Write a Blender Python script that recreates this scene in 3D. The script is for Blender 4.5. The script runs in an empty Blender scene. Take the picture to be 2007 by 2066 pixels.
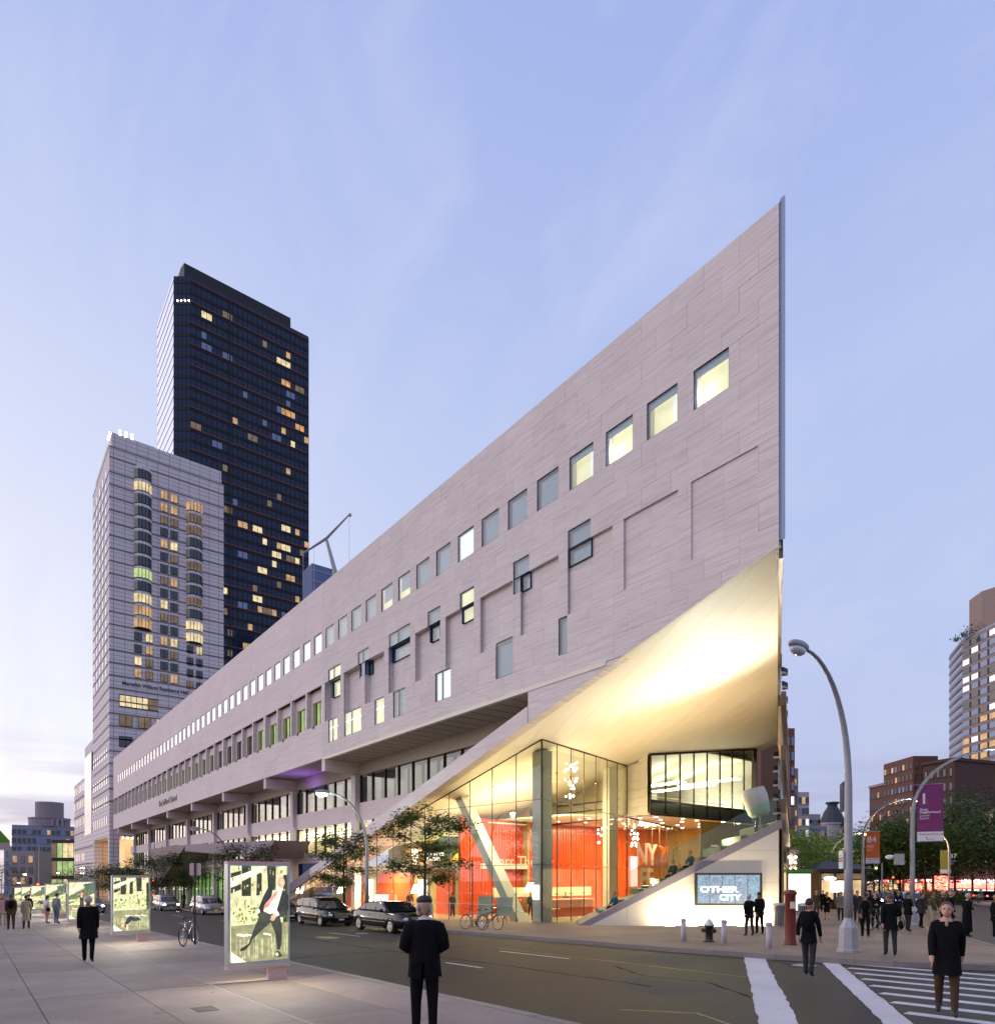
import bpy, bmesh, math, random
from mathutils import Vector, Matrix
rnd = random.Random(7)
S = bpy.context.scene
COL = S.collection
PI = math.pi

# ---------------------------------------------------------------- camera
# world: x = east, y = north, z = up; the camera stands at the origin on the south pavement
cd = bpy.data.cameras.new('camera')
cam = bpy.data.objects.new('camera', cd)
COL.objects.link(cam)
cam.location = (0, 0, 1.85)
cam.rotation_euler = (PI / 2, 0, math.radians(52.1))
cd.sensor_fit = 'HORIZONTAL'
cd.sensor_width = 36
cd.lens = 36 * 1364 / 2007
cd.shift_y = (1771 - 1033) / 2007
cd.clip_end = 6000
S.camera = cam

# ---------------------------------------------------------------- sky and sun
SUN_AZ = Vector((-0.93, -0.37, 0)).normalized()      # the sun has just gone, to the west
W = bpy.data.worlds.new('World')
S.world = W
W.use_nodes = True
nt = W.node_tree
nt.nodes.clear()
def N(t, **k):
    n = nt.nodes.new(t)
    for a, b in k.items():
        setattr(n, a, b)
    return n
def wmath(op, a, b=None):
    n = N('ShaderNodeMath', operation=op)
    for i, q in enumerate((a, b)):
        if q is None: continue
        if isinstance(q, (int, float)): n.inputs[i].default_value = q
        else: nt.links.new(q, n.inputs[i])
    return n.outputs[0]
def wmix(f, a, b, mode='MIX'):
    n = N('ShaderNodeMix', data_type='RGBA', blend_type=mode)
    for i, q in ((0, f), (6, a), (7, b)):
        if isinstance(q, (int, float)): n.inputs[i].default_value = q
        elif isinstance(q, tuple): n.inputs[i].default_value = q
        else: nt.links.new(q, n.inputs[i])
    return n.outputs[2]
tc = N('ShaderNodeTexCoord')
sx = N('ShaderNodeSeparateXYZ')
nt.links.new(tc.outputs['Generated'], sx.inputs[0])
ramp = N('ShaderNodeValToRGB')
cr = ramp.color_ramp
cr.elements[0].position = 0.0
cr.elements[0].color = (0.46, 0.48, 0.66, 1)
cr.elements[1].position = 1.0
cr.elements[1].color = (0.31, 0.40, 0.76, 1)
for p, c in ((0.10, (0.49, 0.53, 0.76, 1)), (0.3, (0.50, 0.57, 0.83, 1)), (0.55, (0.46, 0.55, 0.84, 1)), (0.75, (0.38, 0.47, 0.81, 1))):
    e = cr.elements.new(p)
    e.color = c
nt.links.new(sx.outputs[2], ramp.inputs[0])
# glow round the place where the sun went down
dt = N('ShaderNodeVectorMath', operation='DOT_PRODUCT')
nt.links.new(tc.outputs['Generated'], dt.inputs[0])
dt.inputs[1].default_value = SUN_AZ
glow = wmath('POWER', wmath('MAXIMUM', dt.outputs['Value'], 0.0), 2.5)
glow = wmath('MULTIPLY', glow, wmath('POWER', wmath('SUBTRACT', 1.0, wmath('MINIMUM', wmath('ABSOLUTE', sx.outputs[2]), 1.0)), 1.1))
glow = wmath('MINIMUM', wmath('MULTIPLY', glow, 1.4), 1.0)
c1 = wmix(glow, ramp.outputs[0], (1.0, 0.96, 0.99, 1))
# thin cirrus drawn out across the sky, lower grey cloud bars near the horizon
mp = N('ShaderNodeMapping')
mp.inputs['Rotation'].default_value = (0.35, 0.2, 0.9)
mp.inputs['Scale'].default_value = (1.0, 3.2, 2.2)
nt.links.new(tc.outputs['Generated'], mp.inputs[0])
nz = N('ShaderNodeTexNoise')
nz.inputs['Scale'].default_value = 2.3
nz.inputs['Detail'].default_value = 9
nz.inputs['Roughness'].default_value = 0.62
nz.inputs['Distortion'].default_value = 0.7
nt.links.new(mp.outputs[0], nz.inputs['Vector'])
cl = N('ShaderNodeMapRange')
cl.inputs['From Min'].default_value = 0.46
cl.inputs['From Max'].default_value = 0.80
cl.inputs['To Max'].default_value = 0.45
nt.links.new(nz.outputs[0], cl.inputs[0])
c2 = wmix(cl.outputs[0], c1, (0.66, 0.68, 0.88, 1))
mp2 = N('ShaderNodeMapping')
mp2.inputs['Scale'].default_value = (1.6, 1.6, 16)
nt.links.new(tc.outputs['Generated'], mp2.inputs[0])
nz2 = N('ShaderNodeTexNoise')
nz2.inputs['Scale'].default_value = 2.2
nz2.inputs['Detail'].default_value = 7
nt.links.new(mp2.outputs[0], nz2.inputs['Vector'])
bar = N('ShaderNodeMapRange')
bar.inputs['From Min'].default_value = 0.45
bar.inputs['From Max'].default_value = 0.62
nt.links.new(nz2.outputs[0], bar.inputs[0])
low = N('ShaderNodeMapRange')
low.inputs['From Min'].default_value = 0.06
low.inputs['From Max'].default_value = 0.19
low.inputs['To Min'].default_value = 0.85
low.inputs['To Max'].default_value = 0.0
nt.links.new(sx.outputs[2], low.inputs[0])
c3 = wmix(wmath('MULTIPLY', bar.outputs[0], low.outputs[0]), c2, (0.42, 0.41, 0.60, 1))
sky = N('ShaderNodeTexSky', sky_type='NISHITA')
sky.sun_disc = False
sky.sun_elevation = math.radians(2.0)
sky.sun_rotation = math.atan2(SUN_AZ.x, SUN_AZ.y)
sky.ozone_density = 3.0
bg1 = N('ShaderNodeBackground')
bg1.inputs[1].default_value = 0.05
nt.links.new(sky.outputs[0], bg1.inputs[0])
bg2 = N('ShaderNodeBackground')
bg2.inputs[1].default_value = 1.0
nt.links.new(c3, bg2.inputs[0])
ad = N('ShaderNodeAddShader')
nt.links.new(bg1.outputs[0], ad.inputs[0])
nt.links.new(bg2.outputs[0], ad.inputs[1])
wo = N('ShaderNodeOutputWorld')
nt.links.new(ad.outputs[0], wo.inputs[0])

sl = bpy.data.lights.new('sun', 'SUN')
sl.energy = 1.95
sl.angle = math.radians(115)
sl.color = (1.0, 0.84, 0.80)
sun = bpy.data.objects.new('sun', sl)
COL.objects.link(sun)
sd = Vector((-0.55, -0.82, 0.12)).normalized()       # bright afterglow in the south-west
sun.rotation_euler = (-sd).to_track_quat('-Z', 'Y').to_euler()

S.view_settings.view_transform = 'Standard'
S.view_settings.look = 'None'
S.view_settings.exposure = 0.0
S.view_settings.gamma = 1.0
S.render.engine = 'CYCLES'
S.cycles.use_denoising = True
S.cycles.max_bounces = 8
S.cycles.transparent_max_bounces = 24
S.cycles.caustics_reflective = False
S.cycles.caustics_refractive = False
S.cycles.sample_clamp_indirect = 6

# ---------------------------------------------------------------- helpers
def gz(x, y):                       # height of the pavement surface: the street falls to the west and north
    return 0.0175 * x - 0.0075 * y

WROOTS = set()
SCR = bpy.data.scenes.new('scratch')     # small scene in which curves and figures are turned into meshes
def baked(o):
    SCR.collection.objects.link(o)
    vl = SCR.view_layers[0]
    vl.update()
    me = bpy.data.meshes.new_from_object(o.evaluated_get(vl.depsgraph))
    bpy.data.objects.remove(o)
    return me
class MB:
    def __init__(s):
        s.v, s.f, s.c = [], [], []
    def add(s, vs, fs, c=0):
        n = len(s.v)
        s.v += [tuple(p) for p in vs]
        s.f += [tuple(i + n for i in f) for f in fs]
        s.c += [c] * len(fs)
        return s
    def box(s, x0, x1, y0, y1, z0, z1, c=0):
        vs = [(x, y, z) for z in (z0, z1) for y in (y0, y1) for x in (x0, x1)]
        return s.add(vs, [(0, 2, 3, 1), (4, 5, 7, 6), (0, 1, 5, 4), (2, 6, 7, 3), (0, 4, 6, 2), (1, 3, 7, 5)], c)
    def obox(s, ctr, size, M=None, c=0):
        a, b, d = (q / 2 for q in size)
        vs = [Vector((x, y, z)) for z in (-d, d) for y in (-b, b) for x in (-a, a)]
        if M is not None:
            vs = [M @ p for p in vs]
        ctr = Vector(ctr)
        return s.add([p + ctr for p in vs], [(0, 2, 3, 1), (4, 5, 7, 6), (0, 1, 5, 4), (2, 6, 7, 3), (0, 4, 6, 2), (1, 3, 7, 5)], c)
    def poly(s, pts, c=0):
        return s.add(pts, [tuple(range(len(pts)))], c)
    def prism(s, pts, vec, c=0):
        n = len(pts)
        v = Vector(vec)
        a = [Vector(p) for p in pts]
        fs = [tuple(range(n))[::-1], tuple(range(n, 2 * n))]
        fs += [(i, (i + 1) % n, n + (i + 1) % n, n + i) for i in range(n)]
        return s.add(a + [p + v for p in a], fs, c)
    def tube(s, path, r, n=8, c=0, flat=1.0):
        P = [Vector(p) for p in path]
        if not hasattr(r, '__len__'): r = [r] * len(P)
        vs, fs = [], []
        up = Vector((0, 0, 1))
        prev = None
        for i, p in enumerate(P):
            d = (P[min(i + 1, len(P) - 1)] - P[max(i - 1, 0)])
            d = d.normalized() if d.length > 1e-9 else Vector((0, 0, 1))
            if prev is None:
                a = d.cross(up)
                if a.length < 1e-3: a = d.cross(Vector((0, 1, 0)))
            else:
                a = prev - d * prev.dot(d)
            a.normalize()
            prev = a
            b = d.cross(a)
            for k in range(n):
                t = 2 * PI * k / n
                vs.append(p + a * math.cos(t) * r[i] + b * math.sin(t) * r[i] * flat)
        for i in range(len(P) - 1):
            for k in range(n):
                fs.append((i * n + k, i * n + (k + 1) % n, (i + 1) * n + (k + 1) % n, (i + 1) * n + k))
        fs.append(tuple(range(n))[::-1])
        fs.append(tuple(range((len(P) - 1) * n, len(P) * n)))
        return s.add(vs, fs, c)
    def lathe(s, prof, n=16, o=(0, 0, 0), c=0, M=None):
        vs, fs = [], []
        for r, z in prof:
            for k in range(n):
                t = 2 * PI * k / n
                q = Vector((r * math.cos(t), r * math.sin(t), z))
                if M is not None: q = M @ q
                vs.append(q + Vector(o))
        for i in range(len(prof) - 1):
            for k in range(n):
                fs.append((i * n + k, i * n + (k + 1) % n, (i + 1) * n + (k + 1) % n, (i + 1) * n + k))
        fs.append(tuple(range(n))[::-1])
        fs.append(tuple(range((len(prof) - 1) * n, len(prof) * n)))
        return s.add(vs, fs, c)
    def ball(s, o, r, n=12, m=8, c=0, M=None):
        if not hasattr(r, '__len__'): r = (r, r, r)
        vs, fs = [], []
        for j in range(m + 1):
            ph = PI * j / m - PI / 2
            q = max(math.cos(ph), 0.02)
            for k in range(n):
                t = 2 * PI * k / n
                p = Vector((r[0] * q * math.cos(t), r[1] * q * math.sin(t), r[2] * math.sin(ph)))
                if M is not None: p = M @ p
                vs.append(p + Vector(o))
        for i in range(m):
            for k in range(n):
                fs.append((i * n + k, i * n + (k + 1) % n, (i + 1) * n + (k + 1) % n, (i + 1) * n + k))
        fs.append(tuple(range(n))[::-1])
        fs.append(tuple(range(m * n, (m + 1) * n)))
        return s.add(vs, fs, c)
    def mesh(s, name):
        me = bpy.data.meshes.new(name)
        me.from_pydata(s.v, [], s.f)
        return me
    def build(s, name, mat, parent=None, smooth=False, mats=None):
        me = s.mesh(name)
        for m in (mats or [mat]):
            me.materials.append(M[m] if isinstance(m, str) else m)
        if mats: me.polygons.foreach_set('material_index', s.c)
        if smooth: me.polygons.foreach_set('use_smooth', [True] * len(me.polygons))
        if len(s.f) > 1 and len(s.v) < 4 * len(s.f):    # closed shapes: all faces turned outwards (loose leaves are left alone)
            bm = bmesh.new()
            bm.from_mesh(me)
            bmesh.ops.recalc_face_normals(bm, faces=bm.faces)
            bm.to_mesh(me)
            bm.free()
        me.update()
        return link(name, me, parent)
def link(name, me, parent=None):
    o = bpy.data.objects.new(name, me)
    COL.objects.link(o)
    if parent is not None:
        o.parent = parent
        if parent.name in WROOTS: o.location = -parent.location
    return o
def tag(o, label, cat, group=None, kind=None):
    if label: o['label'] = label
    if cat: o['category'] = cat
    if group: o['group'] = group
    if kind: o['kind'] = kind
    return o
def thing(name, label, cat, loc=(0, 0, 0), rz=0, group=None, world=False):
    o = bpy.data.objects.new(name, None)
    COL.objects.link(o)
    o.location = loc
    o.rotation_euler = (0, 0, rz)
    o.empty_display_size = 0.1
    if world: WROOTS.add(o.name)
    return tag(o, label, cat, group)
def setting(name, mb, mat):
    o = mb.build(name, mat)
    o['kind'] = 'structure'
    return o
def copy_tree(o, parent=None):
    c = o.copy()
    COL.objects.link(c)
    c.parent = parent
    for ch in o.children:
        copy_tree(ch, c)
    return c
def text(body, size, loc, rot, mat, parent=None, ext=0.01, align='CENTER', sx=1.0, name='lettering', space=1.0, bold=0.0, lead=1.0):
    cu = bpy.data.curves.new('lettering', 'FONT')
    cu.body = body
    cu.size = size
    cu.extrude = ext
    cu.offset = bold
    cu.align_x = align
    cu.align_y = 'CENTER'
    cu.space_character = space
    cu.space_line = lead
    cu.resolution_u = 3
    t = bpy.data.objects.new('tmp', cu)
    me = baked(t)
    me.transform(Matrix.Translation(loc) @ rot.to_4x4() @ Matrix.Diagonal((sx, 1, 1, 1)))
    me.materials.clear()
    me.materials.append(M[mat])
    return link(name, me, parent)
def upright(rz):                     # text plane standing up, its x axis turned rz about z
    return Matrix.Rotation(rz, 3, 'Z') @ Matrix.Rotation(PI / 2, 3, 'X')
RZ = lambda a: Matrix.Rotation(a, 3, 'Z')
# ---------------------------------------------------------------- materials
M = {}
def newmat(name):
    m = bpy.data.materials.new(name)
    m.use_nodes = True
    t = m.node_tree
    M[name] = m
    return m, t, t.nodes['Principled BSDF']
def nd(t, ty, **k):
    n = t.nodes.new(ty)
    for a, b in k.items():
        if a in n.bl_rna.properties: setattr(n, a, b)
        else: n.inputs[a.replace('_', ' ')].default_value = b
    return n
def mixrgb(t, f, a, b, mode='MIX'):
    n = t.nodes.new('ShaderNodeMix')
    n.data_type = 'RGBA'
    n.blend_type = mode
    for i, q in ((0, f), (6, a), (7, b)):
        if isinstance(q, (int, float)): n.inputs[i].default_value = q
        elif isinstance(q, tuple): n.inputs[i].default_value = q if len(q) == 4 else q + (1,)
        else: t.links.new(q, n.inputs[i])
    return n.outputs[2]
def solid(name, col, rough=0.6, metal=0.0, var=0.12, scale=3.0, bump=0.0, spec=0.5, coat=0.0, stretch=(1, 1, 1), rand=0.0, world=False, detail=5):
    m, t, b = newmat(name)
    b.inputs['Roughness'].default_value = rough
    b.inputs['Metallic'].default_value = metal
    b.inputs['Specular IOR Level'].default_value = spec
    b.inputs['Coat Weight'].default_value = coat
    if var or bump:
        g = nd(t, 'ShaderNodeNewGeometry') if world else nd(t, 'ShaderNodeTexCoord')
        mp = nd(t, 'ShaderNodeMapping')
        mp.inputs['Scale'].default_value = stretch
        t.links.new(g.outputs['Position' if world else 'Object'], mp.inputs[0])
        nz = nd(t, 'ShaderNodeTexNoise', Scale=scale, Detail=detail, Roughness=0.6)
        t.links.new(mp.outputs[0], nz.inputs['Vector'])
        lo = tuple(c * (1 - var) for c in col)
        hi = tuple(min(c * (1 + var), 1) for c in col)
        c = mixrgb(t, nz.outputs[0], lo, hi)
        if rand:
            oi = nd(t, 'ShaderNodeObjectInfo')
            mr = nd(t, 'ShaderNodeMapRange', To_Min=1 - rand, To_Max=1 + rand)
            t.links.new(oi.outputs['Random'], mr.inputs[0])
            vm = nd(t, 'ShaderNodeVectorMath', operation='SCALE')
            t.links.new(c, vm.inputs[0])
            t.links.new(mr.outputs[0], vm.inputs['Scale'])
            c = vm.outputs[0]
        t.links.new(c, b.inputs['Base Color'])
        rr = nd(t, 'ShaderNodeMapRange', To_Min=max(rough - .1, .02), To_Max=min(rough + .1, 1))
        t.links.new(nz.outputs[0], rr.inputs[0])
        t.links.new(rr.outputs[0], b.inputs['Roughness'])
        if bump:
            bp = nd(t, 'ShaderNodeBump', Strength=bump, Distance=0.02)
            t.links.new(nz.outputs[0], bp.inputs['Height'])
            t.links.new(bp.outputs[0], b.inputs['Normal'])
    else:
        b.inputs['Base Color'].default_value = col + (1,)
    return m
def glow(name, col, st, var=0.0, scale=2.0, gloss=0.0):
    m, t, b = newmat(name)
    b.inputs['Base Color'].default_value = tuple(c * .5 for c in col) + (1,)
    b.inputs['Roughness'].default_value = 0.15 if gloss else 0.6
    b.inputs['Emission Color'].default_value = col + (1,)
    b.inputs['Emission Strength'].default_value = st
    if var:
        g = nd(t, 'ShaderNodeNewGeometry')
        nz = nd(t, 'ShaderNodeTexNoise', Scale=scale, Detail=4.0)
        t.links.new(g.outputs['Position'], nz.inputs['Vector'])
        mr = nd(t, 'ShaderNodeMapRange', From_Min=.3, From_Max=.7, To_Min=st * (1 - var), To_Max=st * (1 + var))
        t.links.new(nz.outputs[0], mr.inputs[0])
        t.links.new(mr.outputs[0], b.inputs['Emission Strength'])
    return m
def clear(name, tint=(0.93, 0.97, 0.94), k=1.0):
    m = bpy.data.materials.new(name)
    m.use_nodes = True
    t = m.node_tree
    t.nodes.clear()
    tr = nd(t, 'ShaderNodeBsdfTransparent')
    tr.inputs[0].default_value = tint + (1,)
    gl = nd(t, 'ShaderNodeBsdfGlossy', Roughness=0.01)
    gl.inputs[0].default_value = (k, k, k, 1)
    lw = nd(t, 'ShaderNodeLayerWeight', Blend=0.5)
    pw = nd(t, 'ShaderNodeMath', operation='POWER')
    pw.inputs[1].default_value = 5.0
    t.links.new(lw.outputs['Facing'], pw.inputs[0])
    fr = nd(t, 'ShaderNodeMath', operation='MULTIPLY_ADD')       # Schlick reflectance, the same from both sides
    fr.inputs[1].default_value = 0.95
    fr.inputs[2].default_value = 0.045
    t.links.new(pw.outputs[0], fr.inputs[0])
    mx = nd(t, 'ShaderNodeMixShader')
    o = nd(t, 'ShaderNodeOutputMaterial')
    t.links.new(fr.outputs[0], mx.inputs[0])
    t.links.new(tr.outputs[0], mx.inputs[1])
    t.links.new(gl.outputs[0], mx.inputs[2])
    t.links.new(mx.outputs[0], o.inputs[0])
    M[name] = m
def streaked(name, base, dark, amount=0.75, sz=9.0, rand=0.07, ax=0.35):
    """travertine: horizontal bands of pores, every panel cut from another place of the bed"""
    m, t, b = newmat(name)
    g = nd(t, 'ShaderNodeNewGeometry')
    oi = nd(t, 'ShaderNodeObjectInfo')
    of = nd(t, 'ShaderNodeCombineXYZ')
    ml = nd(t, 'ShaderNodeMath', operation='MULTIPLY')
    ml.inputs[1].default_value = 60
    t.links.new(oi.outputs['Random'], ml.inputs[0])
    t.links.new(ml.outputs[0], of.inputs[2])
    t.links.new(ml.outputs[0], of.inputs[0])
    va = nd(t, 'ShaderNodeVectorMath', operation='ADD')
    t.links.new(g.outputs['Position'], va.inputs[0])
    t.links.new(of.outputs[0], va.inputs[1])
    mp = nd(t, 'ShaderNodeMapping')
    mp.inputs['Scale'].default_value = (ax, ax, sz)
    mp.inputs['Rotation'].default_value = (0, 0.012, 0)
    t.links.new(va.outputs[0], mp.inputs[0])
    nz = nd(t, 'ShaderNodeTexNoise', Scale=1.0, Detail=8.0, Roughness=0.68, Distortion=0.5)
    t.links.new(mp.outputs[0], nz.inputs['Vector'])
    cr = nd(t, 'ShaderNodeValToRGB')
    cr.color_ramp.elements[0].position = 0.30
    cr.color_ramp.elements[0].color = dark + (1,)
    cr.color_ramp.elements[1].position = 0.55
    cr.color_ramp.elements[1].color = base + (1,)
    e = cr.color_ramp.elements.new(0.9)
    e.color = tuple(min(c * 1.09, 1) for c in base) + (1,)
    t.links.new(nz.outputs[0], cr.inputs[0])
    n2 = nd(t, 'ShaderNodeTexNoise', Scale=0.35, Detail=3.0)
    t.links.new(g.outputs['Position'], n2.inputs['Vector'])
    c = mixrgb(t, amount, base, cr.outputs[0])
    c = mixrgb(t, 0.25, c, mixrgb(t, n2.outputs[0], (0.55, 0.5, 0.5), (1, 1, 1)), 'MULTIPLY')
    mr = nd(t, 'ShaderNodeMapRange', To_Min=1 - rand, To_Max=1 + rand)
    t.links.new(oi.outputs['Random'], mr.inputs[0])
    vm = nd(t, 'ShaderNodeVectorMath', operation='SCALE')
    t.links.new(c, vm.inputs[0])
    t.links.new(mr.outputs[0], vm.inputs['Scale'])
    t.links.new(vm.outputs[0], b.inputs['Base Color'])
    b.inputs['Roughness'].default_value = 0.75
    b.inputs['Specular IOR Level'].default_value = 0.25
    bp = nd(t, 'ShaderNodeBump', Strength=0.25, Distance=0.01)
    t.links.new(nz.outputs[0], bp.inputs['Height'])
    t.links.new(bp.outputs[0], b.inputs['Normal'])
def gridded(name, base, joint, sx, sz, w=0.03, var=0.06, rough=0.7):
    """cladding too far off to tell the slabs apart: joints every sx, sz metres"""
    m, t, b = newmat(name)
    g = nd(t, 'ShaderNodeNewGeometry')
    se = nd(t, 'ShaderNodeSeparateXYZ')
    t.links.new(g.outputs['Position'], se.inputs[0])
    def frac(out, s, ww):
        a = nd(t, 'ShaderNodeMath', operation='DIVIDE')
        a.inputs[1].default_value = s
        t.links.new(out, a.inputs[0])
        f = nd(t, 'ShaderNodeMath', operation='FRACT')
        t.links.new(a.outputs[0], f.inputs[0])
        l = nd(t, 'ShaderNodeMath', operation='LESS_THAN')
        l.inputs[1].default_value = ww / s
        t.links.new(f.outputs[0], l.inputs[0])
        return l.outputs[0]
    ad = nd(t, 'ShaderNodeMath', operation='ADD')
    t.links.new(se.outputs[0], ad.inputs[0])
    t.links.new(se.outputs[1], ad.inputs[1])
    mx = nd(t, 'ShaderNodeMath', operation='MAXIMUM')
    t.links.new(frac(ad.outputs[0], sx, w), mx.inputs[0])
    t.links.new(frac(se.outputs[2], sz, w), mx.inputs[1])
    nz = nd(t, 'ShaderNodeTexNoise', Scale=0.4, Detail=6.0)
    t.links.new(g.outputs['Position'], nz.inputs['Vector'])
    c = mixrgb(t, nz.outputs[0], tuple(q * (1 - var) for q in base), tuple(min(q * (1 + var), 1) for q in base))
    t.links.new(mixrgb(t, mx.outputs[0], c, joint), b.inputs['Base Color'])
    b.inputs['Roughness'].default_value = rough
def leafmat(name, a, b_):
    m, t, b = newmat(name)
    g = nd(t, 'ShaderNodeNewGeometry')
    c = mixrgb(t, g.outputs['Random Per Island'], a, b_)
    t.links.new(c, b.inputs['Base Color'])
    b.inputs['Roughness'].default_value = 0.55
    b.inputs['Transmission Weight'].default_value = 0.0
    tl = nd(t, 'ShaderNodeBsdfTranslucent')
    t.links.new(c, tl.inputs[0])
    mx = nd(t, 'ShaderNodeMixShader')
    mx.inputs[0].default_value = 0.35
    o = [n for n in t.nodes if n.type == 'OUTPUT_MATERIAL'][0]
    t.links.new(b.outputs[0], mx.inputs[1])
    t.links.new(tl.outputs[0], mx.inputs[2])
    t.links.new(mx.outputs[0], o.inputs[0])
def printed(name, st):               # backlit print or screen: the picture is carried by face colours
    m, t, b = newmat(name)
    at = nd(t, 'ShaderNodeVertexColor', layer_name='Print')
    nz = nd(t, 'ShaderNodeTexNoise', Scale=9.0, Detail=5.0)
    tcx = nd(t, 'ShaderNodeTexCoord')
    t.links.new(tcx.outputs['Object'], nz.inputs['Vector'])
    mr = nd(t, 'ShaderNodeMapRange', From_Min=.3, From_Max=.7, To_Min=0.65, To_Max=1.25)
    t.links.new(nz.outputs[0], mr.inputs[0])
    vm = nd(t, 'ShaderNodeVectorMath', operation='SCALE')
    t.links.new(at.outputs[0], vm.inputs[0])
    t.links.new(mr.outputs[0], vm.inputs['Scale'])
    t.links.new(vm.outputs[0], b.inputs['Emission Color'])
    b.inputs['Base Color'].default_value = (.03, .03, .03, 1)
    b.inputs['Emission Strength'].default_value = st
    b.inputs['Roughness'].default_value = 0.2

streaked('travertine', (0.80, 0.705, 0.665), (0.47, 0.40, 0.375), amount=.74, sz=18.0, rand=.03, ax=.45)
streaked('travertine_old', (0.80, 0.69, 0.665), (0.58, 0.50, 0.48), amount=0.5, sz=6.0, rand=0.025)
solid('joint', (0.10, 0.085, 0.08), 0.9)
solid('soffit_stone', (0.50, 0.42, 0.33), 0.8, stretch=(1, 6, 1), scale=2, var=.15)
solid('soffit_panel', (0.80, 0.73, 0.60), 0.55, var=.05, scale=.6, rand=.025, world=True)
solid('dark_bronze', (0.05, 0.04, 0.035), 0.45, metal=.4)
solid('bronze', (0.16, 0.11, 0.07), 0.4, metal=.6)
solid('steel', (0.42, 0.42, 0.42), 0.35, metal=.8)
solid('galvanised', (0.36, 0.35, 0.36), 0.55, metal=.35, var=.25, scale=9)
solid('column_paint', (0.50, 0.50, 0.43), 0.5, var=.05)
solid('red_wood', (0.58, 0.065, 0.012), 0.32, var=.5, scale=3, stretch=(6, 6, .35), world=True, coat=.2)
solid('olive_wood', (0.42, 0.30, 0.10), 0.5, var=.3, scale=2, stretch=(4, 4, .4), world=True)
solid('white_plaster', (0.74, 0.70, 0.62), 0.8, var=.04)
solid('lobby_floor', (0.42, 0.34, 0.25), 0.25, var=.1)
solid('ramp_stone', (0.72, 0.64, 0.50), 0.6, var=.07, scale=1.2, world=True)
solid('coping_stone', (0.26, 0.22, 0.23), 0.7, var=.15)
solid('step_stone', (0.13, 0.14, 0.13), 0.6, var=.2)
solid('tar_patch', (0.040, 0.033, 0.029), 0.8, var=.35, scale=6, world=True)
solid('tar', (0.006, 0.005, 0.005), 0.9, spec=.1)
solid('worn_patch', (0.30, 0.22, 0.10), 0.8, var=.5, scale=8)
solid('granite', (0.19, 0.165, 0.155), 0.7, var=.35, scale=14, world=True, rand=.1)
solid('iron', (0.035, 0.033, 0.032), 0.6, metal=.4, var=.3, scale=12)
solid('bed', (0.10, 0.09, 0.085), 0.95)
clear('clear_glass')
clear('green_glass', (0.80, 0.93, 0.80))
solid('window_blue', (0.17, 0.23, 0.40), 0.12, var=.05, scale=.6, spec=.8, world=True)
solid('window_dark', (0.020, 0.022, 0.026), 0.06, var=.2, spec=.9)
solid('blind_grey', (0.27, 0.32, 0.47), 0.35, var=.04, world=True)
glow('room_cream', (1.0, 0.90, 0.56), 0.72, .22, .8)
glow('room_white', (0.93, 0.94, 1.0), 0.80, .12, .5)
glow('room_green', (0.80, 1.0, 0.36), 0.55, .35, 1.4)
glow('room_yellow', (1.0, 0.80, 0.42), 0.70, .45, .9)
glow('room_amber', (1.0, 0.60, 0.28), 0.40, .55, .7)
glow('room_dim', (0.55, 0.38, 0.22), 0.16, .6, .7)
glow('strip_light', (1.0, 0.93, 0.72), 9.0)
glow('bulb_white', (1.0, 0.95, 0.86), 40.0)
glow('downlight', (1.0, 0.90, 0.70), 18.0)
glow('head_lamp', (1.0, 0.84, 0.55), 60.0)
glow('tail_lamp', (1.0, 0.06, 0.02), 14.0)
glow('lamp_green', (0.80, 1.0, 0.82), 70.0)
glow('lamp_amber', (1.0, 0.62, 0.22), 55.0)
glow('neon_red', (1.0, 0.09, 0.06), 9.0, .4, .8)
glow('neon_pink', (1.0, 0.30, 0.30), 3.0)
glow('sign_white', (1.0, 0.97, 0.92), 2.6)
glow('signal_green', (0.2, 1.0, 0.5), 5.0)
glow('signal_red', (1.0, 0.1, 0.05), 6.0)
glow('shop_light', (1.0, 0.74, 0.38), 0.75, .7, .5)
glow('shop_green', (0.62, 0.85, 0.30), 0.42, .6, .35)
glow('entry_glow', (1.0, 0.66, 0.30), 0.75, .15, .3)
gridded('tower_white', (0.76, 0.67, 0.67), (0.24, 0.22, 0.25), 2.05, 0.87, .09)
solid('tower_brown', (0.24, 0.17, 0.16), 0.7, var=.1)
solid('tower_dark', (0.008, 0.009, 0.012), 0.45, var=.3, spec=.25)
solid('tower_roof', (0.010, 0.009, 0.009), 0.6)
solid('tower_glass', (0.010, 0.021, 0.062), 0.06, var=.6, scale=.22, spec=.32, world=True)
solid('tower_red', (0.22, 0.055, 0.045), 0.6)
gridded('tower_sheen', (0.40, 0.44, 0.58), (0.31, 0.34, 0.46), 1.5, 3.15, .5, rough=.18)
M['tower_sheen'].node_tree.nodes['Principled BSDF'].inputs['Metallic'].default_value = 0.85
solid('brick_red', (0.15, 0.066, 0.05), 0.85, var=.2, scale=1, world=True)
solid('brick_brown', (0.085, 0.045, 0.035), 0.85, var=.2, scale=1, world=True)
solid('brick_tan', (0.30, 0.22, 0.18), 0.85, var=.15, scale=1, world=True)
solid('pale_stone', (0.44, 0.40, 0.42), 0.8, var=.1, world=True)
solid('grey_blue', (0.28, 0.30, 0.38), 0.8, var=.1, world=True)
solid('mauve_stone', (0.30, 0.24, 0.26), 0.8, var=.1, world=True)
solid('tower_band', (0.30, 0.215, 0.18), 0.75, var=.08, world=True)
solid('slate', (0.04, 0.045, 0.055), 0.7)
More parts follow.
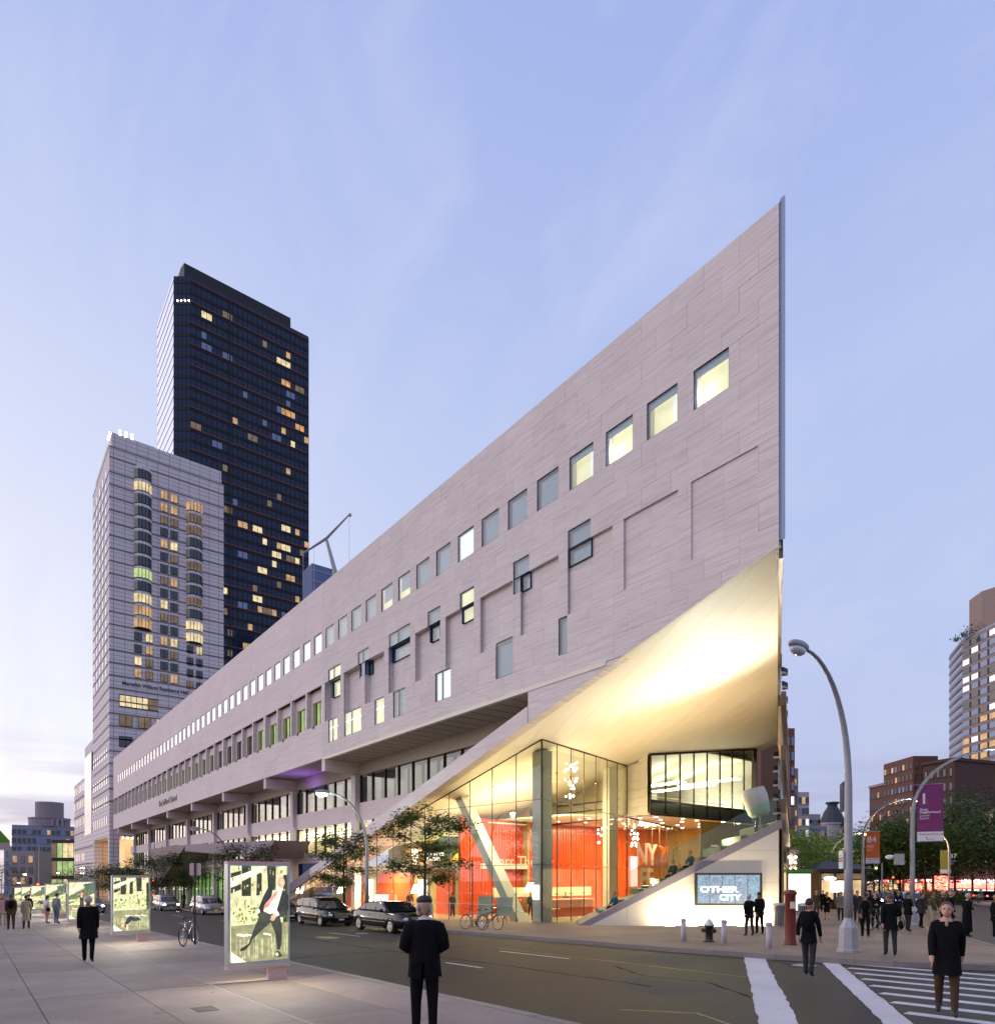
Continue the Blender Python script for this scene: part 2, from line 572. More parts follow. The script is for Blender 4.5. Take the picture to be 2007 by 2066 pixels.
solid('bark', (0.045, 0.033, 0.026), 0.9, var=.3, scale=8, stretch=(1, 1, .3))
leafmat('leaf_dark', (0.022, 0.040, 0.010), (0.070, 0.095, 0.022))
leafmat('leaf_mid', (0.030, 0.060, 0.012), (0.10, 0.15, 0.03))
leafmat('leaf_bright', (0.09, 0.18, 0.018), (0.24, 0.36, 0.05))
solid('black_paint', (0.004, 0.004, 0.005), 0.14, var=0, spec=.35, coat=.45)
solid('taxi_yellow', (0.62, 0.34, 0.02), 0.25, var=.03, coat=1.0)
solid('silver_paint', (0.34, 0.34, 0.36), 0.25, metal=.5, var=.03, coat=.6)
solid('car_glass', (0.010, 0.011, 0.013), 0.04, var=0, spec=.9)
solid('tyre', (0.012, 0.012, 0.012), 0.85)
solid('chrome', (0.75, 0.75, 0.75), 0.15, metal=1.0, var=.05)
solid('rim', (0.55, 0.54, 0.52), 0.28, metal=.9)
solid('plate', (0.75, 0.70, 0.62), 0.5, var=.05)
solid('lens', (0.6, 0.62, 0.65), 0.08, var=.1, spec=.9)
solid('black_plastic', (0.015, 0.015, 0.015), 0.5)
solid('hydrant_black', (0.012, 0.012, 0.010), 0.35, var=.2)
solid('hydrant_silver', (0.55, 0.53, 0.53), 0.4, metal=.5)
solid('bollard_paint', (0.42, 0.39, 0.42), 0.5, var=.12, scale=6)
solid('red_paint', (0.15, 0.020, 0.012), 0.5, var=.3, scale=4)
solid('pink_metal', (0.62, 0.40, 0.36), 0.5, var=.1)
solid('box_frame', (0.50, 0.55, 0.53), 0.35, metal=.6, var=.08)
solid('signal_orange', (0.62, 0.26, 0.03), 0.5)
solid('sign_face', (0.70, 0.68, 0.68), 0.5)
solid('sign_blue', (0.01, 0.02, 0.08), 0.8)
solid('banner_purple', (0.19, 0.028, 0.14), 0.75, var=.12)
solid('banner_orange', (0.72, 0.14, 0.025), 0.75, var=.1)
solid('banner_olive', (0.30, 0.27, 0.04), 0.75, var=.1)
solid('banner_white', (0.74, 0.72, 0.75), 0.75, var=.05)
solid('banner_brown', (0.14, 0.085, 0.04), 0.8, var=.25)
solid('letter_dark', (0.045, 0.04, 0.05), 0.5)
solid('letter_red', (0.50, 0.05, 0.04), 0.6)
solid('letter_cream', (0.80, 0.66, 0.48), 0.6)
solid('letter_pink', (0.85, 0.62, 0.55), 0.6)
solid('letter_orange', (0.80, 0.22, 0.06), 0.6)
solid('crane_white', (0.45, 0.44, 0.44), 0.5)
solid('crane_blue', (0.12, 0.17, 0.33), 0.5)
solid('green_awning', (0.10, 0.30, 0.03), 0.8)
solid('pale_awning', (0.46, 0.36, 0.36), 0.8)
printed('poster_print', 1.5)
printed('screen_print', 0.75)
def worn(name, base, spots, crack, sc=1.0, bump=.35, rand=.0, fine=60, rough=.75, stain=.45):
    """outdoor paving: broad stains, traffic wear, fine aggregate, dark spots of gum and oil, hair cracks"""
    m, t, b = newmat(name)
    g = nd(t, 'ShaderNodeNewGeometry')
    def nz(s, d=6.0, r_=.6, st=(1, 1, 1)):
        mp = nd(t, 'ShaderNodeMapping')
        mp.inputs['Scale'].default_value = st
        t.links.new(g.outputs['Position'], mp.inputs[0])
        n_ = nd(t, 'ShaderNodeTexNoise', Scale=s, Detail=d, Roughness=r_)
        t.links.new(mp.outputs[0], n_.inputs['Vector'])
        return n_.outputs[0]
    def ramp(v, a, b_, lo=0.0, hi=1.0):
        r_ = nd(t, 'ShaderNodeMapRange', From_Min=a, From_Max=b_, To_Min=lo, To_Max=hi)
        t.links.new(v, r_.inputs[0])
        return r_.outputs[0]
    c = mixrgb(t, ramp(nz(.28 * sc, 8, .65), .35, .68), tuple(q * (1 - stain) for q in base), tuple(q * 1.12 for q in base))
    c = mixrgb(t, ramp(nz(2.2 * sc, 8, .7, (.25, 1, 1)), .40, .75, 0, .35), c, tuple(q * .55 for q in base))
    c = mixrgb(t, ramp(nz(fine, 3, .7), .30, .75, .0, .5), c, tuple(min(q * 1.7, 1) for q in base))
    vo = nd(t, 'ShaderNodeTexVoronoi', Scale=spots)
    t.links.new(g.outputs['Position'], vo.inputs['Vector'])
    c = mixrgb(t, ramp(vo.outputs['Distance'], .05, .085, .7, 0), c, tuple(q * .3 for q in base))
    if crack:
        v2 = nd(t, 'ShaderNodeTexVoronoi', feature='DISTANCE_TO_EDGE', Scale=crack)
        ds = nd(t, 'ShaderNodeVectorMath', operation='ADD')
        n3 = nd(t, 'ShaderNodeTexNoise', Scale=1.1, Detail=6.0)
        t.links.new(g.outputs['Position'], n3.inputs['Vector'])
        t.links.new(g.outputs['Position'], ds.inputs[0])
        t.links.new(n3.outputs[1], ds.inputs[1])
        t.links.new(ds.outputs[0], v2.inputs['Vector'])
        c = mixrgb(t, ramp(v2.outputs['Distance'], .0, .006, .75, 0), c, tuple(q * .35 for q in base))
    if rand:
        oi = nd(t, 'ShaderNodeObjectInfo')
        vm = nd(t, 'ShaderNodeVectorMath', operation='SCALE')
        t.links.new(c, vm.inputs[0])
        t.links.new(ramp(oi.outputs['Random'], 0, 1, 1 - rand, 1 + rand), vm.inputs['Scale'])
        c = vm.outputs[0]
    t.links.new(c, b.inputs['Base Color'])
    b.inputs['Roughness'].default_value = rough
    b.inputs['Specular IOR Level'].default_value = 0.3
    bp = nd(t, 'ShaderNodeBump', Strength=bump, Distance=0.008)
    t.links.new(nz(fine, 3, .7), bp.inputs['Height'])
    t.links.new(bp.outputs[0], b.inputs['Normal'])
worn('asphalt', (0.025, 0.0168, 0.0125), .55, .16, rough=.62, stain=.5)
worn('concrete', (0.205, 0.163, 0.150), 1.1, 0, rand=.15, fine=45, stain=.6)
worn('far_concrete', (0.23, 0.17, 0.125), 1.3, 0, rand=.07, fine=45)
def painted(name, col):
    m, t, b = newmat(name)
    g = nd(t, 'ShaderNodeNewGeometry')
    n_ = nd(t, 'ShaderNodeTexNoise', Scale=7.0, Detail=12.0, Roughness=.75)
    t.links.new(g.outputs['Position'], n_.inputs['Vector'])
    r_ = nd(t, 'ShaderNodeMapRange', From_Min=.30, From_Max=.40)
    t.links.new(n_.outputs[0], r_.inputs[0])
    n2 = nd(t, 'ShaderNodeTexNoise', Scale=.8, Detail=6.0)
    t.links.new(g.outputs['Position'], n2.inputs['Vector'])
    c = mixrgb(t, n2.outputs[0], tuple(q * .6 for q in col), col)
    t.links.new(mixrgb(t, r_.outputs[0], (.07, .06, .055), c), b.inputs['Base Color'])
    b.inputs['Roughness'].default_value = .7
painted('road_paint', (0.66, 0.62, 0.64))
painted('yellow_paint', (0.38, 0.28, 0.10))
solid('skin', (0.50, 0.28, 0.20), 0.55, var=.08, scale=12)
solid('skin_dark', (0.22, 0.11, 0.07), 0.55, var=.08, scale=12)
for nm, c in (('black', (0.008, 0.008, 0.009)), ('charcoal', (0.035, 0.034, 0.036)), ('navy', (0.014, 0.018, 0.04)), ('brown', (0.07, 0.045, 0.03)),
              ('olive', (0.07, 0.065, 0.035)), ('grey', (0.19, 0.19, 0.18)), ('beige', (0.36, 0.29, 0.20)), ('pink', (0.48, 0.26, 0.25)),
              ('white', (0.62, 0.60, 0.60)), ('denim', (0.10, 0.14, 0.22)), ('maroon', (0.07, 0.022, 0.018)), ('plaid', (0.24, 0.27, 0.29)), ('teal', (0.03, 0.10, 0.14))):
    solid('cloth_' + nm, c, 0.9, var=.45, scale=5, bump=.8, spec=.06, stretch=(1.6, 1.6, .6))
solid('hair_dark', (0.018, 0.013, 0.010), 0.6, var=.3, scale=20)
solid('hair_grey', (0.42, 0.40, 0.37), 0.7, var=.3, scale=20)
solid('hair_brown', (0.07, 0.04, 0.025), 0.6, var=.3, scale=20)
solid('hair_fair', (0.35, 0.22, 0.11), 0.6, var=.3, scale=20)
# ---------------------------------------------------------------- ground, streets, pavements
def gp(x, y, dz=0.0):
    return (x, y, gz(x, y) + dz)
def sheet(pts, dz):
    return [gp(x, y, dz) for x, y in pts]
def clip(poly, nx, ny, d):           # keep the side nx*x + ny*y <= d
    out = []
    for i, p in enumerate(poly):
        q = poly[(i + 1) % len(poly)]
        a, b = nx * p[0] + ny * p[1] - d, nx * q[0] + ny * q[1] - d
        if a <= 0: out.append(p)
        if (a < 0 < b) or (b < 0 < a):
            t = a / (a - b)
            out.append((p[0] + (q[0] - p[0]) * t, p[1] + (q[1] - p[1]) * t))
    return out
mb = MB()
n = 24
for i in range(n):
    for j in range(n):
        x0, x1 = -2400 + 200 * i, -2200 + 200 * i
        y0, y1 = -2400 + 200 * j, -2200 + 200 * j
        mb.poly(sheet([(x0, y0), (x1, y0), (x1, y1), (x0, y1)], -0.15))
road = setting('road', mb, 'asphalt')

# south pavement: a bed with separate slabs on it
mb = MB()
mb.prism(sheet([(-420, -60), (30, -60), (30, 6.62), (-420, 6.62)], -0.6), (0, 0, 0.585))
walk = setting('south_pavement', mb, 'bed')
ys = [-9.5, -8.0, -6.5, -5.0, -3.5, -2.06, -0.6, 0.86, 2.36, 3.75, 5.15, 6.43]
for k in range(-18, 4):
    xa, xb = -14.1 + 4.7 * k, -14.1 + 4.7 * (k + 1)
    for a, b in zip(ys, ys[1:]):
        g = 0.008
        e = rnd.uniform(-.004, .002)
        MB().prism(sheet([(xa + g, a + g), (xb - g, a + g), (xb - g, b - g), (xa + g, b - g)], -0.05), (0, 0, 0.05 + e)).build('slab', 'concrete', walk)
mb = MB()
mb.prism(sheet([(-420, -60), (30, -60), (30, -9.52), (-420, -9.52)], -0.05), (0, 0, 0.05))
mb.prism(sheet([(-420, -9.5), (-98.9, -9.5), (-98.9, 6.43), (-420, 6.43)], -0.05), (0, 0, 0.05))
mb.build('far_paving', 'concrete', walk)
MB().prism(sheet([(-60, 3.742), (4, 3.742), (4, 3.758), (-60, 3.758)], -0.03), (0, 0, 0.028)).build('joint_sealant', 'pale_stone', walk)
def kerb(p, q, parent):
    d = Vector((q[0] - p[0], q[1] - p[1], 0))
    L = d.length
    d.normalize()
    nrm = Vector((-d.y, d.x, 0)) * 0.19
    p = (p[0] - nrm.x * .08, p[1] - nrm.y * .08)
    k = max(1, round(L / 2.3))
    for i in range(k):
        a = Vector((p[0], p[1], 0)) + d * (L * i / k + .006)
        b = Vector((p[0], p[1], 0)) + d * (L * (i + 1) / k - .006)
        e = rnd.uniform(-.006, .004)
        MB().prism(sheet([(a.x, a.y), (b.x, b.y), (b.x + nrm.x, b.y + nrm.y), (a.x + nrm.x, a.y + nrm.y)], -0.4), (0, 0, 0.402 + e)).build('kerbstone', 'granite', parent)
kerb((4, 6.625), (-88, 6.625), walk)

# north pavement: along the hall, round the corner and up the avenue
AV = Vector((-0.5, 0.866, 0))
CURB = [(-160, 17.5), (-60, 17.5), (-14, 17.5), (-10.2, 17.85), (-7.3, 18.35), (-5.4, 19.4), (-4.4, 21.0), (-4.4 - .5 * 46, 21 + .866 * 46), (-4.4 - .5 * 330, 21 + .866 * 330)]
mb = MB()
mb.prism(sheet([(-420, 17.5)] + CURB[1:] + [(-420, 320)], -0.6), (0, 0, 0.585))
nwalk = setting('north_pavement', mb, 'far_concrete')
inner = [(-70, 17.72), (-14, 17.72), (-10.2, 18.07), (-7.4, 18.56), (-5.7, 19.5), (-4.7, 21.05), (-4.7 - .5 * 40, 21.05 + .866 * 40), (-70, 55.7)]
for i in range(-14, 0):
    for j in range(12):
        pts = [(i * 2.0 * 1.5 + .006 - 1, 17.7 + j * 1.9 + .006), ((i + 1) * 3.0 - .006 - 1, 17.7 + j * 1.9 + .006), ((i + 1) * 3.0 - .006 - 1, 17.7 + (j + 1) * 1.9 - .006), (i * 3.0 + .006 - 1, 17.7 + (j + 1) * 1.9 - .006)]
        for a, b in zip(inner, inner[1:]):
            dx, dy = b[0] - a[0], b[1] - a[1]
            if pts: pts = clip(pts, dy, -dx, dy * a[0] - dx * a[1])
        cx = sum(p[0] for p in pts) / max(len(pts), 1)
        cy = sum(p[1] for p in pts) / max(len(pts), 1)
        if len(pts) < 3 or cy > 25.0 - max(0, -cx - 30) * .15 and cx < -21: continue
        MB().prism(sheet(pts, -0.05), (0, 0, 0.05)).build('slab', 'far_concrete', nwalk)
for a, b in zip(CURB, CURB[1:-1]):
    kerb(a, b, nwalk)
# pavement on the far side of the avenue, with its planted middle strip
mb = MB()
E0 = (24.0, 21.0)
mb.prism(sheet([E0, (200, 21), (200, 500), (E0[0] - .5 * 480, E0[1] + .866 * 480)], -0.6), (0, 0, 0.59))
setting('east_pavement', mb, 'far_concrete')
mb = MB()
m0, m1 = (-4.0 - .5 * 52, 21 + .866 * 52), (-4.0 - .5 * 300, 21 + .866 * 300)
mb.prism(sheet([(m0[0] + 13.5, m0[1] + 6), (m0[0] + 20, m0[1] + 9), (m1[0] + 20, m1[1] + 9), (m1[0] + 13.5, m1[1] + 6)], -0.4), (0, 0, 0.42))
setting('median', mb, 'granite')

# painted marks, as sheets above the asphalt
marks = MB()
def band(p, q, w, wob=0.0, dz=-0.146, steps=14):
    d = Vector((q[0] - p[0], q[1] - p[1], 0))
    nn = Vector((-d.y, d.x, 0)).normalized()
    A, B = [], []
    for i in range(steps + 1):
        c = Vector((p[0], p[1], 0)) + d * i / steps
        A.append(c + nn * (w / 2 + rnd.uniform(-wob, wob)))
        B.append(c - nn * (w / 2 + rnd.uniform(-wob, wob)))
    f = MB()
    for i in range(steps):
        f.poly([gp(*q_[:2], dz) for q_ in (A[i], B[i], B[i + 1], A[i + 1])])
    return f
def mark(name, f, mat, label):
    o = f.build(name, mat, road)
    return o
mark('crosswalk_line', band((-11.45, 18.75), (-4.0, 7.4), .56, .022, steps=60), 'road_paint', '')
mark('crosswalk_line', band((-9.1, 18.6), (-3.0, 8.8), .40, .016, steps=50), 'road_paint', '')
for i in range(9):
    y = 18.25 - .92 * i
    xb = -9.1 + (18.6 - y) * 6.1 / 9.8 + .35
    mark('crosswalk_bar', band((xb, y), (9, y + .25), .27, .008, steps=40), 'road_paint', '')
for xa, xb, y in ((-30.2, -27.0, 13.4), (-17.36, -14.1, 13.62), (-15.6, -13.9, 10.33), (-48, -44.5, 13.4), (-62, -58, 13.4), (-80, -76, 13.4), (-32, -30, 10.3), (-46, -44, 10.3)):
    mark('lane_dash', band((xa, y), (xb, y), .11, .006), 'road_paint', '')
mark('guide_line', band((-18.2, 14.25), (-8.4, 13.8), .05, .015), 'yellow_paint', '')
mark('guide_line', band((-7.6, 8.5), (-6.6, 9.2), .05, .015), 'yellow_paint', '')
mark('guide_line', band((-6.6, 9.2), (-4.6, 8.3), .05, .015), 'yellow_paint', '')
for k in range(9):
    p = Vector((3.5, 30, 0)) + AV * (k * 14)
    mark('lane_dash', band((p.x, p.y), (p.x - 2, p.y + 3.46), .13, .005), 'road_paint', '')
def blob(cx, cy, rx, ry, dz, k=18):
    return MB().poly([gp(cx + rx * math.cos(2 * PI * i / k) * rnd.uniform(.7, 1.1), cy + ry * math.sin(2 * PI * i / k) * rnd.uniform(.7, 1.1), dz) for i in range(k)])
blob(-27.2, 12.0, .95, .45, -0.145).build('worn_patch', 'worn_patch', road)
for a in ((-21, 9, 2.4, .9), (-12.5, 15.6, 1.6, .6), (-9, 11.5, 1.5, .5)):
    blob(*a, -0.1465).build('tar_patch', 'tar_patch', road)
for (xa, xb, ya, yb) in ((-24.5, -20.5, 8.2, 9.6), (-13.2, -11.0, 14.6, 16.6), (-38, -33, 11.2, 12.2), (-9.6, -7.9, 10.2, 11.6)):
    MB().poly([gp(xa, ya, -.1468), gp(xb, ya + .05, -.1468), gp(xb + .04, yb, -.1468), gp(xa - .03, yb - .04, -.1468)]).build('utility_patch', 'tar_patch', road)
for pts in ([(-34, 10.9), (-27, 11.1), (-21, 10.85), (-14, 11.15), (-9, 11.0)], [(-20, 15.2), (-19.4, 12.6), (-19.8, 9.8), (-19.5, 7.2)], [(-12, 13.2), (-10.2, 12.2), (-8.6, 12.4), (-6.8, 11.2)]):
    for p_, q_ in zip(pts, pts[1:]):
        band(p_, q_, .06, .025, -.1462, 10).build('tar_seam', 'tar', road)
for x, y, lb in ((-11.2, 2.9, 'small square iron utility cover in the near paving slabs'), (-18.6, 5.75, 'small round iron cap in the paving near the nearest light box')):
    t = thing('utility_cover', lb, 'utility cover', gp(x, y))
    if 'square' in lb:
        MB().box(-.22, .22, -.16, .16, -.01, .004).build('frame', 'iron', t)
        MB().box(-.19, .19, -.13, .13, .004, .007).build('lid', 'iron', t)
    else:
        MB().lathe([(.01, .004), (.13, .004), (.14, -.01)], 18).build('lid', 'iron', t)
for x, y in ((-8.93, 17.0), (-28.6, 14.3)):
    t = thing('manhole_cover', 'round iron manhole cover near the crosswalk by the kerb' if x > -20 else 'round iron manhole cover beside the white lane dash before the parked cars', 'manhole cover', gp(x, y, -.15))
    MB().lathe([(.02, .001), (.40, .001), (.40, .014), (.37, .014), (.37, .009), (.02, .009)], 26).build('rim', 'iron', t)
    d = MB()
    for i in range(-4, 5):
        d.box(-.28 + abs(i) * .02, .28 - abs(i) * .02, i * .062 - .018, i * .062 + .018, .009, .016)
    d.build('cover_ribs', 'steel', t)
# ---------------------------------------------------------------- the concert hall
hall = thing('concert_hall', 'long pale travertine hall with a rising pointed prow above a glowing glass lobby', 'building', (-12.45, 22, gz(-12.45, 22)), world=True)
YF = 22.0
XE, XW, ZT, ZB = -12.45, -150.7, 25.17, 11.35
SL = 0.285
def edge_z(x): return 13.38 + SL * (x + 12.45)          # slanting lower edge of the prow
def soff_z(x, y): return 13.38 + SL * (x + 12.45) + 0.145 * (y - 22)
# openings in the street front
top_win = [(-15.945 - 2.2875 * i, -14.405 - 2.2875 * i, 19.89, 21.41) for i in range(58)]
pockets = []
for i in range(11):
    x0 = -50.44 + 3.438 * i
    pockets.append((x0, min(x0 + 2.82, XE - .35), 14.13, 17.18, 0.5 - 0.044 * i))
small = [  # x0, x1, z0, z1, kind
    (-49.78, -47.53, 15.92, 18.05, 'cream'), (-49.78, -48.1, 12.38, 14.13, 'cream'), (-46.93, -44.13, 12.38, 14.13, 'cream'),
    (-44.63, -42.96, 16.23, 18.05, 'blue'), (-42.08, -40.73, 12.38, 14.13, 'cream'), (-40.05, -37.28, 16.23, 18.05, 'blue'),
    (-39.48, -37.85, 12.38, 14.1, 'blue'), (-35.19, -33.8, 16.23, 18.05, 'blue'), (-34.35, -32.69, 12.38, 14.1, 'white'),
    (-31.75, -30.39, 16.36, 18.05, 'cream'), (-28.41, -26.97, 12.38, 14.3, 'blue'), (-26.95, -25.7, 16.38, 18.05, 'blue'),
    (-23.55, -22.96, 12.38, 14.13, 'blue'), (-22.91, -21.45, 16.37, 18.05, 'blue')]
holes = [w[:4] for w in top_win] + [p[:4] for p in pockets] + [w[:4] for w in small]
def sub(r, hs):
    rs = [r]
    for (a, b, c, d) in hs:
        nw = []
        for (x0, x1, z0, z1) in rs:
            if b <= x0 or a >= x1 or d <= z0 or c >= z1:
                nw.append((x0, x1, z0, z1)); continue
            if a > x0: nw.append((x0, a, z0, z1))
            if b < x1: nw.append((b, x1, z0, z1))
            xa, xb = max(x0, a), min(x1, b)
            if c > z0: nw.append((xa, xb, z0, c))
            if d < z1: nw.append((xa, xb, d, z1))
        rs = [q for q in nw if q[1] - q[0] > .02 and q[3] - q[2] > .02]
    return rs
def panel(rects, depth=0.0, proud=0.0, slant=True):
    m = MB()
    for (x0, x1, z0, z1) in rects:
        p = [(x0, z0), (x1, z0), (x1, z1), (x0, z1)]
        if slant: p = clip(p, SL, -1, -(13.38 + SL * 12.45))
        if len(p) < 3: continue
        m.prism([(x, YF + depth - proud, z) for x, z in p], (0, 0.13, 0))
    return m
levels = [ZB, 12.38, 13.25, 14.13, 15.15, 16.2, 17.18, 18.05, 18.97, 19.89, 20.65, 21.41, 22.35, 23.29, 24.23, ZT]
cells = []
g = 0.0035
for r_, (za, zb) in enumerate(zip(levels, levels[1:])):
    x = XE
    step = 1.52
    first = True
    while x > -50.8:
        w = step * (.5 if first and r_ % 2 else 1)
        first = False
        xa = max(x - w, -50.8)
        if x - xa > .05: cells.append((xa + g, x - g, za + g, zb - g, 'travertine'))
        x = xa
for za, zb in ((ZB, 12.74), (12.74, 14.13), (17.18, 18.05), (18.05, 19.89), (19.89, 21.41), (21.41, 23.29), (23.29, ZT)):
    x = -50.8
    while x > XW + .1:
        xa = max(x - 3.3825, XW)
        cells.append((xa + g, x - g, za + g, zb - g, 'travertine_old'))
        x = xa
made = []
for (x0, x1, z0, z1, mt) in cells:
    hs = [h for h in holes if h[1] > x0 and h[0] < x1 and h[3] > z0 and h[2] < z1]
    rs = sub((x0, x1, z0, z1), hs)
    m = panel(rs, 0, rnd.uniform(-.003, .003))
    if m.v:
        dist2 = (x0 * .789 - 22 * .614) ** 2
        made.append((sum((b - a) * (d - c) for a, b, c, d in rs) / dist2, m, mt))
for (x0, x1, z0, z1, dp) in pockets:
    for za, zb in ((14.13, 15.15), (15.15, 16.2), (16.2, 17.18)):
        hs = [w[:4] for w in small if w[1] > x0 and w[0] < x1 and w[3] > za and w[2] < zb]
        xm = x0 + 1.41
        for a, b in ((x0, xm), (xm, x1)):
            rs = sub((a + g * .6, b - g * .6, za + g, zb - g), hs)
            m = panel(rs, dp)
            if m.v: made.append((sum((q[1] - q[0]) * (q[3] - q[2]) for q in rs) / (x0 * .789 - 13.5) ** 2, m, 'travertine'))
made.sort(key=lambda q: -q[0])
for a, m, mt in made[:300]:
    m.build('stone_panel', mt, hall)
rest = {}
for a, m, mt in made[300:]:
    rest.setdefault(mt, MB()).add(m.v, m.f)
for mt, m in rest.items():
    o = m.build('distant_panels', mt, hall)
    o['kind'] = 'stuff'
# body of the volume behind the stone skin
m = MB()
m.prism([(XE - .9, YF + .75, edge_z(XE - .9) + .7), (XE - .9, YF + .75, ZT - .05), (-137, YF + .75, ZT - .05), (-137, YF + .75, ZB + .75), (-20.5, YF + .75, ZB + .75)], (-.4955 * 26, .8686 * 26, 0))
m.box(XW + .1, -136, YF + .75, YF + 20, ZB + .1, ZT - .05)
m.build('wall', 'joint', hall)
MB().box(XW, -50.8, YF + .01, YF + .9, ZT - .03, ZT + .02).build('roof_edge', 'travertine_old', hall)
m = MB()
m.box(XW - .02, XW + .1, YF, YF + 20, ZB, ZT)
m.build('end_wall', 'travertine_old', hall)
for (x0, x1, z0, z1, dp) in pockets:                 # stone returns of the pockets
    m = MB()
    m.box(x0 - .012, x0, YF + .10, YF + dp + .13, z0, z1)
    m.box(x0, x1, YF + .10, YF + dp + .13, z1, z1 + .012)
    m.box(x1, x1 + .012, YF + .10, YF + dp + .13, z0, z1)
    m.box(x0, x1, YF + .10, YF + dp + .13, z0 - .012, z0)
    m.build('pocket_return', 'travertine', hall)
# windows: a blind or lit room behind a pane in a thin frame
def window(x0, x1, z0, z1, kind, y=YF, mull=False, t=.025):
    mats = {'cream': 'room_cream', 'white': 'room_white', 'blue': 'blind_grey', 'dark': 'window_dark', 'dimblue': 'window_blue'}
    wn = MB().box(x0 + .03, x1 - .03, y + .16, y + .19, z0 + .03, z1 - .03).build('window', mats[kind], hall)
    f = MB()
    f.box(x0, x0 + t, y + .02, y + .15, z0, z1)
    f.box(x1 - t, x1, y + .02, y + .15, z0, z1)
    f.box(x0 + t, x1 - t, y + .02, y + .15, z0, z0 + t)
    f.box(x0 + t, x1 - t, y + .02, y + .15, z1 - t, z1)
    if mull: f.box(x0 + (x1 - x0) * .42, x0 + (x1 - x0) * .42 + .03, y + .03, y + .14, z0 + t, z1 - t)
    f.build('frame', 'sign_blue', wn)
    MB().box(x0 + t, x1 - t, y + .035, y + .045, z0 + t, z1 - t).build('pane', 'clear_glass', wn)
    return wn
east = ['room', 'room', 'room', 'room', 'dimblue', 'dimblue', 'blue', 'white', 'dimblue', 'blue', 'half', 'half', 'blue', 'blue', 'blue', 'blue', 'white', 'white', 'white']
for i, (x0, x1, z0, z1) in enumerate(top_win):
    k = east[i] if i < len(east) else ('white' if i < 38 else ('half' if i < 42 else 'dark'))
    if k == 'room':                                  # one looks up into a lit practice room
        wn = window(x0, x1, z0, z1, 'cream')
        me = MB()
        me.box(x0 + .04, x1 - .04, YF + .42, YF + .46, z0, z1 + .3)
        bk = me.build('room_wall', 'room_cream', wn)
        wn.data = MB().box(x0 + .03, x0 + .06, YF + .16, YF + .42, z0 + .03, z1 - .03).mesh('window')
        wn.data.materials.append(M['white_plaster'])
        MB().box(x0 + .03, x1 - .03, YF + .16, YF + .42, z1 - .06, z1 - .02).build('ceiling', 'room_cream', wn)
        MB().box(x0 + .03, x1 - .03, YF + .10, YF + .14, z1 - .30, z1 - .03).build('blind', 'window_blue', wn)
        if i in (0, 2):
            MB().ball((x0 + .42, YF + .34, z0 + .66), .13).build('globe_lamp', 'bulb_white', wn, True)
        else:
            MB().box(x1 - .45, x1 - .35, YF + .32, YF + .38, z0, z1 - .06).build('post', 'room_white', wn)
    elif k == 'half':
        wn = window(x0, x1, z0, z1, 'cream')
        MB().box(x0 + .25, x1 - .03, YF + .12, YF + .14, z0 + .55, z1 - .03).build('blind', 'blind_grey', wn)
    else:
        window(x0, x1, z0, z1, k)
for (x0, x1, z0, z1, k) in small:
    hit = [p for p in pockets if p[1] > x0 and p[0] < x1 and p[3] > z0 and p[2] < z1]
    if hit and z0 > 15:                               # where the window crosses a pocket its glass steps back
        zc = 17.18
        wn = window(x0, x1, zc, z1, k, mull=(x1 - x0) > 1.6)
        for (a, b, c, d) in sub((x0, x1, z0, zc), [p[:4] for p in hit]):
            window(a, b, c, d, k)
        for p in hit:
            a, b = max(x0, p[0]), min(x1, p[1])
            yb = YF + p[4] - .12
            if b - a < .12: continue
            w2 = window(a, b, z0, zc, 'dimblue' if k == 'blue' else k, y=yb, t=.010)
            e = .03 + .10 * p[4]
            MB().box(a, b, YF + .12, yb + .03, zc - .03, zc - .005).box(a, a + .02, YF + .12, yb + .03, z0, zc - .03).build('dark_return', 'window_blue', w2)
            MB().box(a + .025, a + .025 + e, yb + .01, yb + .025, z0 + .03, zc - .03 - e).box(a + .025, b - .03, yb + .01, yb + .03, zc - .03 - e, zc - .031).build('dark_margin', 'tower_dark', w2)
    else:
        wn = window(x0, x1, z0, z1, k, mull=(x1 - x0) > 1.6)
        if k == 'cream':
            MB().box(x0 + .1, x1 - .1, YF + .145, YF + .155, z0 + (z1 - z0) * .62, z0 + (z1 - z0) * .66).build('strip_lamp', 'strip_light', wn)
# the old colonnade of deep windows in the western half
fx = [-50.8 - 3.3825 * i for i in range(30)]
lit = {1, 2, 3, 4, 9, 10}
for i, x in enumerate(fx):
    w = .30 if i % 4 else .5
    MB().box(x - w / 2, x + w / 2, YF, YF + .72, 14.13, 17.18).build('fin', 'travertine_old', hall)
    if i == len(fx) - 1 or x - 3.38 < XW: break
    a, b = x - 3.3825 + .15, x - .15
    dark = 4 < i < 9 or i > 24
    wn = MB().box(a, b, YF + .66, YF + .70, 14.13, 16.25).build('window', 'room_dim' if dark else 'room_green', hall)
    MB().box(a, b, YF + .40, YF + .74, 16.25, 17.18).build('lintel', 'travertine_old', wn)
    MB().box(a, a + .62, YF + .30, YF + .655, 14.13, 16.25).build('pier', 'soffit_stone', wn)
    MB().box(a + .62, b, YF + .60, YF + .61, 14.13, 16.25).build('pane', 'clear_glass', wn)
    f = MB()
    for q in (.62, 1.35, 2.2):
        f.box(a + q, a + q + .06, YF + .57, YF + .63, 14.13, 16.25)
    f.build('frame', 'dark_bronze', wn)
    MB().box(x - 2.0, x - 1.7, YF - .12, YF + .02, 14.0, 14.16).build('water_spout', 'bronze', hall)
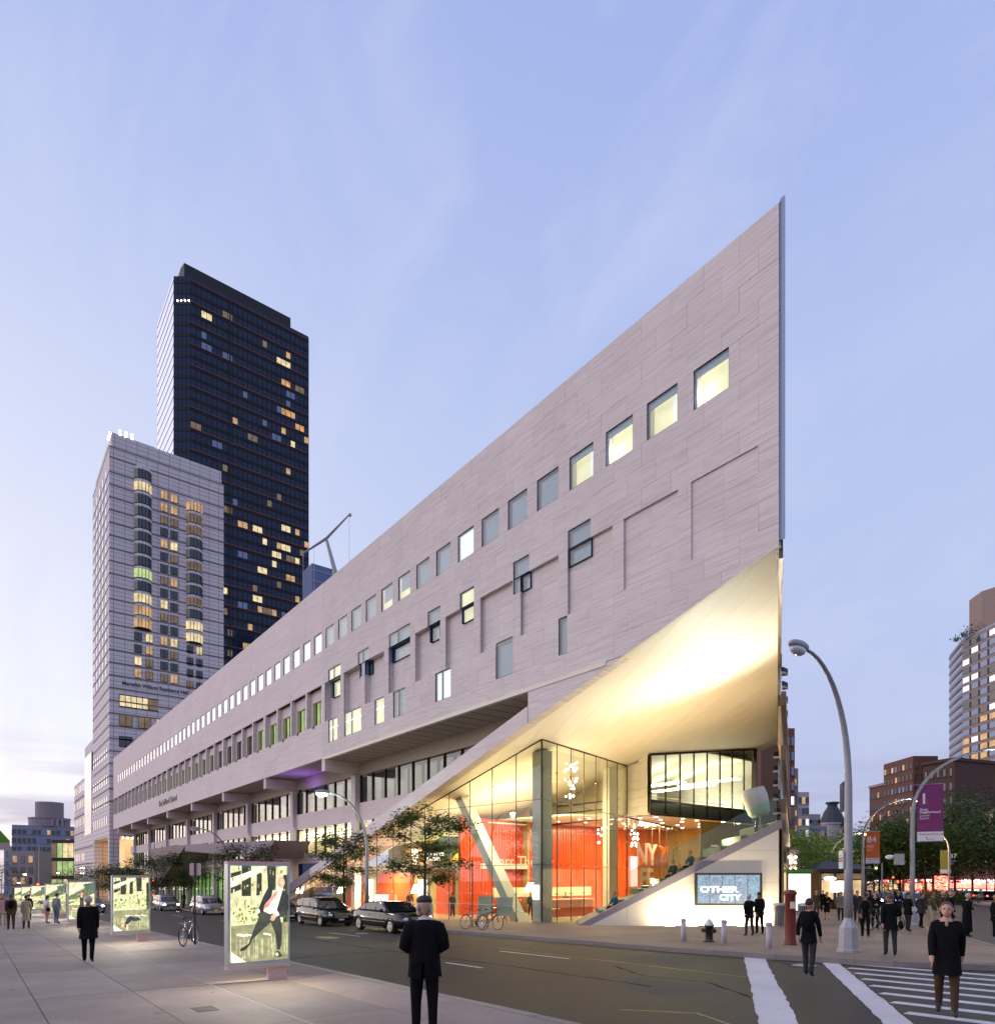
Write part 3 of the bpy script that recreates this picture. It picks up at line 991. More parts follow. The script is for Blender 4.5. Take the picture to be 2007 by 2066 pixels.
# underside of the overhang, cross beams, set-back lower storeys
YS = 25.0
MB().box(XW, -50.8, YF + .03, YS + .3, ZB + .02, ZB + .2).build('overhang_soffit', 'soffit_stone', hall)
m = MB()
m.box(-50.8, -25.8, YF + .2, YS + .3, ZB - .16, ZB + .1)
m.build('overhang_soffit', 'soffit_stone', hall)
for i in range(1, 24):
    x = -22.6 - i * 1.2
    if x < -50.6: break
    if x > -25.9: continue
    MB().box(x - .012, x + .012, YF + .22, YS, ZB - .175, ZB - .155).build('soffit_joint', 'dark_bronze', hall)
MB().box(-50.8, -20.5, YF - .03, YF + .22, ZB - .18, ZB + .02).build('edge_trim', 'soffit_panel', hall)
MB().box(XW, -50.8, YF - .04, YF + .2, ZB - .07, ZB + .01).build('edge_trim', 'travertine_old', hall)
for i in range(8):
    x = -50.8 - 13.53 * i
    MB().box(x - .3, x + .3, YF + .04, YS, 10.3, ZB - .075).build('cross_beam', 'travertine_old', hall)
    MB().box(x - .45, x + .25, YS - .35, YS + .25, gz(x, YS) - .2, 10.18).build('column', 'travertine_old', hall)
def above(x0, x1, z0, z1, y0, y1, name, mat, parent):   # kept above the sloping roof of the lobby
    p = clip([(x0, z0), (x1, z0), (x1, z1), (x0, z1)], SL, -1, -(13.38 + SL * 12.45 + .145 * 3 + .32))
    if len(p) > 2: return MB().prism([(x, y0, z) for x, z in p], (0, y1 - y0, 0)).build(name, mat, parent)
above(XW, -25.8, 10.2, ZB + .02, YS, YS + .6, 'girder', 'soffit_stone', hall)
above(XW, -30, 6.5, 7.95, YS + .05, YS + .5, 'spandrel', 'travertine_old', hall)
above(XW, -43, 3.2, 4.05, YS + .05, YS + .5, 'spandrel', 'travertine_old', hall)
MB().prism([(-25.8, YF + .3, edge_z(-25.8) + .3), (-25.8, YS + .3, edge_z(-25.8) + .8), (-25.8, YS + .3, ZB + .05), (-25.8, YF + .3, ZB + .05)], (.15, 0, 0)).build('recess_end', 'soffit_stone', hall)
for i in range(8):                                    # glazing between the columns, pane by pane
    xb = -51.25 - 13.53 * i
    if i == 0:
        bays = [(-50.5, -25.8, 7.95, 10.2, 'window_dark', 12), (-50.5, -38, 4.05, 6.5, 'shop_light', 6)]
    else:
        xb = -51.25 - 13.53 * (i - 1)
        bays = [(xb - 12.75, xb, 7.95, 10.2, 'window_dark' if i < 3 else 'room_dim', 6), (xb - 12.75, xb, 4.05, 6.5, 'shop_light' if i < 3 else 'room_dim', 6)]
    for (xa, xc, z0, z1, mt, k) in bays:
        deep = 1.2 if mt == 'shop_light' else .62
        bk = above(xa, xc, z0, z1, YS + deep, YS + deep + .05, 'window_band', mt, hall)
        if bk is None: continue
        if mt == 'shop_light':
            for q in range(3):
                above(xa + .3, xc - .3, z1 - .5 - .25 * q, z1 - .42 - .25 * q, YS + .5 + .2 * q, YS + .55 + .2 * q, 'strip_lamp', 'strip_light', bk)
        elif mt == 'room_dim':
            for q in range(k):
                if (q + i) % 3 == 0:
                    MB().box(xa + (xc - xa) * q / k + .2, xa + (xc - xa) * (q + .8) / k, YS + .5, YS + .55, z0, z1).build('curtain', 'blind_grey', bk)
        for q in range(k):
            a = xa + (xc - xa) * q / k
            above(a + .05, a + (xc - xa) / k - .05, z0, z1, YS + .2, YS + .21, 'pane', 'clear_glass', bk)
            above(a - .05, a + .05, z0, z1, YS + .1, YS + .3, 'mullion', 'dark_bronze', bk)
# ground floor further west: shops, a green glass front, a folded dark canopy
MB().box(XW, -66, YS + .3, YS + .5, -4, 3.2).build('ground_wall', 'soffit_stone', hall)
for xa, xb, z1, mt in ((-84, -66.5, 1.6, 'shop_light'), (-112, -85, 2.6, 'shop_green'), (-128, -114, 2.6, 'room_dim'), (-145, -131, 3.0, 'entry_glow')):
    s = MB().box(xa, xb, YS + .2, YS + .26, -2.6, z1).build('shop_front', mt, hall)
    k = int((xb - xa) / 1.9)
    for q in range(k + 1):
        x = xa + (xb - xa) * q / k
        MB().box(x - .04, x + .04, YS + .05, YS + .19, -2.6, z1).build('mullion', 'dark_bronze', s)
        if q < k: MB().box(x + .05, x + (xb - xa) / k - .05, YS + .10, YS + .11, -2.6, z1).build('pane', 'green_glass', s)
MB().prism([(-92, 21.5, 6.0), (-114, 21.5, 6.2), (-108, 21.5, .5)], (0, 3.6, 0)).build('folded_canopy', 'tower_brown', hall)
MB().prism([(-60, 21.4, 5.2), (-92, 21.4, 6.0), (-92, 21.4, 5.2), (-62, 21.4, 3.6)], (0, 3.4, 0)).build('folded_canopy', 'mauve_stone', hall)
text('The Juilliard School', 1.15, (-104.5, YF - .02, 12.7), upright(0), 'letter_dark', hall, .03, sx=1.25, bold=.02)
# purple wash on the underside between two beams comes from a small flood on the girder
fl = MB().obox((-62.5, 24.7, 10.05), (.5, .3, .3)).build('flood_lamp', 'dark_bronze', hall)
l = bpy.data.lights.new('purple_flood', 'SPOT')
l.energy, l.color, l.spot_size, l.shadow_soft_size, l.spot_blend = 260, (.32, .12, 1.0), 2.6, .15, .8
lo = bpy.data.objects.new('flood_light', l)
COL.objects.link(lo)
lo.parent = hall
lo.location = Vector((-59.5, 23.6, 9.0)) - hall.location
lo.rotation_euler = Vector((0.02, 0, 1)).to_track_quat('-Z', 'Y').to_euler()
# ---------------------------------------------------------------- prow: slanting fascia, soffit, glass lobby
BD = Vector((-0.4955, 0.8686, 0))                     # avenue side of the prow
def area(name, loc, size, power, col, aim, parent, sy=None):
    l = bpy.data.lights.new(name, 'AREA')
    l.energy, l.color, l.size = power, col, size
    if sy: l.shape, l.size_y = 'RECTANGLE', sy
    o = bpy.data.objects.new(name, l)
    COL.objects.link(o)
    o.parent = parent
    o.location = Vector(loc) - (parent.location if parent.name in WROOTS else Vector((0, 0, 0)))
    o.rotation_euler = Vector(aim).to_track_quat('-Z', 'Y').to_euler()
    return o
# fascia: the slanting band that runs down to the pavement
fe = -64.0
m0 = [(-24.5, edge_z(-24.5))]
xs = [-25.8 - 3.45 * i for i in range(12)]
for a, b in zip(xs, xs[1:]):
    t = .86
    MB().prism([(b + .006, YF - .02, edge_z(b)), (a - .006, YF - .02, edge_z(a)), (a - .006, YF - .02, min(edge_z(a) + t, ZB - .2)), (b + .006, YF - .02, min(edge_z(b) + t, ZB - .2))], (0, .6, 0)).build('fascia_panel', 'mauve_stone' if a < -50 else 'travertine_old', hall)
MB().prism([(-25.79, YF + .01, edge_z(-25.79)), (-19.6, YF + .01, ZB - .02), (-25.79, YF + .01, ZB - .02)], (0, .5, 0)).build('fascia_panel', 'travertine', hall)
MB().prism([(-64, YF + .58, edge_z(-64) + .8), (-23, YF + .58, edge_z(-23) + .8), (-23, YF + .58, edge_z(-23) + .9), (-64, YF + .58, edge_z(-64) + .9)], (0, 3.6, 0)).build('sloping_roof', 'coping_stone', hall)
MB().prism([(XE - .02, YF + .005, edge_z(XE) - .06), (-20, YF + .005, edge_z(-20) - .06), (-20, YF + .005, edge_z(-20) - .005), (XE - .02, YF + .005, edge_z(XE) - .005)], (0, .2, 0)).build('edge_trim', 'soffit_panel', hall)
# soffit panels in long courses
out = [(XE - .1, YF + .16), (XE - .1 + BD.x * 34.5, YF + .16 + BD.y * 34.5), (-46, YF + .16 + BD.y * 34.5), (-46, YF + .16)]
def clip_to(pts, ring):
    for a, b in zip(ring, ring[1:] + ring[:1]):
        if len(pts) < 3: return []
        dx, dy = b[0] - a[0], b[1] - a[1]
        pts = clip(pts, dy * -1, dx, -dy * a[0] + dx * a[1])
    return pts
ar = sum(a[0] * b[1] - b[0] * a[1] for a, b in zip(out, out[1:] + out[:1]))
ring = out if ar < 0 else out[::-1]
u = Vector((-.93, .36, 0)).normalized()
w = Vector((-u.y, u.x, 0))
for j in range(-26, 12):
    for i in range(-3, 9):
        o0 = Vector((XE, YF, 0)) + w * (j * 1.25) + u * (i * 6.2 + (3.1 if j % 2 else 0))
        q = [o0 + u * .005 + w * .005, o0 + u * 6.195 + w * .005, o0 + u * 6.195 + w * 1.245, o0 + u * .005 + w * 1.245]
        p = clip_to([(c.x, c.y) for c in q], ring)
        if len(p) < 3: continue
        if abs(sum(a[0] * b[1] - b[0] * a[1] for a, b in zip(p, p[1:] + p[:1]))) < .05: continue
        MB().prism([(x, y, soff_z(x, y)) for x, y in p], (0, 0, .05)).build('soffit_panel', 'soffit_panel', hall)
MB().prism([(x, y, soff_z(x, y) + .06) for x, y in out], (0, 0, .2)).build('soffit_core', 'joint', hall)
MB().prism([(-46, YF + .6, soff_z(-46, YF + .6)), (-46, 24.6, soff_z(-46, 24.6)), (-63.5, YF + .6, edge_z(-63.5))], (0, 0, .2)).build('soffit_tail', 'soffit_panel', hall)
# avenue front of the prow: glass above, metal edge below
e0 = Vector((XE, YF, 0))
for k in range(10):
    a, b = e0 + BD * (k * 3.45) + Vector((.02, 0, 0)), e0 + BD * (k * 3.45 + 3.4) + Vector((.02, 0, 0))
    for z0, z1 in ((13.5, 17.2), (17.25, 21.4), (21.45, 25.2)):
        MB().prism([(a.x, a.y, z0), (b.x, b.y, z0), (b.x, b.y, z1), (a.x, a.y, z1)], (.10, .06, 0)).build('avenue_pane', 'window_blue', hall)
a, b = e0 + BD * .3, e0 + BD * 34
MB().prism([(a.x, a.y, 13.34), (b.x, b.y, 13.34), (b.x, b.y, 25.2), (a.x, a.y, 25.2)], (-.25, -.0, 0)).build('avenue_frame', 'tower_dark', hall)
MB().prism([(a.x + .0, a.y, 13.0), (b.x, b.y, 12.8), (b.x, b.y, 13.33), (a.x, a.y, 13.33)], (.12, .07, 0)).build('edge_strip', 'bronze', hall)
# glass fin standing off the tip
MB().box(XE + .03, XE + .20, YF + .03, YF + .05, 13.5, 25.3).build('tip_fin', 'window_blue', hall)
# glass walls of the lobby
G = Vector((-27.66, 24.6, 0))
dl = Vector((-.9905, -.1378, 0))
dr = Vector((-.3615, .9324, 0))
FL = -0.85
def gpane(p, q, z0a, z0b, z1a, z1b):
    nrm = Vector((-(q - p).y, (q - p).x, 0)).normalized() * .012
    d = (q - p).normalized() * .012
    p, q = p + d, q - d
    if min(z1a - z0a, z1b - z0b) < .06 and max(z1a - z0a, z1b - z0b) < .12: return
    MB().prism([(p.x, p.y, z0a + .01), (q.x, q.y, z0b + .01), (q.x, q.y, max(z1b, z0b + .02) - .01), (p.x, p.y, max(z1a, z0a + .02) - .01)], nrm).build('pane', 'clear_glass', hall)
def mull(p, z0, z1, r=.028):
    m = MB().tube([(p.x, p.y, z0), (p.x, p.y, z1)], r, 8)
    o = m.build('mullion', 'bronze', hall)
    f = MB()
    for z in (2.55, 6.14, (z1 + 6.14) / 2 if z1 > 8 else 4.4, .9):
        if z0 < z < z1 - .1: f.box(p.x - .11, p.x + .11, p.y - .05, p.y + .05, z - .03, z + .03)
    if f.v: f.build('clamp', 'steel', o)
def glass_run(start, d, n, step, cap=None):
    for i in range(n):
        p, q = start + d * step * i, start + d * step * (i + 1)
        za, zb = soff_z(p.x, p.y) - .01, soff_z(q.x, q.y) - .01
        if cap: za, zb = cap(i, za), cap(i, zb)
        if min(za, zb) < FL + .4: break
        lo = FL
        for z in (2.55, 6.14):
            if z < max(za, zb):
                gpane(p, q, lo, lo, min(z, za), min(z, zb))
                lo = z
        gpane(p, q, min(lo, za), min(lo, zb), za, zb)
        mull(q, FL, zb)
        if i == 0: mull(p, FL, za, .05)
        for z in (2.55, 6.14):
            if z < min(za, zb):
                MB().tube([(p.x, p.y, z), (q.x, q.y, z)], .018, 6).build('transom', 'bronze', hall)
        MB().tube([(p.x, p.y, za), (q.x, q.y, zb)], .05, 6).build('head_rail', 'dark_bronze', hall)
glass_run(G, dl, 10, 1.9)
glass_run(G + dl * 19.0, Vector((-1, -.005, 0)), 9, 1.9)
glass_run(G, dr, 7, 1.9, lambda i, z: z)
glass_run(G + dr * 13.3, dr, 7, 1.9, lambda i, z: 6.14)
# lobby interior
MB().prism([(-66, 22.35, FL - .2), (-28.5, 24.6, FL - .2), (-30, 30, FL - .2), (-38, 52, FL - .2), (-66, 52, FL - .2)], (0, 0, .2)).build('lobby_floor', 'lobby_floor', hall)
rw = MB()
pts = [(-39.6 - 1.2 * math.sin(PI * i / 12), 27.5 + 25 * i / 12) for i in range(13)]
for (xa, ya), (xb, yb) in zip(pts, pts[1:]):
    rw.prism([(xa, ya, FL), (xb, yb, FL), (xb, yb, 6.2), (xa, ya, 6.2)], (-.3, 0, 0))
red = rw.build('red_wall', 'red_wood', hall)
bt = MB()
for i in range(84):
    t = i / 83 * 12
    k = min(int(t), 11)
    xa = pts[k][0] + (pts[k + 1][0] - pts[k][0]) * (t - k)
    ya = pts[k][1] + (pts[k + 1][1] - pts[k][1]) * (t - k)
    bt.box(xa + .002, xa + .03, ya - .02, ya + .02, FL, 6.15)
bt.build('battens', 'red_wood', red)
MB().box(-62, -39.7, 27.9, 28.0, FL, 2.5).build('lower_wall', 'olive_wood', hall)
for xa, xb in ((-58.5, -55.5), (-52.5, -46.8), (-43.2, -41.0)):
    MB().box(xa, xb, 27.75, 27.89, FL, 2.2).build('red_panel', 'red_wood', hall)
for xa, mt in ((-54.6, 'sign_white'), (-45.6, 'room_white')):
    MB().box(xa, xa + 1.3, 27.6, 27.7, FL + .6, 1.7).build('light_panel', mt, hall)
MB().box(-62, -39.9, 34, 34.2, FL, 8).build('back_wall', 'olive_wood', hall)
MB().box(-62, -39.9, 27.2, 34, 2.5, 2.9).build('mezzanine', 'white_plaster', hall)
MB().box(-62, -40, 26.9, 34, 5.9, 6.0).build('mezzanine_ceiling', 'soffit_panel', hall)
MB().prism([(-46, 27.1, 2.9), (-41.5, 27.1, 4.6), (-41.5, 27.1, 4.9), (-46, 27.1, 3.0)], (0, 3, 0)).build('stair_flank', 'green_awning', hall)
# festival banner on the mezzanine rail
bn = thing('festival_banner', 'dark brown film festival banner with white and orange letters hung inside the lobby', 'banner', (-40.6, 26.6, 2.75), world=True)
MB().box(-45.9, -40.6, 26.6, 26.62, 2.75, 4.1).build('cloth', 'banner_brown', bn)
text('NY', .75, (-44.3, 26.585, 3.72), upright(0), 'sign_white', bn, .004, bold=.02)
text('FF', .75, (-44.3, 26.585, 3.10), upright(0), 'sign_white', bn, .004, bold=.02)
text('20\n11', .72, (-43.3, 26.585, 3.72 - .31), upright(0), 'letter_orange', bn, .004, lead=.86)
text('THE 49TH NEW YORK\nFILM FESTIVAL', .33, (-41.75, 26.585, 3.35), upright(0), 'sign_white', bn, .004, bold=.008, sx=.86)
# graphics painted on the red wall and on the glass
text('Starr Theater', 1.15, (-39.75, 33.4, 3.05), upright(PI / 2), 'letter_pink', hall, .006)
nyp = G + dr * 14.5
rot = upright(math.atan2(dr.y, dr.x))
def onglass(body, size, along, z, mat, sx=1.0, bold=0.0, lead=1.0):
    p = G + dr * along + Vector((.04, .0, 0))
    text(body, size, (p.x, p.y, z), rot, mat, hall, .004, sx=sx, bold=bold, lead=lead)
onglass('NY', 2.3, 17.6, 3.55, 'letter_pink', 1.5, .06)
onglass('FF', 2.3, 17.6, 1.65, 'letter_pink', 1.5, .06)
onglass('20\n11', 1.9, 22.0, 2.75, 'letter_orange', 1.0, .0, 1.0)
onglass('THE 49TH NEW YORK\nFILM FESTIVAL', .75, 28.0, 2.4, 'letter_pink', 1.1, .01)
pp = G + dr * 13.9
MB().prism([(pp.x + .05, pp.y, 1.2), (pp.x + .05 + dr.x * 1.5, pp.y + dr.y * 1.5, 1.2), (pp.x + .05 + dr.x * 1.5, pp.y + dr.y * 1.5, 3.4), (pp.x + .05, pp.y, 3.4)], (.02, .008, 0)).build('notice', 'neon_pink', hall)
# low ceiling with downlights, bulkhead and the hanging studio box
SX = -30.4
MB().prism([(SX, 37.0, 6.2), (SX, 50.3, 6.2), (-40, 52, 6.2), (-46, 52, 6.2), (-46, 31, 6.2), (-34.5, 33.0, 6.2), (-32.4, 36.8, 6.2)], (0, 0, .12)).build('low_ceiling', 'soffit_panel', hall)
for i in range(30):
    y = 36 + (i % 6) * 2.6 + rnd.uniform(-.4, .4)
    x = -31.2 - (i // 6) * 1.75 + rnd.uniform(-.4, .4)
    if x > -33.5 and y < 38: continue
    MB().lathe([(.01, 6.185), (.13, 6.185), (.13, 6.2)], 12, (x, y, 0)).build('downlight', 'downlight', hall)
def top_at(x, y): return soff_z(x, y) - .01
for k in range(8):                                     # stone courses on the side of the studio box
    for a, b in ((-32.35, -31.4), (-31.4, SX - .02)):
        z0, z1 = 6.2 + k * .62, 6.2 + (k + 1) * .62 - .015
        if z0 > top_at(a, 37): continue
        MB().prism([(a + .006, 37.0, z0), (b - .006, 37.0, z0), (b - .006, 37.0, min(z1, top_at(b, 37))), (a + .006, 37.0, min(z1, top_at(a, 37)))], (0, .2, 0)).build('box_panel', 'soffit_panel', hall)
MB().prism([(-46, 37.22, 6.2), (-32.4, 37.22, 6.2), (-32.4, 37.22, top_at(-32.4, 37.2)), (-46, 37.22, top_at(-46, 37.2))], (0, .15, 0)).build('bulkhead', 'soffit_panel', hall)
for z in (6.9, 7.5):
    MB().box(-40, -33.4, 37.15, 37.21, z, z + .08).build('slot', 'dark_bronze', hall)
zt = lambda y: top_at(SX, y) - .05
frm = MB()
frm.prism([(SX + .05, 37.0, 6.2), (SX + .05, 37.12, 6.2), (SX + .05, 37.12, zt(37.1)), (SX + .05, 37.0, zt(37))], (-.25, 0, 0))
frm.prism([(SX + .05, 50.2, 6.2), (SX + .05, 50.3, 6.2), (SX + .05, 50.3, zt(50.3)), (SX + .05, 50.2, zt(50.2))], (-.25, 0, 0))
frm.prism([(SX + .05, 37.12, 6.2), (SX + .05, 50.2, 6.2), (SX + .05, 50.2, 6.3), (SX + .05, 37.12, 6.3)], (-.25, 0, 0))
frm.prism([(SX + .05, 37.12, zt(37.1) - .1), (SX + .05, 50.2, zt(50.2) - .1), (SX + .05, 50.2, zt(50.2)), (SX + .05, 37.12, zt(37.1))], (-.25, 0, 0))
studio = frm.build('studio_frame', 'dark_bronze', hall)
for k in range(8):
    ya, yb = 37.12 + 13.08 * k / 8, 37.12 + 13.08 * (k + 1) / 8
    MB().prism([(SX, ya + .03, 6.3), (SX, yb - .03, 6.3), (SX, yb - .03, zt(yb) - .1), (SX, ya + .03, zt(ya) - .1)], (.012, 0, 0)).build('studio_pane', 'clear_glass', studio)
    MB().prism([(SX + .03, ya - .025, 6.3), (SX + .03, ya + .025, 6.3), (SX + .03, ya + .025, zt(ya) - .1), (SX + .03, ya - .025, zt(ya) - .1)], (-.12, 0, 0)).build('studio_mullion', 'dark_bronze', studio)
st = MB()
st.box(-40, SX - .3, 37.3, 37.4, 6.3, 12)
st.box(-40.1, -40, 37.3, 50.2, 6.3, 12.5)
st.box(-40, SX - .3, 50.1, 50.2, 6.3, 12.5)
st.box(-40, SX - .3, 37.4, 50.1, 11.3, 11.4)
st.build('studio_wall', 'white_plaster', hall)
MB().box(-40, SX - .2, 37.4, 50.1, 7.15, 7.3).build('studio_floor', 'tower_dark', hall)
MB().box(SX - .45, SX - .3, 37.4, 50.1, 6.3, 7.25).build('studio_upstand', 'step_stone', hall)
for y, z in ((48.6, 9.75), (45.2, 9.0), (41.5, 8.9)):
    MB().box(-36.6, -31.0, y - .42, y + .42, z, z + .08).build('strip_lamp', 'strip_light', hall)
for k in range(5):
    MB().tube([(-39.6 + k * 1.7, 37.6, 7.9), (-39.6 + k * 1.7, 50, 7.9)], .03, 6).build('barre', 'bronze', hall)
MB().box(-39.9, -39.85, 38, 49.5, 8.9, 10.0).build('mirror_light', 'room_cream', hall)
area('studio_light', (-34.2, 43.8, 8.75), 5, 1700, (1, .90, .62), (0, 0, -1), hall, 10)
# columns
m = MB()
a, b = Vector((-30.65, 25.55, -.9)), Vector((-36.35, 25.3, 7.1))
for off in (0,):
    m.prism([(a.x - .38, a.y - .28, a.z), (a.x + .38, a.y - .28, a.z), (a.x + .38, a.y + .45, a.z), (a.x - .38, a.y + .45, a.z)], b - a)
m.build('leaning_column', 'column_paint', hall)
MB().box(-29.6, -28.9, 25.6, 26.5, FL, soff_z(-29.3, 26)).build('column', 'column_paint', hall)
MB().box(-33.1, -32.5, 35.2, 36.1, FL, soff_z(-32.8, 35.6)).build('column', 'white_plaster', hall)
MB().obox((-29.25, 25.55, 1.0), (.5, .08, .8)).build('notice', 'sign_white', hall)
# lobby bar front and lights
bar = MB()
bar.box(-34.6, -33.9, 30, 35, FL, .3)
o = bar.build('bar_counter', 'red_wood', hall)
MB().box(-34.7, -33.8, 29.9, 35.1, .3, .36).build('bar_top', 'white_plaster', o)
MB().box(-39.2, -38.9, 30, 40, .4, 1.1).build('bar_shelf', 'shop_light', hall)
for (x, y, z, pw, sz) in ((-33.5, 29.5, 8.1, 2100, 3.0), (-36, 42, 6.1, 2600, 5.0), (-44, 25.2, 4.2, 800, 2.0), (-47, 31, 5.7, 1600, 4.0), (-49, 26.2, 2.3, 900, 2.0), (-55, 24.6, 1.1, 450, 2.0)):
    area('ceiling_light', (x, y, z), sz, pw, (1.0, .78, .43), (0, 0, -1), hall)
area('uplight', (-34.5, 28.5, 2.6), 3.0, 1000, (1.0, .78, .42), (.15, -.05, 1), hall)
# clusters of bare bulbs hung in the lobby
def cluster(label, x, y, ztop, zs):
    t = thing('bulb_cluster', label, 'pendant lamp', (x, y, zs[-1]), world=True)
    MB().tube([(x, y, ztop), (x, y, zs[-1])], .012, 6).build('stem', 'steel', t)
    for z in zs:
        for k in range(3):
            a = rnd.uniform(0, 6.28)
            MB().ball((x + .22 * math.cos(a), y + .22 * math.sin(a), z + rnd.uniform(-.15, .15)), .06, 10, 6).build('bulb', 'bulb_white', t, True)
cluster('cluster of white bulbs hanging high behind the corner of the lobby glass', -28.9, 28.2, 9.6, (8.6, 8.2, 7.7, 7.3, 6.6))
cluster('cluster of white bulbs hanging low beside the pale lobby column', -33.0, 38.5, 6.2, (5.6, 5.2, 4.8, 4.3))
cluster('small cluster of white bulbs left of the pale lobby column', -34.2, 36.2, 6.2, (5.3, 4.9, 4.4))
# grandstand: wall towards the corner, coping, seat steps behind it
A, B = Vector((-24.45, 25.05, 0)), Vector((-18.05, 31.9, 0))
al = (B - A).normalized()
bk = Vector((-al.y, al.x, 0))                          # away from the street
Lr = (B - A).length
def R3(s, z, d=0.0):
    p = A + al * s + bk * d
    return (p.x, p.y, z)
zg = -0.75
zl = lambda s: -0.62 + (4.25 + .62) * s / Lr           # top of the pale wall
fw = MB()
for k in range(5):                                     # pale slabs of the flank
    s0, s1 = Lr * k / 5, Lr * (k + 1) / 5
    cuts = [zg, 1.6, 3.2, 4.4]
    for z0, z1 in zip(cuts, cuts[1:]):
        p = [(s0 + .004, z0 + .004), (s1 - .004, z0 + .004), (s1 - .004, z1 - .004), (s0 + .004, z1 - .004)]
        sl = (4.87) / Lr
        p = clip(p, -sl, 1, -.62)
        if len(p) > 2: MB().prism([R3(s, z) for s, z in p], bk * .25).build('flank_slab', 'ramp_stone', hall)
MB().prism([R3(-.75, zg), R3(-.2, zl(-.2) - .02), R3(0, zl(0)), R3(Lr + .15, zl(Lr + .15)), R3(Lr + .15, zl(Lr) + .52), R3(-.75, zg + .08)], bk * .4).build('coping', 'coping_stone', hall)
MB().prism([R3(-.7, zg, .42), R3(Lr, zg, .42), R3(Lr, 4.2, .42), R3(-.5, zg + .2, .42)], bk * 4).build('stand_core', 'step_stone', hall)
for k in range(9):
    s0 = .5 + k * 1.02
    z1 = .15 + .55 * k
    MB().prism([R3(s0, zl(s0) - .3, .42), R3(s0 + 1.0, zl(s0) - .3, .42), R3(s0 + 1.0, z1, .42), R3(s0, z1, .42)], bk * 4.2).build('seat_step', 'step_stone', hall)
for k in range(7):                                     # glass balustrade on the coping
    s0, s1 = 2.0 + k * 1.05, 2.0 + (k + 1) * 1.05 - .03
    MB().prism([R3(s0, zl(s0) + .45, .2), R3(s1, zl(s1) + .45, .2), R3(s1, zl(s1) + 1.75, .2), R3(s0, zl(s0) + 1.75, .2)], bk * .015).build('balustrade_pane', 'green_glass', hall)
MB().prism([R3(Lr + .15, zg, .02), R3(Lr + .15, zl(Lr) + .5, .02), R3(Lr + .15, zl(Lr) + .5, 4.6), R3(Lr + .15, zg, 4.6)], al * .1).build('end_slab', 'bronze', hall)
# the drum floodlight on top of the stand washes the soffit
fp = A + al * (Lr - .75) + bk * 1.2
dr_ = thing('drum_floodlight', 'big grey drum floodlight on top of the grandstand', 'floodlight', (fp.x, fp.y, 4.2), world=True)
Mr = Matrix.Rotation(math.radians(-14), 3, Vector((bk.x, bk.y, 0)))
MB().lathe([(.01, -.75), (.38, -.75), (.56, -.55), (.62, .3), (.55, .72), (.50, .75), (.5, .60), (.01, .6)], 22, (fp.x, fp.y, 5.75), M=Mr).build('drum', 'column_paint', dr_, True)
MB().tube([(fp.x, fp.y, 4.2), (fp.x, fp.y, 5.3)], .12, 10).build('stand', 'dark_bronze', dr_)
MB().lathe([(.01, .66), (.42, .66), (.42, .7)], 18, (fp.x, fp.y, 5.75), M=Mr).build('lens', 'strip_light', dr_)
sp = bpy.data.lights.new('floodlight', 'SPOT')
sp.energy, sp.color, sp.spot_size, sp.spot_blend, sp.shadow_soft_size = 4200, (.95, 1.0, .90), math.radians(128), 1.0, .6
so = bpy.data.objects.new('flood_light', sp)
COL.objects.link(so)
so.parent = dr_
so.location = Vector((fp.x, fp.y, 6.7)) - dr_.location
so.rotation_euler = (Vector((-18.8, 25.2, 12.0)) - Vector((fp.x, fp.y, 6.7))).to_track_quat('-Z', 'Y').to_euler()
# two added fill lamps on the stand warm the soffit above the studio box
for k, (s, d) in enumerate(((3.2, 3.2), (7.0, 3.4))):
    p = A + al * s + bk * d
    zz = .15 + .55 * int((s - .5) / 1.02)
    t = thing('step_floodlight', ['small warm floodlight low on the grandstand steps', 'small warm floodlight high on the grandstand steps'][k], 'floodlight', (p.x, p.y, zz))
    MB().box(-.2, .2, -.1, .1, 0, .14).build('housing', 'dark_bronze', t)
    MB().box(-.17, .17, -.08, .08, .14, .145).build('lens', 'strip_light', t)
    area('flood_light', (0, 0, .2), .4, 520, (1.0, .76, .46), (.1, .1, 1), t, .2)
# video wall on the flank
vw = thing('video_wall', 'wide bluish video screen of five upright panels on the bright flank wall', 'screen', R3(6.1, .4, -.1), world=True)
s0, s1, z0, z1 = 5.35, 8.42, .55, 1.98
MB().prism([R3(s0 - .12, z0 - .12, -.14), R3(s1 + .1, z0 - .12, -.14), R3(s1 + .1, z1 + .1, -.14), R3(s0 - .12, z1 + .1, -.14)], bk * .13).build('housing', 'dark_bronze', vw)
def printmesh(name, mat, parent, shapes, P, step=.0012):
    """flat print: shapes = (polygon in 0..1 coordinates, colour); P maps (u, v, lift) to a point"""
    m = MB()
    for i, (pg, c) in enumerate(shapes):
        m.poly([P(a, b, i * step) for a, b in pg], i)
    me = m.mesh(name)
    ca = me.color_attributes.new('Print', 'FLOAT_COLOR', 'CORNER')
    for p in me.polygons:
        for li in p.loop_indices:
            ca.data[li].color = tuple(shapes[m.c[p.index]][1]) + (1,)
    me.materials.append(M[mat])
    return link(name, me, parent)
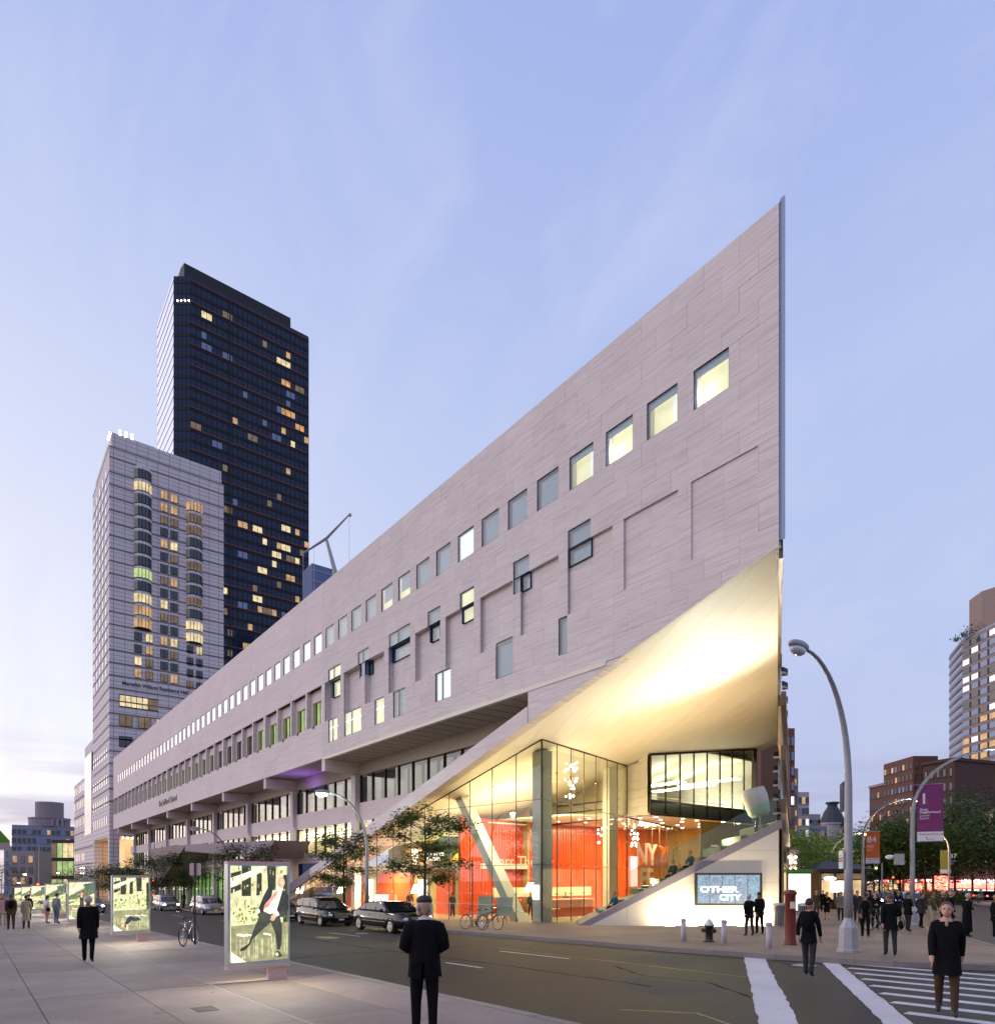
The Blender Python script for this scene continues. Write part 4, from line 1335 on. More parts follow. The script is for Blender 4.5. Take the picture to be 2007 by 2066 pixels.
for k in range(5):
    a, b = s0 + (s1 - s0) * k / 5 + .012, s0 + (s1 - s0) * (k + 1) / 5 - .012
    base = (.40 + .05 * (k % 2), .60, .76)
    sh = [([(0, 0), (1, 0), (1, 1), (0, 1)], base)]
    for q in range(7):
        cx, cy, wv = rnd.random(), rnd.random(), rnd.uniform(.08, .3)
        pg = [(max(0, cx - wv), max(0, cy - .1)), (min(1, cx + wv), max(0, cy - .02)), (min(1, cx + wv), min(1, cy + .12)), (max(0, cx - wv), min(1, cy + .03))]
        c = rnd.uniform(.7, 1.35)
        sh.append((pg, tuple(min(q_ * c, 1) for q_ in base)))
    printmesh('screen_panel', 'screen_print', vw, sh, lambda u_, v_, e, a=a, b=b: R3(a + (b - a) * u_, z0 + (z1 - z0) * v_, -.145 - e))
ra = math.atan2(al.y, al.x)
text('OTHER', .42, R3(s0 + 1.05, 1.24, -.165), upright(ra), 'sign_white', vw, .004, bold=.012, sx=1.35)
text('CITY', .40, R3(s0 + 1.6, .84, -.165), upright(ra), 'sign_white', vw, .004, bold=.012, sx=1.2)
# recessed ground floods in front of the flank make it glare
for k, s in enumerate((3.9, 5.0, 6.2, 7.4, 8.5)):
    p = R3(s, gz(-21, 27) + .02, -.75)
    t = thing('ground_floodlight', ['recessed floodlight in the paving, leftmost along the flank wall', 'recessed floodlight in the paving, second from the left along the flank wall', 'recessed floodlight in the paving, middle of five along the flank wall', 'recessed floodlight in the paving, fourth from the left along the flank wall', 'recessed floodlight in the paving, rightmost along the flank wall'][k], 'floodlight', p, ra, 'floods along the flank wall')
    t.location.z = gz(p[0], p[1])
    MB().box(-.28, .28, -.08, .08, -.02, .012).build('housing', 'steel', t)
    MB().box(-.24, .24, -.05, .05, .012, .016).build('lens', 'strip_light', t)
    o = area('flood_light', (0, .05, .05), .5, 95, (1.0, .86, .60), (0, .55, 1), t, .1)
# avenue side of the hall: glazed storeys with bronze fins beyond the stand
W0 = Vector((-18.75, 33.3, 0))
wd = Vector((-.4765, .879, 0))
for k in range(12):
    p, q = W0 + wd * (k * 4.0), W0 + wd * (k * 4.0 + 3.94)
    for z0, z1, mt in ((-1.2, 2.6, 'shop_light'), (3.3, 5.2, 'window_dark'), (6.0, 8.0, 'window_dark'), (8.8, 10.8, 'room_dim'), (11.4, 13.0, 'window_dark')):
        wp = MB().prism([(p.x, p.y, z0), (q.x, q.y, z0), (q.x, q.y, z1), (p.x, p.y, z1)], (-.15, 0, 0)).build('avenue_window', mt, hall)
    for z0 in (2.6, 5.2, 8.0, 10.8):
        MB().prism([(p.x + .02, p.y, z0), (q.x + .02, q.y, z0), (q.x + .02, q.y, z0 + .75), (p.x + .02, p.y, z0 + .75)], (.22, .12, 0)).build('avenue_fin', 'bronze', hall)
# lettering above the stand and the glazed vestibule under the low ceiling
MB().box(-41, -30.6, 51.0, 51.2, FL, 6.15).build('vestibule_wall', 'olive_wood', hall)
text('Alice Tully Hall', 1.35, (-30.5, 48.0, 3.9), upright(PI / 2), 'letter_cream', hall, .03)
MB().box(-30.62, -30.56, 43, 53, FL, 6.1).build('vestibule_screen', 'olive_wood', hall)
# stair rail in front of the lobby
rl = thing('hand_rail', 'thin steel hand rail descending in front of the lobby glass', 'hand rail', gp(-30, 23.2), world=True)
zr = gz(-30, 23)
MB().tube([(-39, 22.2, zr + .95), (-30.5, 23.3, zr + 1.0), (-29.2, 23.6, zr + .95), (-26.6, 24.0, zr + .05)], .022, 8).build('rail', 'steel', rl)
for x, y in ((-39, 22.2), (-36.5, 22.5), (-34, 22.85), (-31.5, 23.15), (-29.3, 23.58)):
    MB().tube([(x, y, zr - .1), (x, y, zr + .96)], .018, 6).build('post', 'steel', rl)
# ---------------------------------------------------------------- buildings round about
# pale residence tower west of the hall
tw = thing('residence_tower', 'pale panelled tower with brown bands and two columns of bow windows', 'building', (-156, 22.05, gz(-156, 22)), world=True)
TX, TY0, TY1 = -156.0, 22.05, 44.3
MB().box(-179.3, TX, TY0, TY1, 10.2, 89.2).build('shaft', 'tower_white', tw)
MB().box(-178, TX - .25, TY0 + .4, TY1 - .4, 89.2, 92.15).build('parapet', 'tower_white', tw)
MB().box(-179.3, TX + .04, TY0 - .04, TY1 + .04, 89.05, 89.3).build('cornice', 'tower_brown', tw)
MB().box(-182.5, -179.3, 24, TY1, 10, 80).build('rear_shaft', 'tower_white', tw)
fl0 = 86.2
wm = {}
def tpane(y0, y1, z0, z1, mt, par=tw):
    o = MB().box(TX - .05, TX + .05, y0, y1, z0, z1).build('window', mt, par)
    f = MB()
    f.box(TX + .05, TX + .11, y0 - .06, y0, z0, z1).box(TX + .05, TX + .11, y1, y1 + .06, z0, z1)
    f.box(TX + .05, TX + .11, y0, y1, z0 - .1, z0).box(TX + .05, TX + .11, (y0 + y1) / 2 - .04, (y0 + y1) / 2 + .04, z0, z1)
    f.build('frame', 'tower_dark', o)
kinds = ['window_dark', 'window_dark', 'room_amber', 'window_dark', 'room_dim', 'room_yellow', 'window_dark', 'room_dim']
def bow(y0, y1, zt, mt):
    yc, hw = (y0 + y1) / 2, (y1 - y0) / 2
    n = 5
    arc = [(TX + .95 * math.cos(math.asin(max(-1, min(1, -1 + 2 * i / n)))) , yc - hw + 2 * hw * i / n) for i in range(n + 1)]
    arc[0] = (TX, y0); arc[-1] = (TX, y1)
    m = MB()
    for (xa, ya), (xb, yb) in zip(arc, arc[1:]):
        m.poly([(xa, ya, zt - 1.8), (xb, yb, zt - 1.8), (xb, yb, zt), (xa, ya, zt)])
    o = m.build('bow_window', mt, tw)
    f, s_ = MB(), MB()
    for (xa, ya) in arc[1:-1]:
        f.box(xa - .03, xa + .06, ya - .05, ya + .05, zt - 1.8, zt)
    f.prism([(x + .03, y, zt - 2.0) for x, y in arc], (0, 0, .2))
    f.build('frame', 'tower_dark', o)
    s_.prism([(x + .02, y, zt) for x, y in arc], (0, 0, .62))
    s_.build('apron', 'tower_white', o)
litL = {1: 'room_yellow', 8: 'room_green', 10: 'room_yellow', 11: 'room_amber', 12: 'room_amber', 13: 'room_yellow'}
for i in range(27):
    z = 84.4 - 2.57 * i
    if z < 12: break
    if i == 0:
        MB().box(TX, TX + .05, TY0, TY1, 86.9, 87.2).build('band', 'tower_brown', tw)
    MB().box(TX, TX + .05, TY0, TY1, z - .48, z - .2).build('band', 'tower_brown', tw)
    MB().box(-179.3, TX, TY0 - .05, TY0, z - .48, z - .2).build('band', 'tower_brown', tw)
    if i < 13: bow(26.5, 29.8, z + 1.8, litL.get(i, kinds[(i * 3) % 4 if i % 2 else 0]))
    elif i < 17:
        for a in (26.6, 28.7): tpane(a, a + 1.3, z, z + 1.65, kinds[(i * 5 + int(a)) % 8])
    if 1 <= i < 13: bow(36.5, 39.9, z + 1.0, {1: 'room_amber', 2: 'room_dim', 11: 'room_yellow', 12: 'room_yellow'}.get(i, 'window_dark' if i % 3 else 'room_dim'))
    elif 13 <= i < 17:
        for a in (36.7, 38.6): tpane(a, a + 1.2, z - .6, z + 1.0, kinds[(i * 3 + int(a)) % 8])
    if 1 <= i < 17:
        for a in (31.5, 33.45): tpane(a, a + 1.35, z, z + 1.65, kinds[(i * 7 + int(a * 2)) % 8 if i > 2 else 2])
    if i < 17:
        for k in range(5):
            xx = -177.5 + k * 4.2
            o = MB().box(xx, xx + 1.4, TY0 - .06, TY0 + .04, z, z + 1.65).build('window', 'window_blue', tw)
text('Meredith Willson Residence Hall', 1.15, (TX + .04, 30.6, 41.6), upright(PI / 2), 'letter_dark', tw, .04, sx=.82, bold=.012)
wb = MB().box(TX - .02, TX + .03, 23.85, 29.1, 36.9, 39.1).build('window_band', 'room_yellow', tw)
MB().box(TX - .02, TX + .03, 29.1, 31.0, 36.9, 39.1).build('window_band', 'room_dim', tw)
f = MB()
for k in range(6): f.box(TX - .38, TX + .08, 23.85 + k * 1.05 - .05, 23.85 + k * 1.05 + .05, 36.9, 39.1)
f.box(TX - .38, TX + .06, 23.8, 31.1, 36.7, 36.9).box(TX - .38, TX + .06, 23.8, 31.1, 39.1, 39.3)
f.build('frame', 'tower_dark', wb)
for z in (32.9, 28.6):
    for a, mt in ((23.85, 'room_dim'), (27.3, 'room_dim'), (30.7, 'room_yellow')):
        tpane(a, a + 2.3, z, z + 2.2, mt if z > 30 else 'window_dark')
# its base wing along the street
MB().box(-214.6, -179.3, TY0, TY1, -4.2, 26.5).build('wing', 'tower_white', tw)
MB().box(-196, -179.3, TY0 + .3, TY1, 26.5, 34).build('wing', 'tower_white', tw)
MB().box(-193, -181, TY0 - .1, TY0 + .2, 12, 31).build('stair_glass', 'window_dark', tw)
MB().box(-179.3, -158.5, TY0 + 3.2, TY1, -4, 10.2).build('entry_wall', 'entry_glow', tw)
MB().box(-157.8, TX, TY0, TY0 + 1.8, -3.6, 10.2).build('corner_pier', 'tower_white', tw)
MB().box(-179.3, -177.5, TY0, TY0 + 1.8, -3.6, 10.2).build('corner_pier', 'tower_white', tw)
MB().box(-158, -157.9, 27, 40, -3.6, 10.2).build('entry_wall', 'entry_glow', tw)
for k in range(9):
    MB().ball((-157 - .05 * k, 24.6 + k * .9, 10.0), .14, 8, 6).build('downlight', 'downlight', tw)
for z in (2, 6, 15, 19.5, 23.5, 45 - 2):
    for k in range(8):
        xx = -213.5 + k * 3.0
        if z < 27 and xx < -194: MB().box(xx, xx + 1.6, TY0 - .05, TY0 + .04, z, z + 1.9).build('window', 'window_dark' if (k + int(z)) % 5 else 'room_amber', tw)
for z in (12.6, 16.6, 21, 26.5):
    for k in range(7):
        xx = -178.4 + k * 3.1
        MB().box(xx, xx + 1.7, TY0 - .05, TY0 + .04, z, z + 1.9).build('window', 'window_dark', tw)
for z in (1, 5, 9, 13, 17.5, 22):
    MB().box(-214.6, -179.3, TY0 - .06, TY0, z, z + .35).build('band', 'tower_brown', tw)
fp_ = thing('roof_floodlights', 'bright white floodlights on the roof corner of the pale tower', 'floodlight', (-156.6, 24, 92.15), world=True)
MB().box(-156.7, -156.5, 22.7, 30.5, 92.15, 92.4).build('rail', 'steel', fp_)
MB().box(-165, -156.5, 22.5, 22.7, 92.15, 92.4).build('rail', 'steel', fp_)
for k in range(3):
    for z in (92.6, 93.3):
        MB().ball((-156.5, 24.0 + 1.1 * k, z), .2, 8, 6).build('lamp', 'bulb_white', fp_)
for k in range(3):
    MB().ball((-157.5 - 1.3 * k, 22.4, 92.7), .2, 8, 6).build('lamp', 'bulb_white', fp_)

# dark glass tower behind it
dk = thing('glass_tower', 'dark glass skyscraper with thin red floor lines and scattered lit windows', 'building', (-215.7, 60, -4), world=True)
foot = [(-215.7, 51.7), (-215.7, 88.4), (-241, 88.4), (-241, 47.8), (-218.7, 47.8)]
MB().prism([(x, y, -5) for x, y in foot], (0, 0, 186.6)).build('shaft', 'tower_glass', dk)
MB().prism([(-217.5, 50.4, 181.6), (-217.5, 83, 181.6), (-239, 83, 181.6), (-239, 50, 181.6), (-220, 50, 181.6)], (0, 0, 4.6)).build('plant_room', 'tower_roof', dk)
MB().box(-241.06, -218.8, 47.70, 47.8, -4, 181.6).build('south_glass', 'tower_sheen', dk)
fh = 3.15
def strip(pts, z0, z1, off, name, mt):
    m = MB()
    for (xa, ya), (xb, yb) in zip(pts, pts[1:]):
        d = Vector((xb - xa, yb - ya, 0)).normalized()
        nn = Vector((d.y, -d.x, 0)) * off
        m.prism([(xa, ya, z0), (xb, yb, z0), (xb, yb, z1), (xa, ya, z1)], nn)
    return m.build(name, mt, dk)
front = [(-218.7, 47.8), (-215.7, 51.7), (-215.7, 88.4)]
for i in range(52):
    z = 180.4 - fh * i
    if z < 18: break
    strip(front, z - 1.0, z - .1, .08, 'spandrel', 'tower_dark')
    if i % 2 == 0: strip(front[1:], z - .12, z + .12, .22, 'floor_line', 'tower_red')
    MB().box(-241, -218.7, 47.62, 47.7, z - .2, z + .05).build('floor_edge', 'tower_sheen', dk)
ml = MB()
for k in range(25):
    y = 51.7 + 36.7 * k / 24
    ml.box(-215.66, -215.55, y - .05, y + .05, 15, 181)
for k in range(5):
    t = k / 4
    ml.box(-218.7 + 3 * t, -218.6 + 3 * t, 47.7 + 3.9 * t, 47.8 + 3.9 * t, 15, 181)
o = ml.build('mullions', 'tower_dark', dk)
o['kind'] = 'stuff'
MB().box(-215.7, -215.4, 63.0, 63.35, 15, 181.4).build('seam', 'tower_roof', dk)
lits = {(4, 17): 'room_yellow', (4, 18): 'room_yellow', (6, 18): 'room_amber', (6, 19): 'room_amber', (6, 21): 'room_dim', (9, 18): 'room_amber', (9, 19): 'room_amber', (10, 21): 'room_amber', (10, 22): 'room_amber', (11, 18): 'room_amber'}
rr = random.Random(5)
for i in range(2, 50):
    for k in range(24):
        pr = .03 + (.075 if i > 20 else 0)
        q = rr.random()
        mt = lits.get((i, k)) or (rr.choice(['room_amber', 'room_yellow', 'room_amber', 'room_dim']) if q < pr else ('window_blue' if q > .975 else None))
        if not mt: continue
        y0 = 51.7 + 36.7 * k / 24
        wd_ = 1 if rr.random() < .5 or k > 21 else 2
        z = 180.4 - fh * i
        if z < 30: continue
        MB().box(-215.70, -215.64, y0 + .06, y0 + 1.53 * wd_ - .06, z + .15, z + 2.05).build('lit_window' if mt != 'window_blue' else 'pale_window', mt, dk)
for k in range(4):
    MB().ball((-217.9 + .7 * k, 48.6 + .9 * k, 174.2), .22, 8, 5).build('soffit_lamp', 'downlight', dk)

# crane and the small blue-glass slab that show above the roof line
cr_ = thing('tower_crane', 'pale luffing crane jib above the hall roof line', 'crane', (-160.5, 70, -3), world=True)
MB().tube([(-159.0, 72.4, -3), (-159.3, 72.2, 79), (-160.6, 70.6, 86.8)], [.6, .6, .35], 6).build('mast', 'crane_white', cr_)
MB().tube([(-164.6, 65.8, 83.4), (-160.6, 70.5, 87.2), (-157.0, 74.9, 93.0)], [.22, .42, .2], 4).build('jib', 'crane_white', cr_)
MB().obox((-156.8, 75.1, 93.0), (.6, .6, .6)).build('jib_head', 'crane_white', cr_)
for x, y, z in ((-164.4, 66, 83.2), (-162.6, 68.1, 85.0), (-157, 75, 92.5)):
    MB().tube([(x, y, z), (x, y, z - 14)], .05, 4).build('cable', 'steel', cr_)
bt_ = thing('far_glass_slab', 'small blue glass slab rising behind the hall roof beside the crane', 'building', (-181, 78, -4), world=True)
MB().box(-186, -179.3, 74.5, 80.5, -4, 89).build('shaft', 'crane_blue', bt_)
for z in range(60, 89, 3):
    MB().box(-179.3, -179.2, 74.5, 80.5, z, z + .5).build('floor_line', 'grey_blue', bt_)

# generic block: walls, cornice, rows of windows as separate panes with sills
def block(name, label, P, Q, depth, z1, wall, floors, bays, mats, win=(.55, .62), z0=None, cornice=None, left=True, group=None, skip=0):
    """front from P to Q (plan points, left to right as seen), body behind it, and a side wall running back from P"""
    P, Q = Vector((P[0], P[1], 0)), Vector((Q[0], Q[1], 0))
    d = (Q - P).normalized()
    nb = Vector((-d.y, d.x, 0))
    base = gz(P.x, P.y) - 3
    t = thing(name, label, 'building', (P.x, P.y, base), world=True, group=group)
    c = [P, Q, Q + nb * depth, P + nb * depth]
    MB().prism([(q.x, q.y, base) for q in c], (0, 0, z1 - base)).build('wall', wall, t)
    if cornice:
        cc = [P - d * .5 - nb * .6, Q + d * .5 - nb * .6, Q + d * .5 + nb * depth, P - d * .5 + nb * depth]
        MB().prism([(q.x, q.y, z1 - .2) for q in cc], (0, 0, 1.0)).build('cornice', cornice, t)
    zb = base + 3 if z0 is None else z0
    fh_ = (z1 - 1.2 - zb) / floors
    r2 = random.Random(label)
    faces = [(P, d, (Q - P).length, -nb)]
    if left: faces.append((P + nb * depth, -nb, depth, -d))
    for o0, dd, L, nn in faces:
        nbay = bays if o0 is P else max(2, int(bays * depth / max((Q - P).length, 1)))
        bw = L / nbay
        for fl in range(skip, floors):
            for k in range(nbay):
                a = o0 + dd * (bw * (k + .5 - win[0] / 2))
                b = o0 + dd * (bw * (k + .5 + win[0] / 2))
                za = zb + fh_ * fl + fh_ * .2
                zc = za + fh_ * win[1]
                o = MB().prism([(a.x, a.y, za), (b.x, b.y, za), (b.x, b.y, zc), (a.x, a.y, zc)], nn * .12).build('window', r2.choice(mats), t)
                if fh_ * win[1] > 1.3:
                    a2, b2 = a - dd * .12, b + dd * .12
                    MB().prism([(a2.x, a2.y, za - .22), (b2.x, b2.y, za - .22), (b2.x, b2.y, za), (a2.x, a2.y, za)], nn * .3).build('sill', wall, o)
    return t
DK, BL, AM, YE = 'window_dark', 'window_blue', 'room_amber', 'room_yellow'
def at(u, Y):                                          # plan point at picture column u and distance Y
    k = (u - 1003.5) / 1364
    return (Y * (-.7891 + k * .6143), Y * (.6143 + k * .7891))
# far left
t = block('grey_apartment_block', 'grey-blue apartment block with a round rooftop drum, far left behind the street', at(24, 330), at(160, 345), 40, 27.7, 'grey_blue', 8, 14, [DK, DK, DK, DK, AM, BL], (.7, .55))
q = at(100, 345)
MB().lathe([(9, 27.6), (9, 31.5), (9.3, 31.5), (9.3, 32), (6.2, 32), (6.2, 40), (.1, 40)], 24, (q[0], q[1], 0)).build('roof_drum', 'mauve_stone', t)
for k in range(7):
    q2 = at(66 + 10 * k, 338)
    MB().box(q2[0] - .3, q2[0] + .3, q2[1] - .3, q2[1] + .3, 27.6, 31).build('pergola_post', 'pale_stone', t)
MB().prism([at(62, 337) + (30.6,), at(138, 340) + (30.6,), at(138, 344) + (30.6,), at(62, 341) + (30.6,)], (0, 0, .5)).build('pergola', 'grey_blue', t)
block('mauve_school', 'mauve stone school block with deep square windows at the far left', at(22, 262), at(70, 262), 50, 12.2, 'mauve_stone', 4, 3, [DK, DK, DK, AM], (.5, .62))
t = block('brown_glass_hall', 'low brown glass hall with green lit bays beyond the pale tower', at(104, 236), at(160, 236), 60, 15.0, 'brick_brown', 3, 5, ['shop_green', 'room_dim', 'shop_green', YE], (.86, .8), left=True)
block('white_slab', 'pale grey slab half hidden behind the far left grey block', at(8, 350), at(30, 350), 30, 18, 'grey_blue', 5, 2, [DK, BL], (.4, .5))
# west side of the avenue, north of the hall
t = thing('balcony_tower', 'thin dark tower edge with stacked balconies just right of the prow', 'building', at(1560, 118) + (-2,), world=True)
a, b = at(1535, 122), at(1577, 118)
MB().prism([(a[0], a[1], -3), (b[0], b[1], -3), (b[0] - 6, b[1] + 10, -3), (a[0] - 6, a[1] + 10, -3)], (0, 0, 44)).build('wall', 'brick_brown', t)
for k in range(14):
    z = 5.5 + 2.45 * k
    p = at(1574, 117.5)
    MB().prism([(p[0] - 1, p[1] - .6, z), (p[0] + .35, p[1] + .5, z), (p[0] + .2, p[1] + 2.2, z), (p[0] - 1.4, p[1] + 1.5, z)], (0, 0, .35)).build('balcony', 'soffit_stone', t)
    MB().prism([(p[0] - .9, p[1] - .55, z + .35), (p[0] + .33, p[1] + .5, z + .35), (p[0] + .2, p[1] + 2.15, z + .35), (p[0] + .1, p[1] + 2.1, z + .35), (p[0] + .2, p[1] + .6, z + .35), (p[0] - .9, p[1] - .4, z + .35)], (0, 0, .8)).build('railing', 'tower_dark', t)
block('brick_tower', 'dark red brick tower with white windows right of the balcony tower', at(1576, 150), at(1603, 150), 18, 35, 'brick_red', 11, 3, [BL, BL, 'sign_white', DK, BL], (.5, .55), left=False)
block('pale_loft', 'narrow pale stone loft building stepping down beside the avenue', at(1586, 168), at(1610, 168), 14, 29, 'mauve_stone', 8, 2, [DK, BL, AM], (.4, .4), left=False)
block('tan_shop_row', 'tan brick shop building low on the west side of the avenue', at(1588, 135), at(1604, 135), 30, 16, 'brick_tan', 5, 2, [DK, AM, DK], (.6, .5), left=False)
block('white_glass_block', 'white and glass stepped block with lit upper floors down the avenue', at(1610, 270), at(1632, 270), 30, 36, 'pale_stone', 9, 3, ['room_white', BL, DK, AM], (.85, .6), left=False)
block('stepped_terrace_block', 'pale stepped block with curved terraces left of the mansard house', at(1632, 300), at(1655, 300), 30, 30, 'pale_stone', 9, 4, [AM, DK, BL], (.8, .45), left=False)
block('dark_terrace_house', 'dark stone house between the terraces and the mansard house', at(1652, 330), at(1668, 330), 20, 27, 'grey_blue', 7, 3, [AM, DK], (.4, .5), left=False)
t = block('mansard_house', 'ornate pale house with a dark mansard dome at the end of the avenue', at(1666, 360), at(1705, 360), 30, 30, 'pale_stone', 7, 6, [DK, DK, AM], (.4, .5), left=False)
q = at(1679, 362)
MB().lathe([(6.5, 30), (5.8, 33), (4.2, 37), (2.6, 39.5), (2.4, 41), (3.4, 41.3), (3.4, 42.2), (.1, 42.2)], 12, (q[0], q[1], 0)).build('dome', 'slate', t)
MB().lathe([(4.6, -2), (4.6, 30), (5.2, 30), (5.2, 30.8), (.1, 30.8)], 14, (q[0] + 1, q[1] - 4, 0)).build('turret', 'pale_stone', t)
# east side of the avenue
def band_tower():
    t = thing('banded_corner_tower', 'tall tower of tan bands and glass strips with rounded corner at the right edge', 'building', at(1938, 250) + (-3,), world=True)
    c, lft, rgt = at(1938, 250), at(1914, 268), at(2030, 228)
    def ringp(off):
        C, Lp, Rp = Vector(c), Vector(lft), Vector(rgt)
        a, b = (Lp - C).normalized(), (Rp - C).normalized()
        r_ = 2.2
        pts = [Lp, C + a * r_]
        for i in range(1, 5):
            s_ = i / 5
            pts.append((C + a * r_) * (1 - s_) ** 2 + C * 2 * s_ * (1 - s_) + (C + b * r_) * s_ * s_)
        pts += [C + b * r_, Rp, Rp + Vector((14, 22)), Lp + Vector((14, 14))]
        ctr = sum(pts, Vector((0, 0))) / len(pts)
        return [p + (p - ctr).normalized() * off for p in pts]
    MB().prism([(p.x, p.y, -4) for p in ringp(-.35)], (0, 0, 94)).build('glass_core', 'window_blue', t)
    dz = 3.22
    for i in range(28):
        z = 89.2 - dz * i
        if z < 2: break
        MB().prism([(p.x, p.y, z - 1.15) for p in ringp(0)], (0, 0, 1.15)).build('band', 'tower_band', t)
        r2 = random.Random(i * 3 + 1)
        C, Rp, Lp = Vector(c), Vector(rgt), Vector(lft)
        for k in range(5):
            b = (Rp - C).normalized()
            n2 = Vector((b.y, -b.x))
            p0, p1 = C + b * (1.2 + k * 4.4), C + b * (4.6 + k * 4.4)
            mt = r2.choice(['window_blue', 'window_dark', 'room_white', 'window_blue', 'room_amber' if i > 8 else 'window_dark'])
            if i > 18 and k < 3: mt = r2.choice(['room_amber', 'room_yellow', 'window_dark'])
            MB().prism([(p0.x, p0.y, z - dz + .05), (p1.x, p1.y, z - dz + .05), (p1.x, p1.y, z - 1.2), (p0.x, p0.y, z - 1.2)], (n2.x * .1, n2.y * .1, 0)).build('window', mt, t)
            MB().prism([(p1.x, p1.y, z - dz), (p1.x + b.x * .9, p1.y + b.y * .9, z - dz), (p1.x + b.x * .9, p1.y + b.y * .9, z - 1.15), (p1.x, p1.y, z - 1.15)], (n2.x * .14, n2.y * .14, 0)).build('pier', 'slate', t)
    p = [Vector(at(1955, 252)), Vector(at(1980, 244)), Vector(at(2040, 236)), Vector(at(2040, 262)), Vector(at(1965, 268))]
    MB().prism([(q.x, q.y, 89.2) for q in p], (0, 0, 16)).build('penthouse', 'tower_band', t)
    for (u_, z_, r_) in ((1952, 91, 2.0), (1972, 92.5, 3.0), (1944, 90, 1.5), (1930, 88.6, 1.2)):
        q = at(u_, 246)
        m = MB()
        for k in range(110):
            v = Vector((rnd.gauss(0, .5), rnd.gauss(0, .5), rnd.gauss(0, .4))) * r_
            e = rnd.uniform(.25, .5)
            a1 = Vector((rnd.uniform(-1, 1), rnd.uniform(-1, 1), rnd.uniform(-1, 1))) * e
            a2 = Vector((rnd.uniform(-1, 1), rnd.uniform(-1, 1), rnd.uniform(-1, 1))) * e
            o = Vector((q[0], q[1], z_)) + v
            m.poly([o, o + a1, o + a1 + a2, o + a2])
        m.build('roof_shrub', 'leaf_dark', t)
band_tower()
block('low_cinema_block', 'low tan block with tall windows in front of the banded tower', at(1985, 170), at(2060, 150), 20, 18.5, 'brick_tan', 2, 7, ['room_yellow', 'blind_grey', 'window_dark'], (.6, .8), left=True)
block('brown_cornice_house', 'dark brown apartment house with heavy cornice left of the banded tower', at(1862, 232), at(1925, 222), 24, 40.5, 'brick_brown', 9, 5, [DK, DK, DK, DK, DK, AM], (.35, .5), cornice='brick_brown')
block('red_stepped_house', 'tall red brick house behind the dark cornice house', at(1842, 262), at(1892, 262), 20, 49, 'brick_red', 12, 4, [DK, BL, DK, DK, AM], (.45, .5))
block('red_terraced_house', 'red brick house with pale trim stepping down towards the avenue end', at(1826, 270), at(1856, 270), 26, 41, 'brick_red', 9, 4, [DK, BL, DK, DK, AM], (.4, .5), cornice='mauve_stone')
block('tan_terraced_house', 'tan brick house with bay windows next to the red terraced house', at(1806, 285), at(1838, 280), 26, 36, 'brick_tan', 8, 4, [DK, BL, DK, DK, AM], (.4, .5), cornice='mauve_stone')
block('far_brown_house', 'brown brick house with pointed dormer at the far end of the east side', at(1778, 320), at(1808, 312), 30, 36, 'brick_brown', 8, 4, [DK, DK, AM], (.4, .5))
# cinema front with its red neon, low at the right edge
t = thing('neon_cinema_front', 'red neon lit cinema front low behind the trees at right', 'building', at(1960, 150) + (-3,), world=True)
a, b = at(1880, 158), at(2060, 138)
MB().prism([(a[0], a[1], -4), (b[0], b[1], -4), (b[0] + 3, b[1] + 8, -4), (a[0] + 3, a[1] + 8, -4)], (0, 0, 12)).build('wall', 'brick_brown', t)
d = (Vector(b) - Vector(a)).normalized()
def ns(s0, s1, z0, z1, mt, off=.3, nm='neon_strip'):
    p, q = Vector(a) + d * s0, Vector(a) + d * s1
    MB().prism([(p.x, p.y, z0), (q.x, q.y, z0), (q.x, q.y, z1), (p.x, p.y, z1)], (d.y * off, -d.x * off, 0)).build(nm, mt, t)
ns(2.5, 24, -.5, .7, 'neon_red', 1.2, 'marquee')
ns(3, 23, 1.0, 1.25, 'neon_pink', 1.0)
ns(3, 23, -.95, -.8, 'sign_white', 1.0)
ns(2.0, 4.5, -1.2, 2.2, 'neon_red', 1.5)
ns(9, 14, -4.2, -1.3, 'sign_white', .4, 'doorway')
ns(16, 23, -3.6, -1.5, 'neon_red', .5, 'poster_case')
p = Vector(a) + d * 14
text('LINCOLN SQUARE', 1.3, (p.x + d.y * 1.35, p.y - d.x * 1.35, .1 + .9), upright(math.atan2(d.y, d.x)), 'sign_white', t, .05)
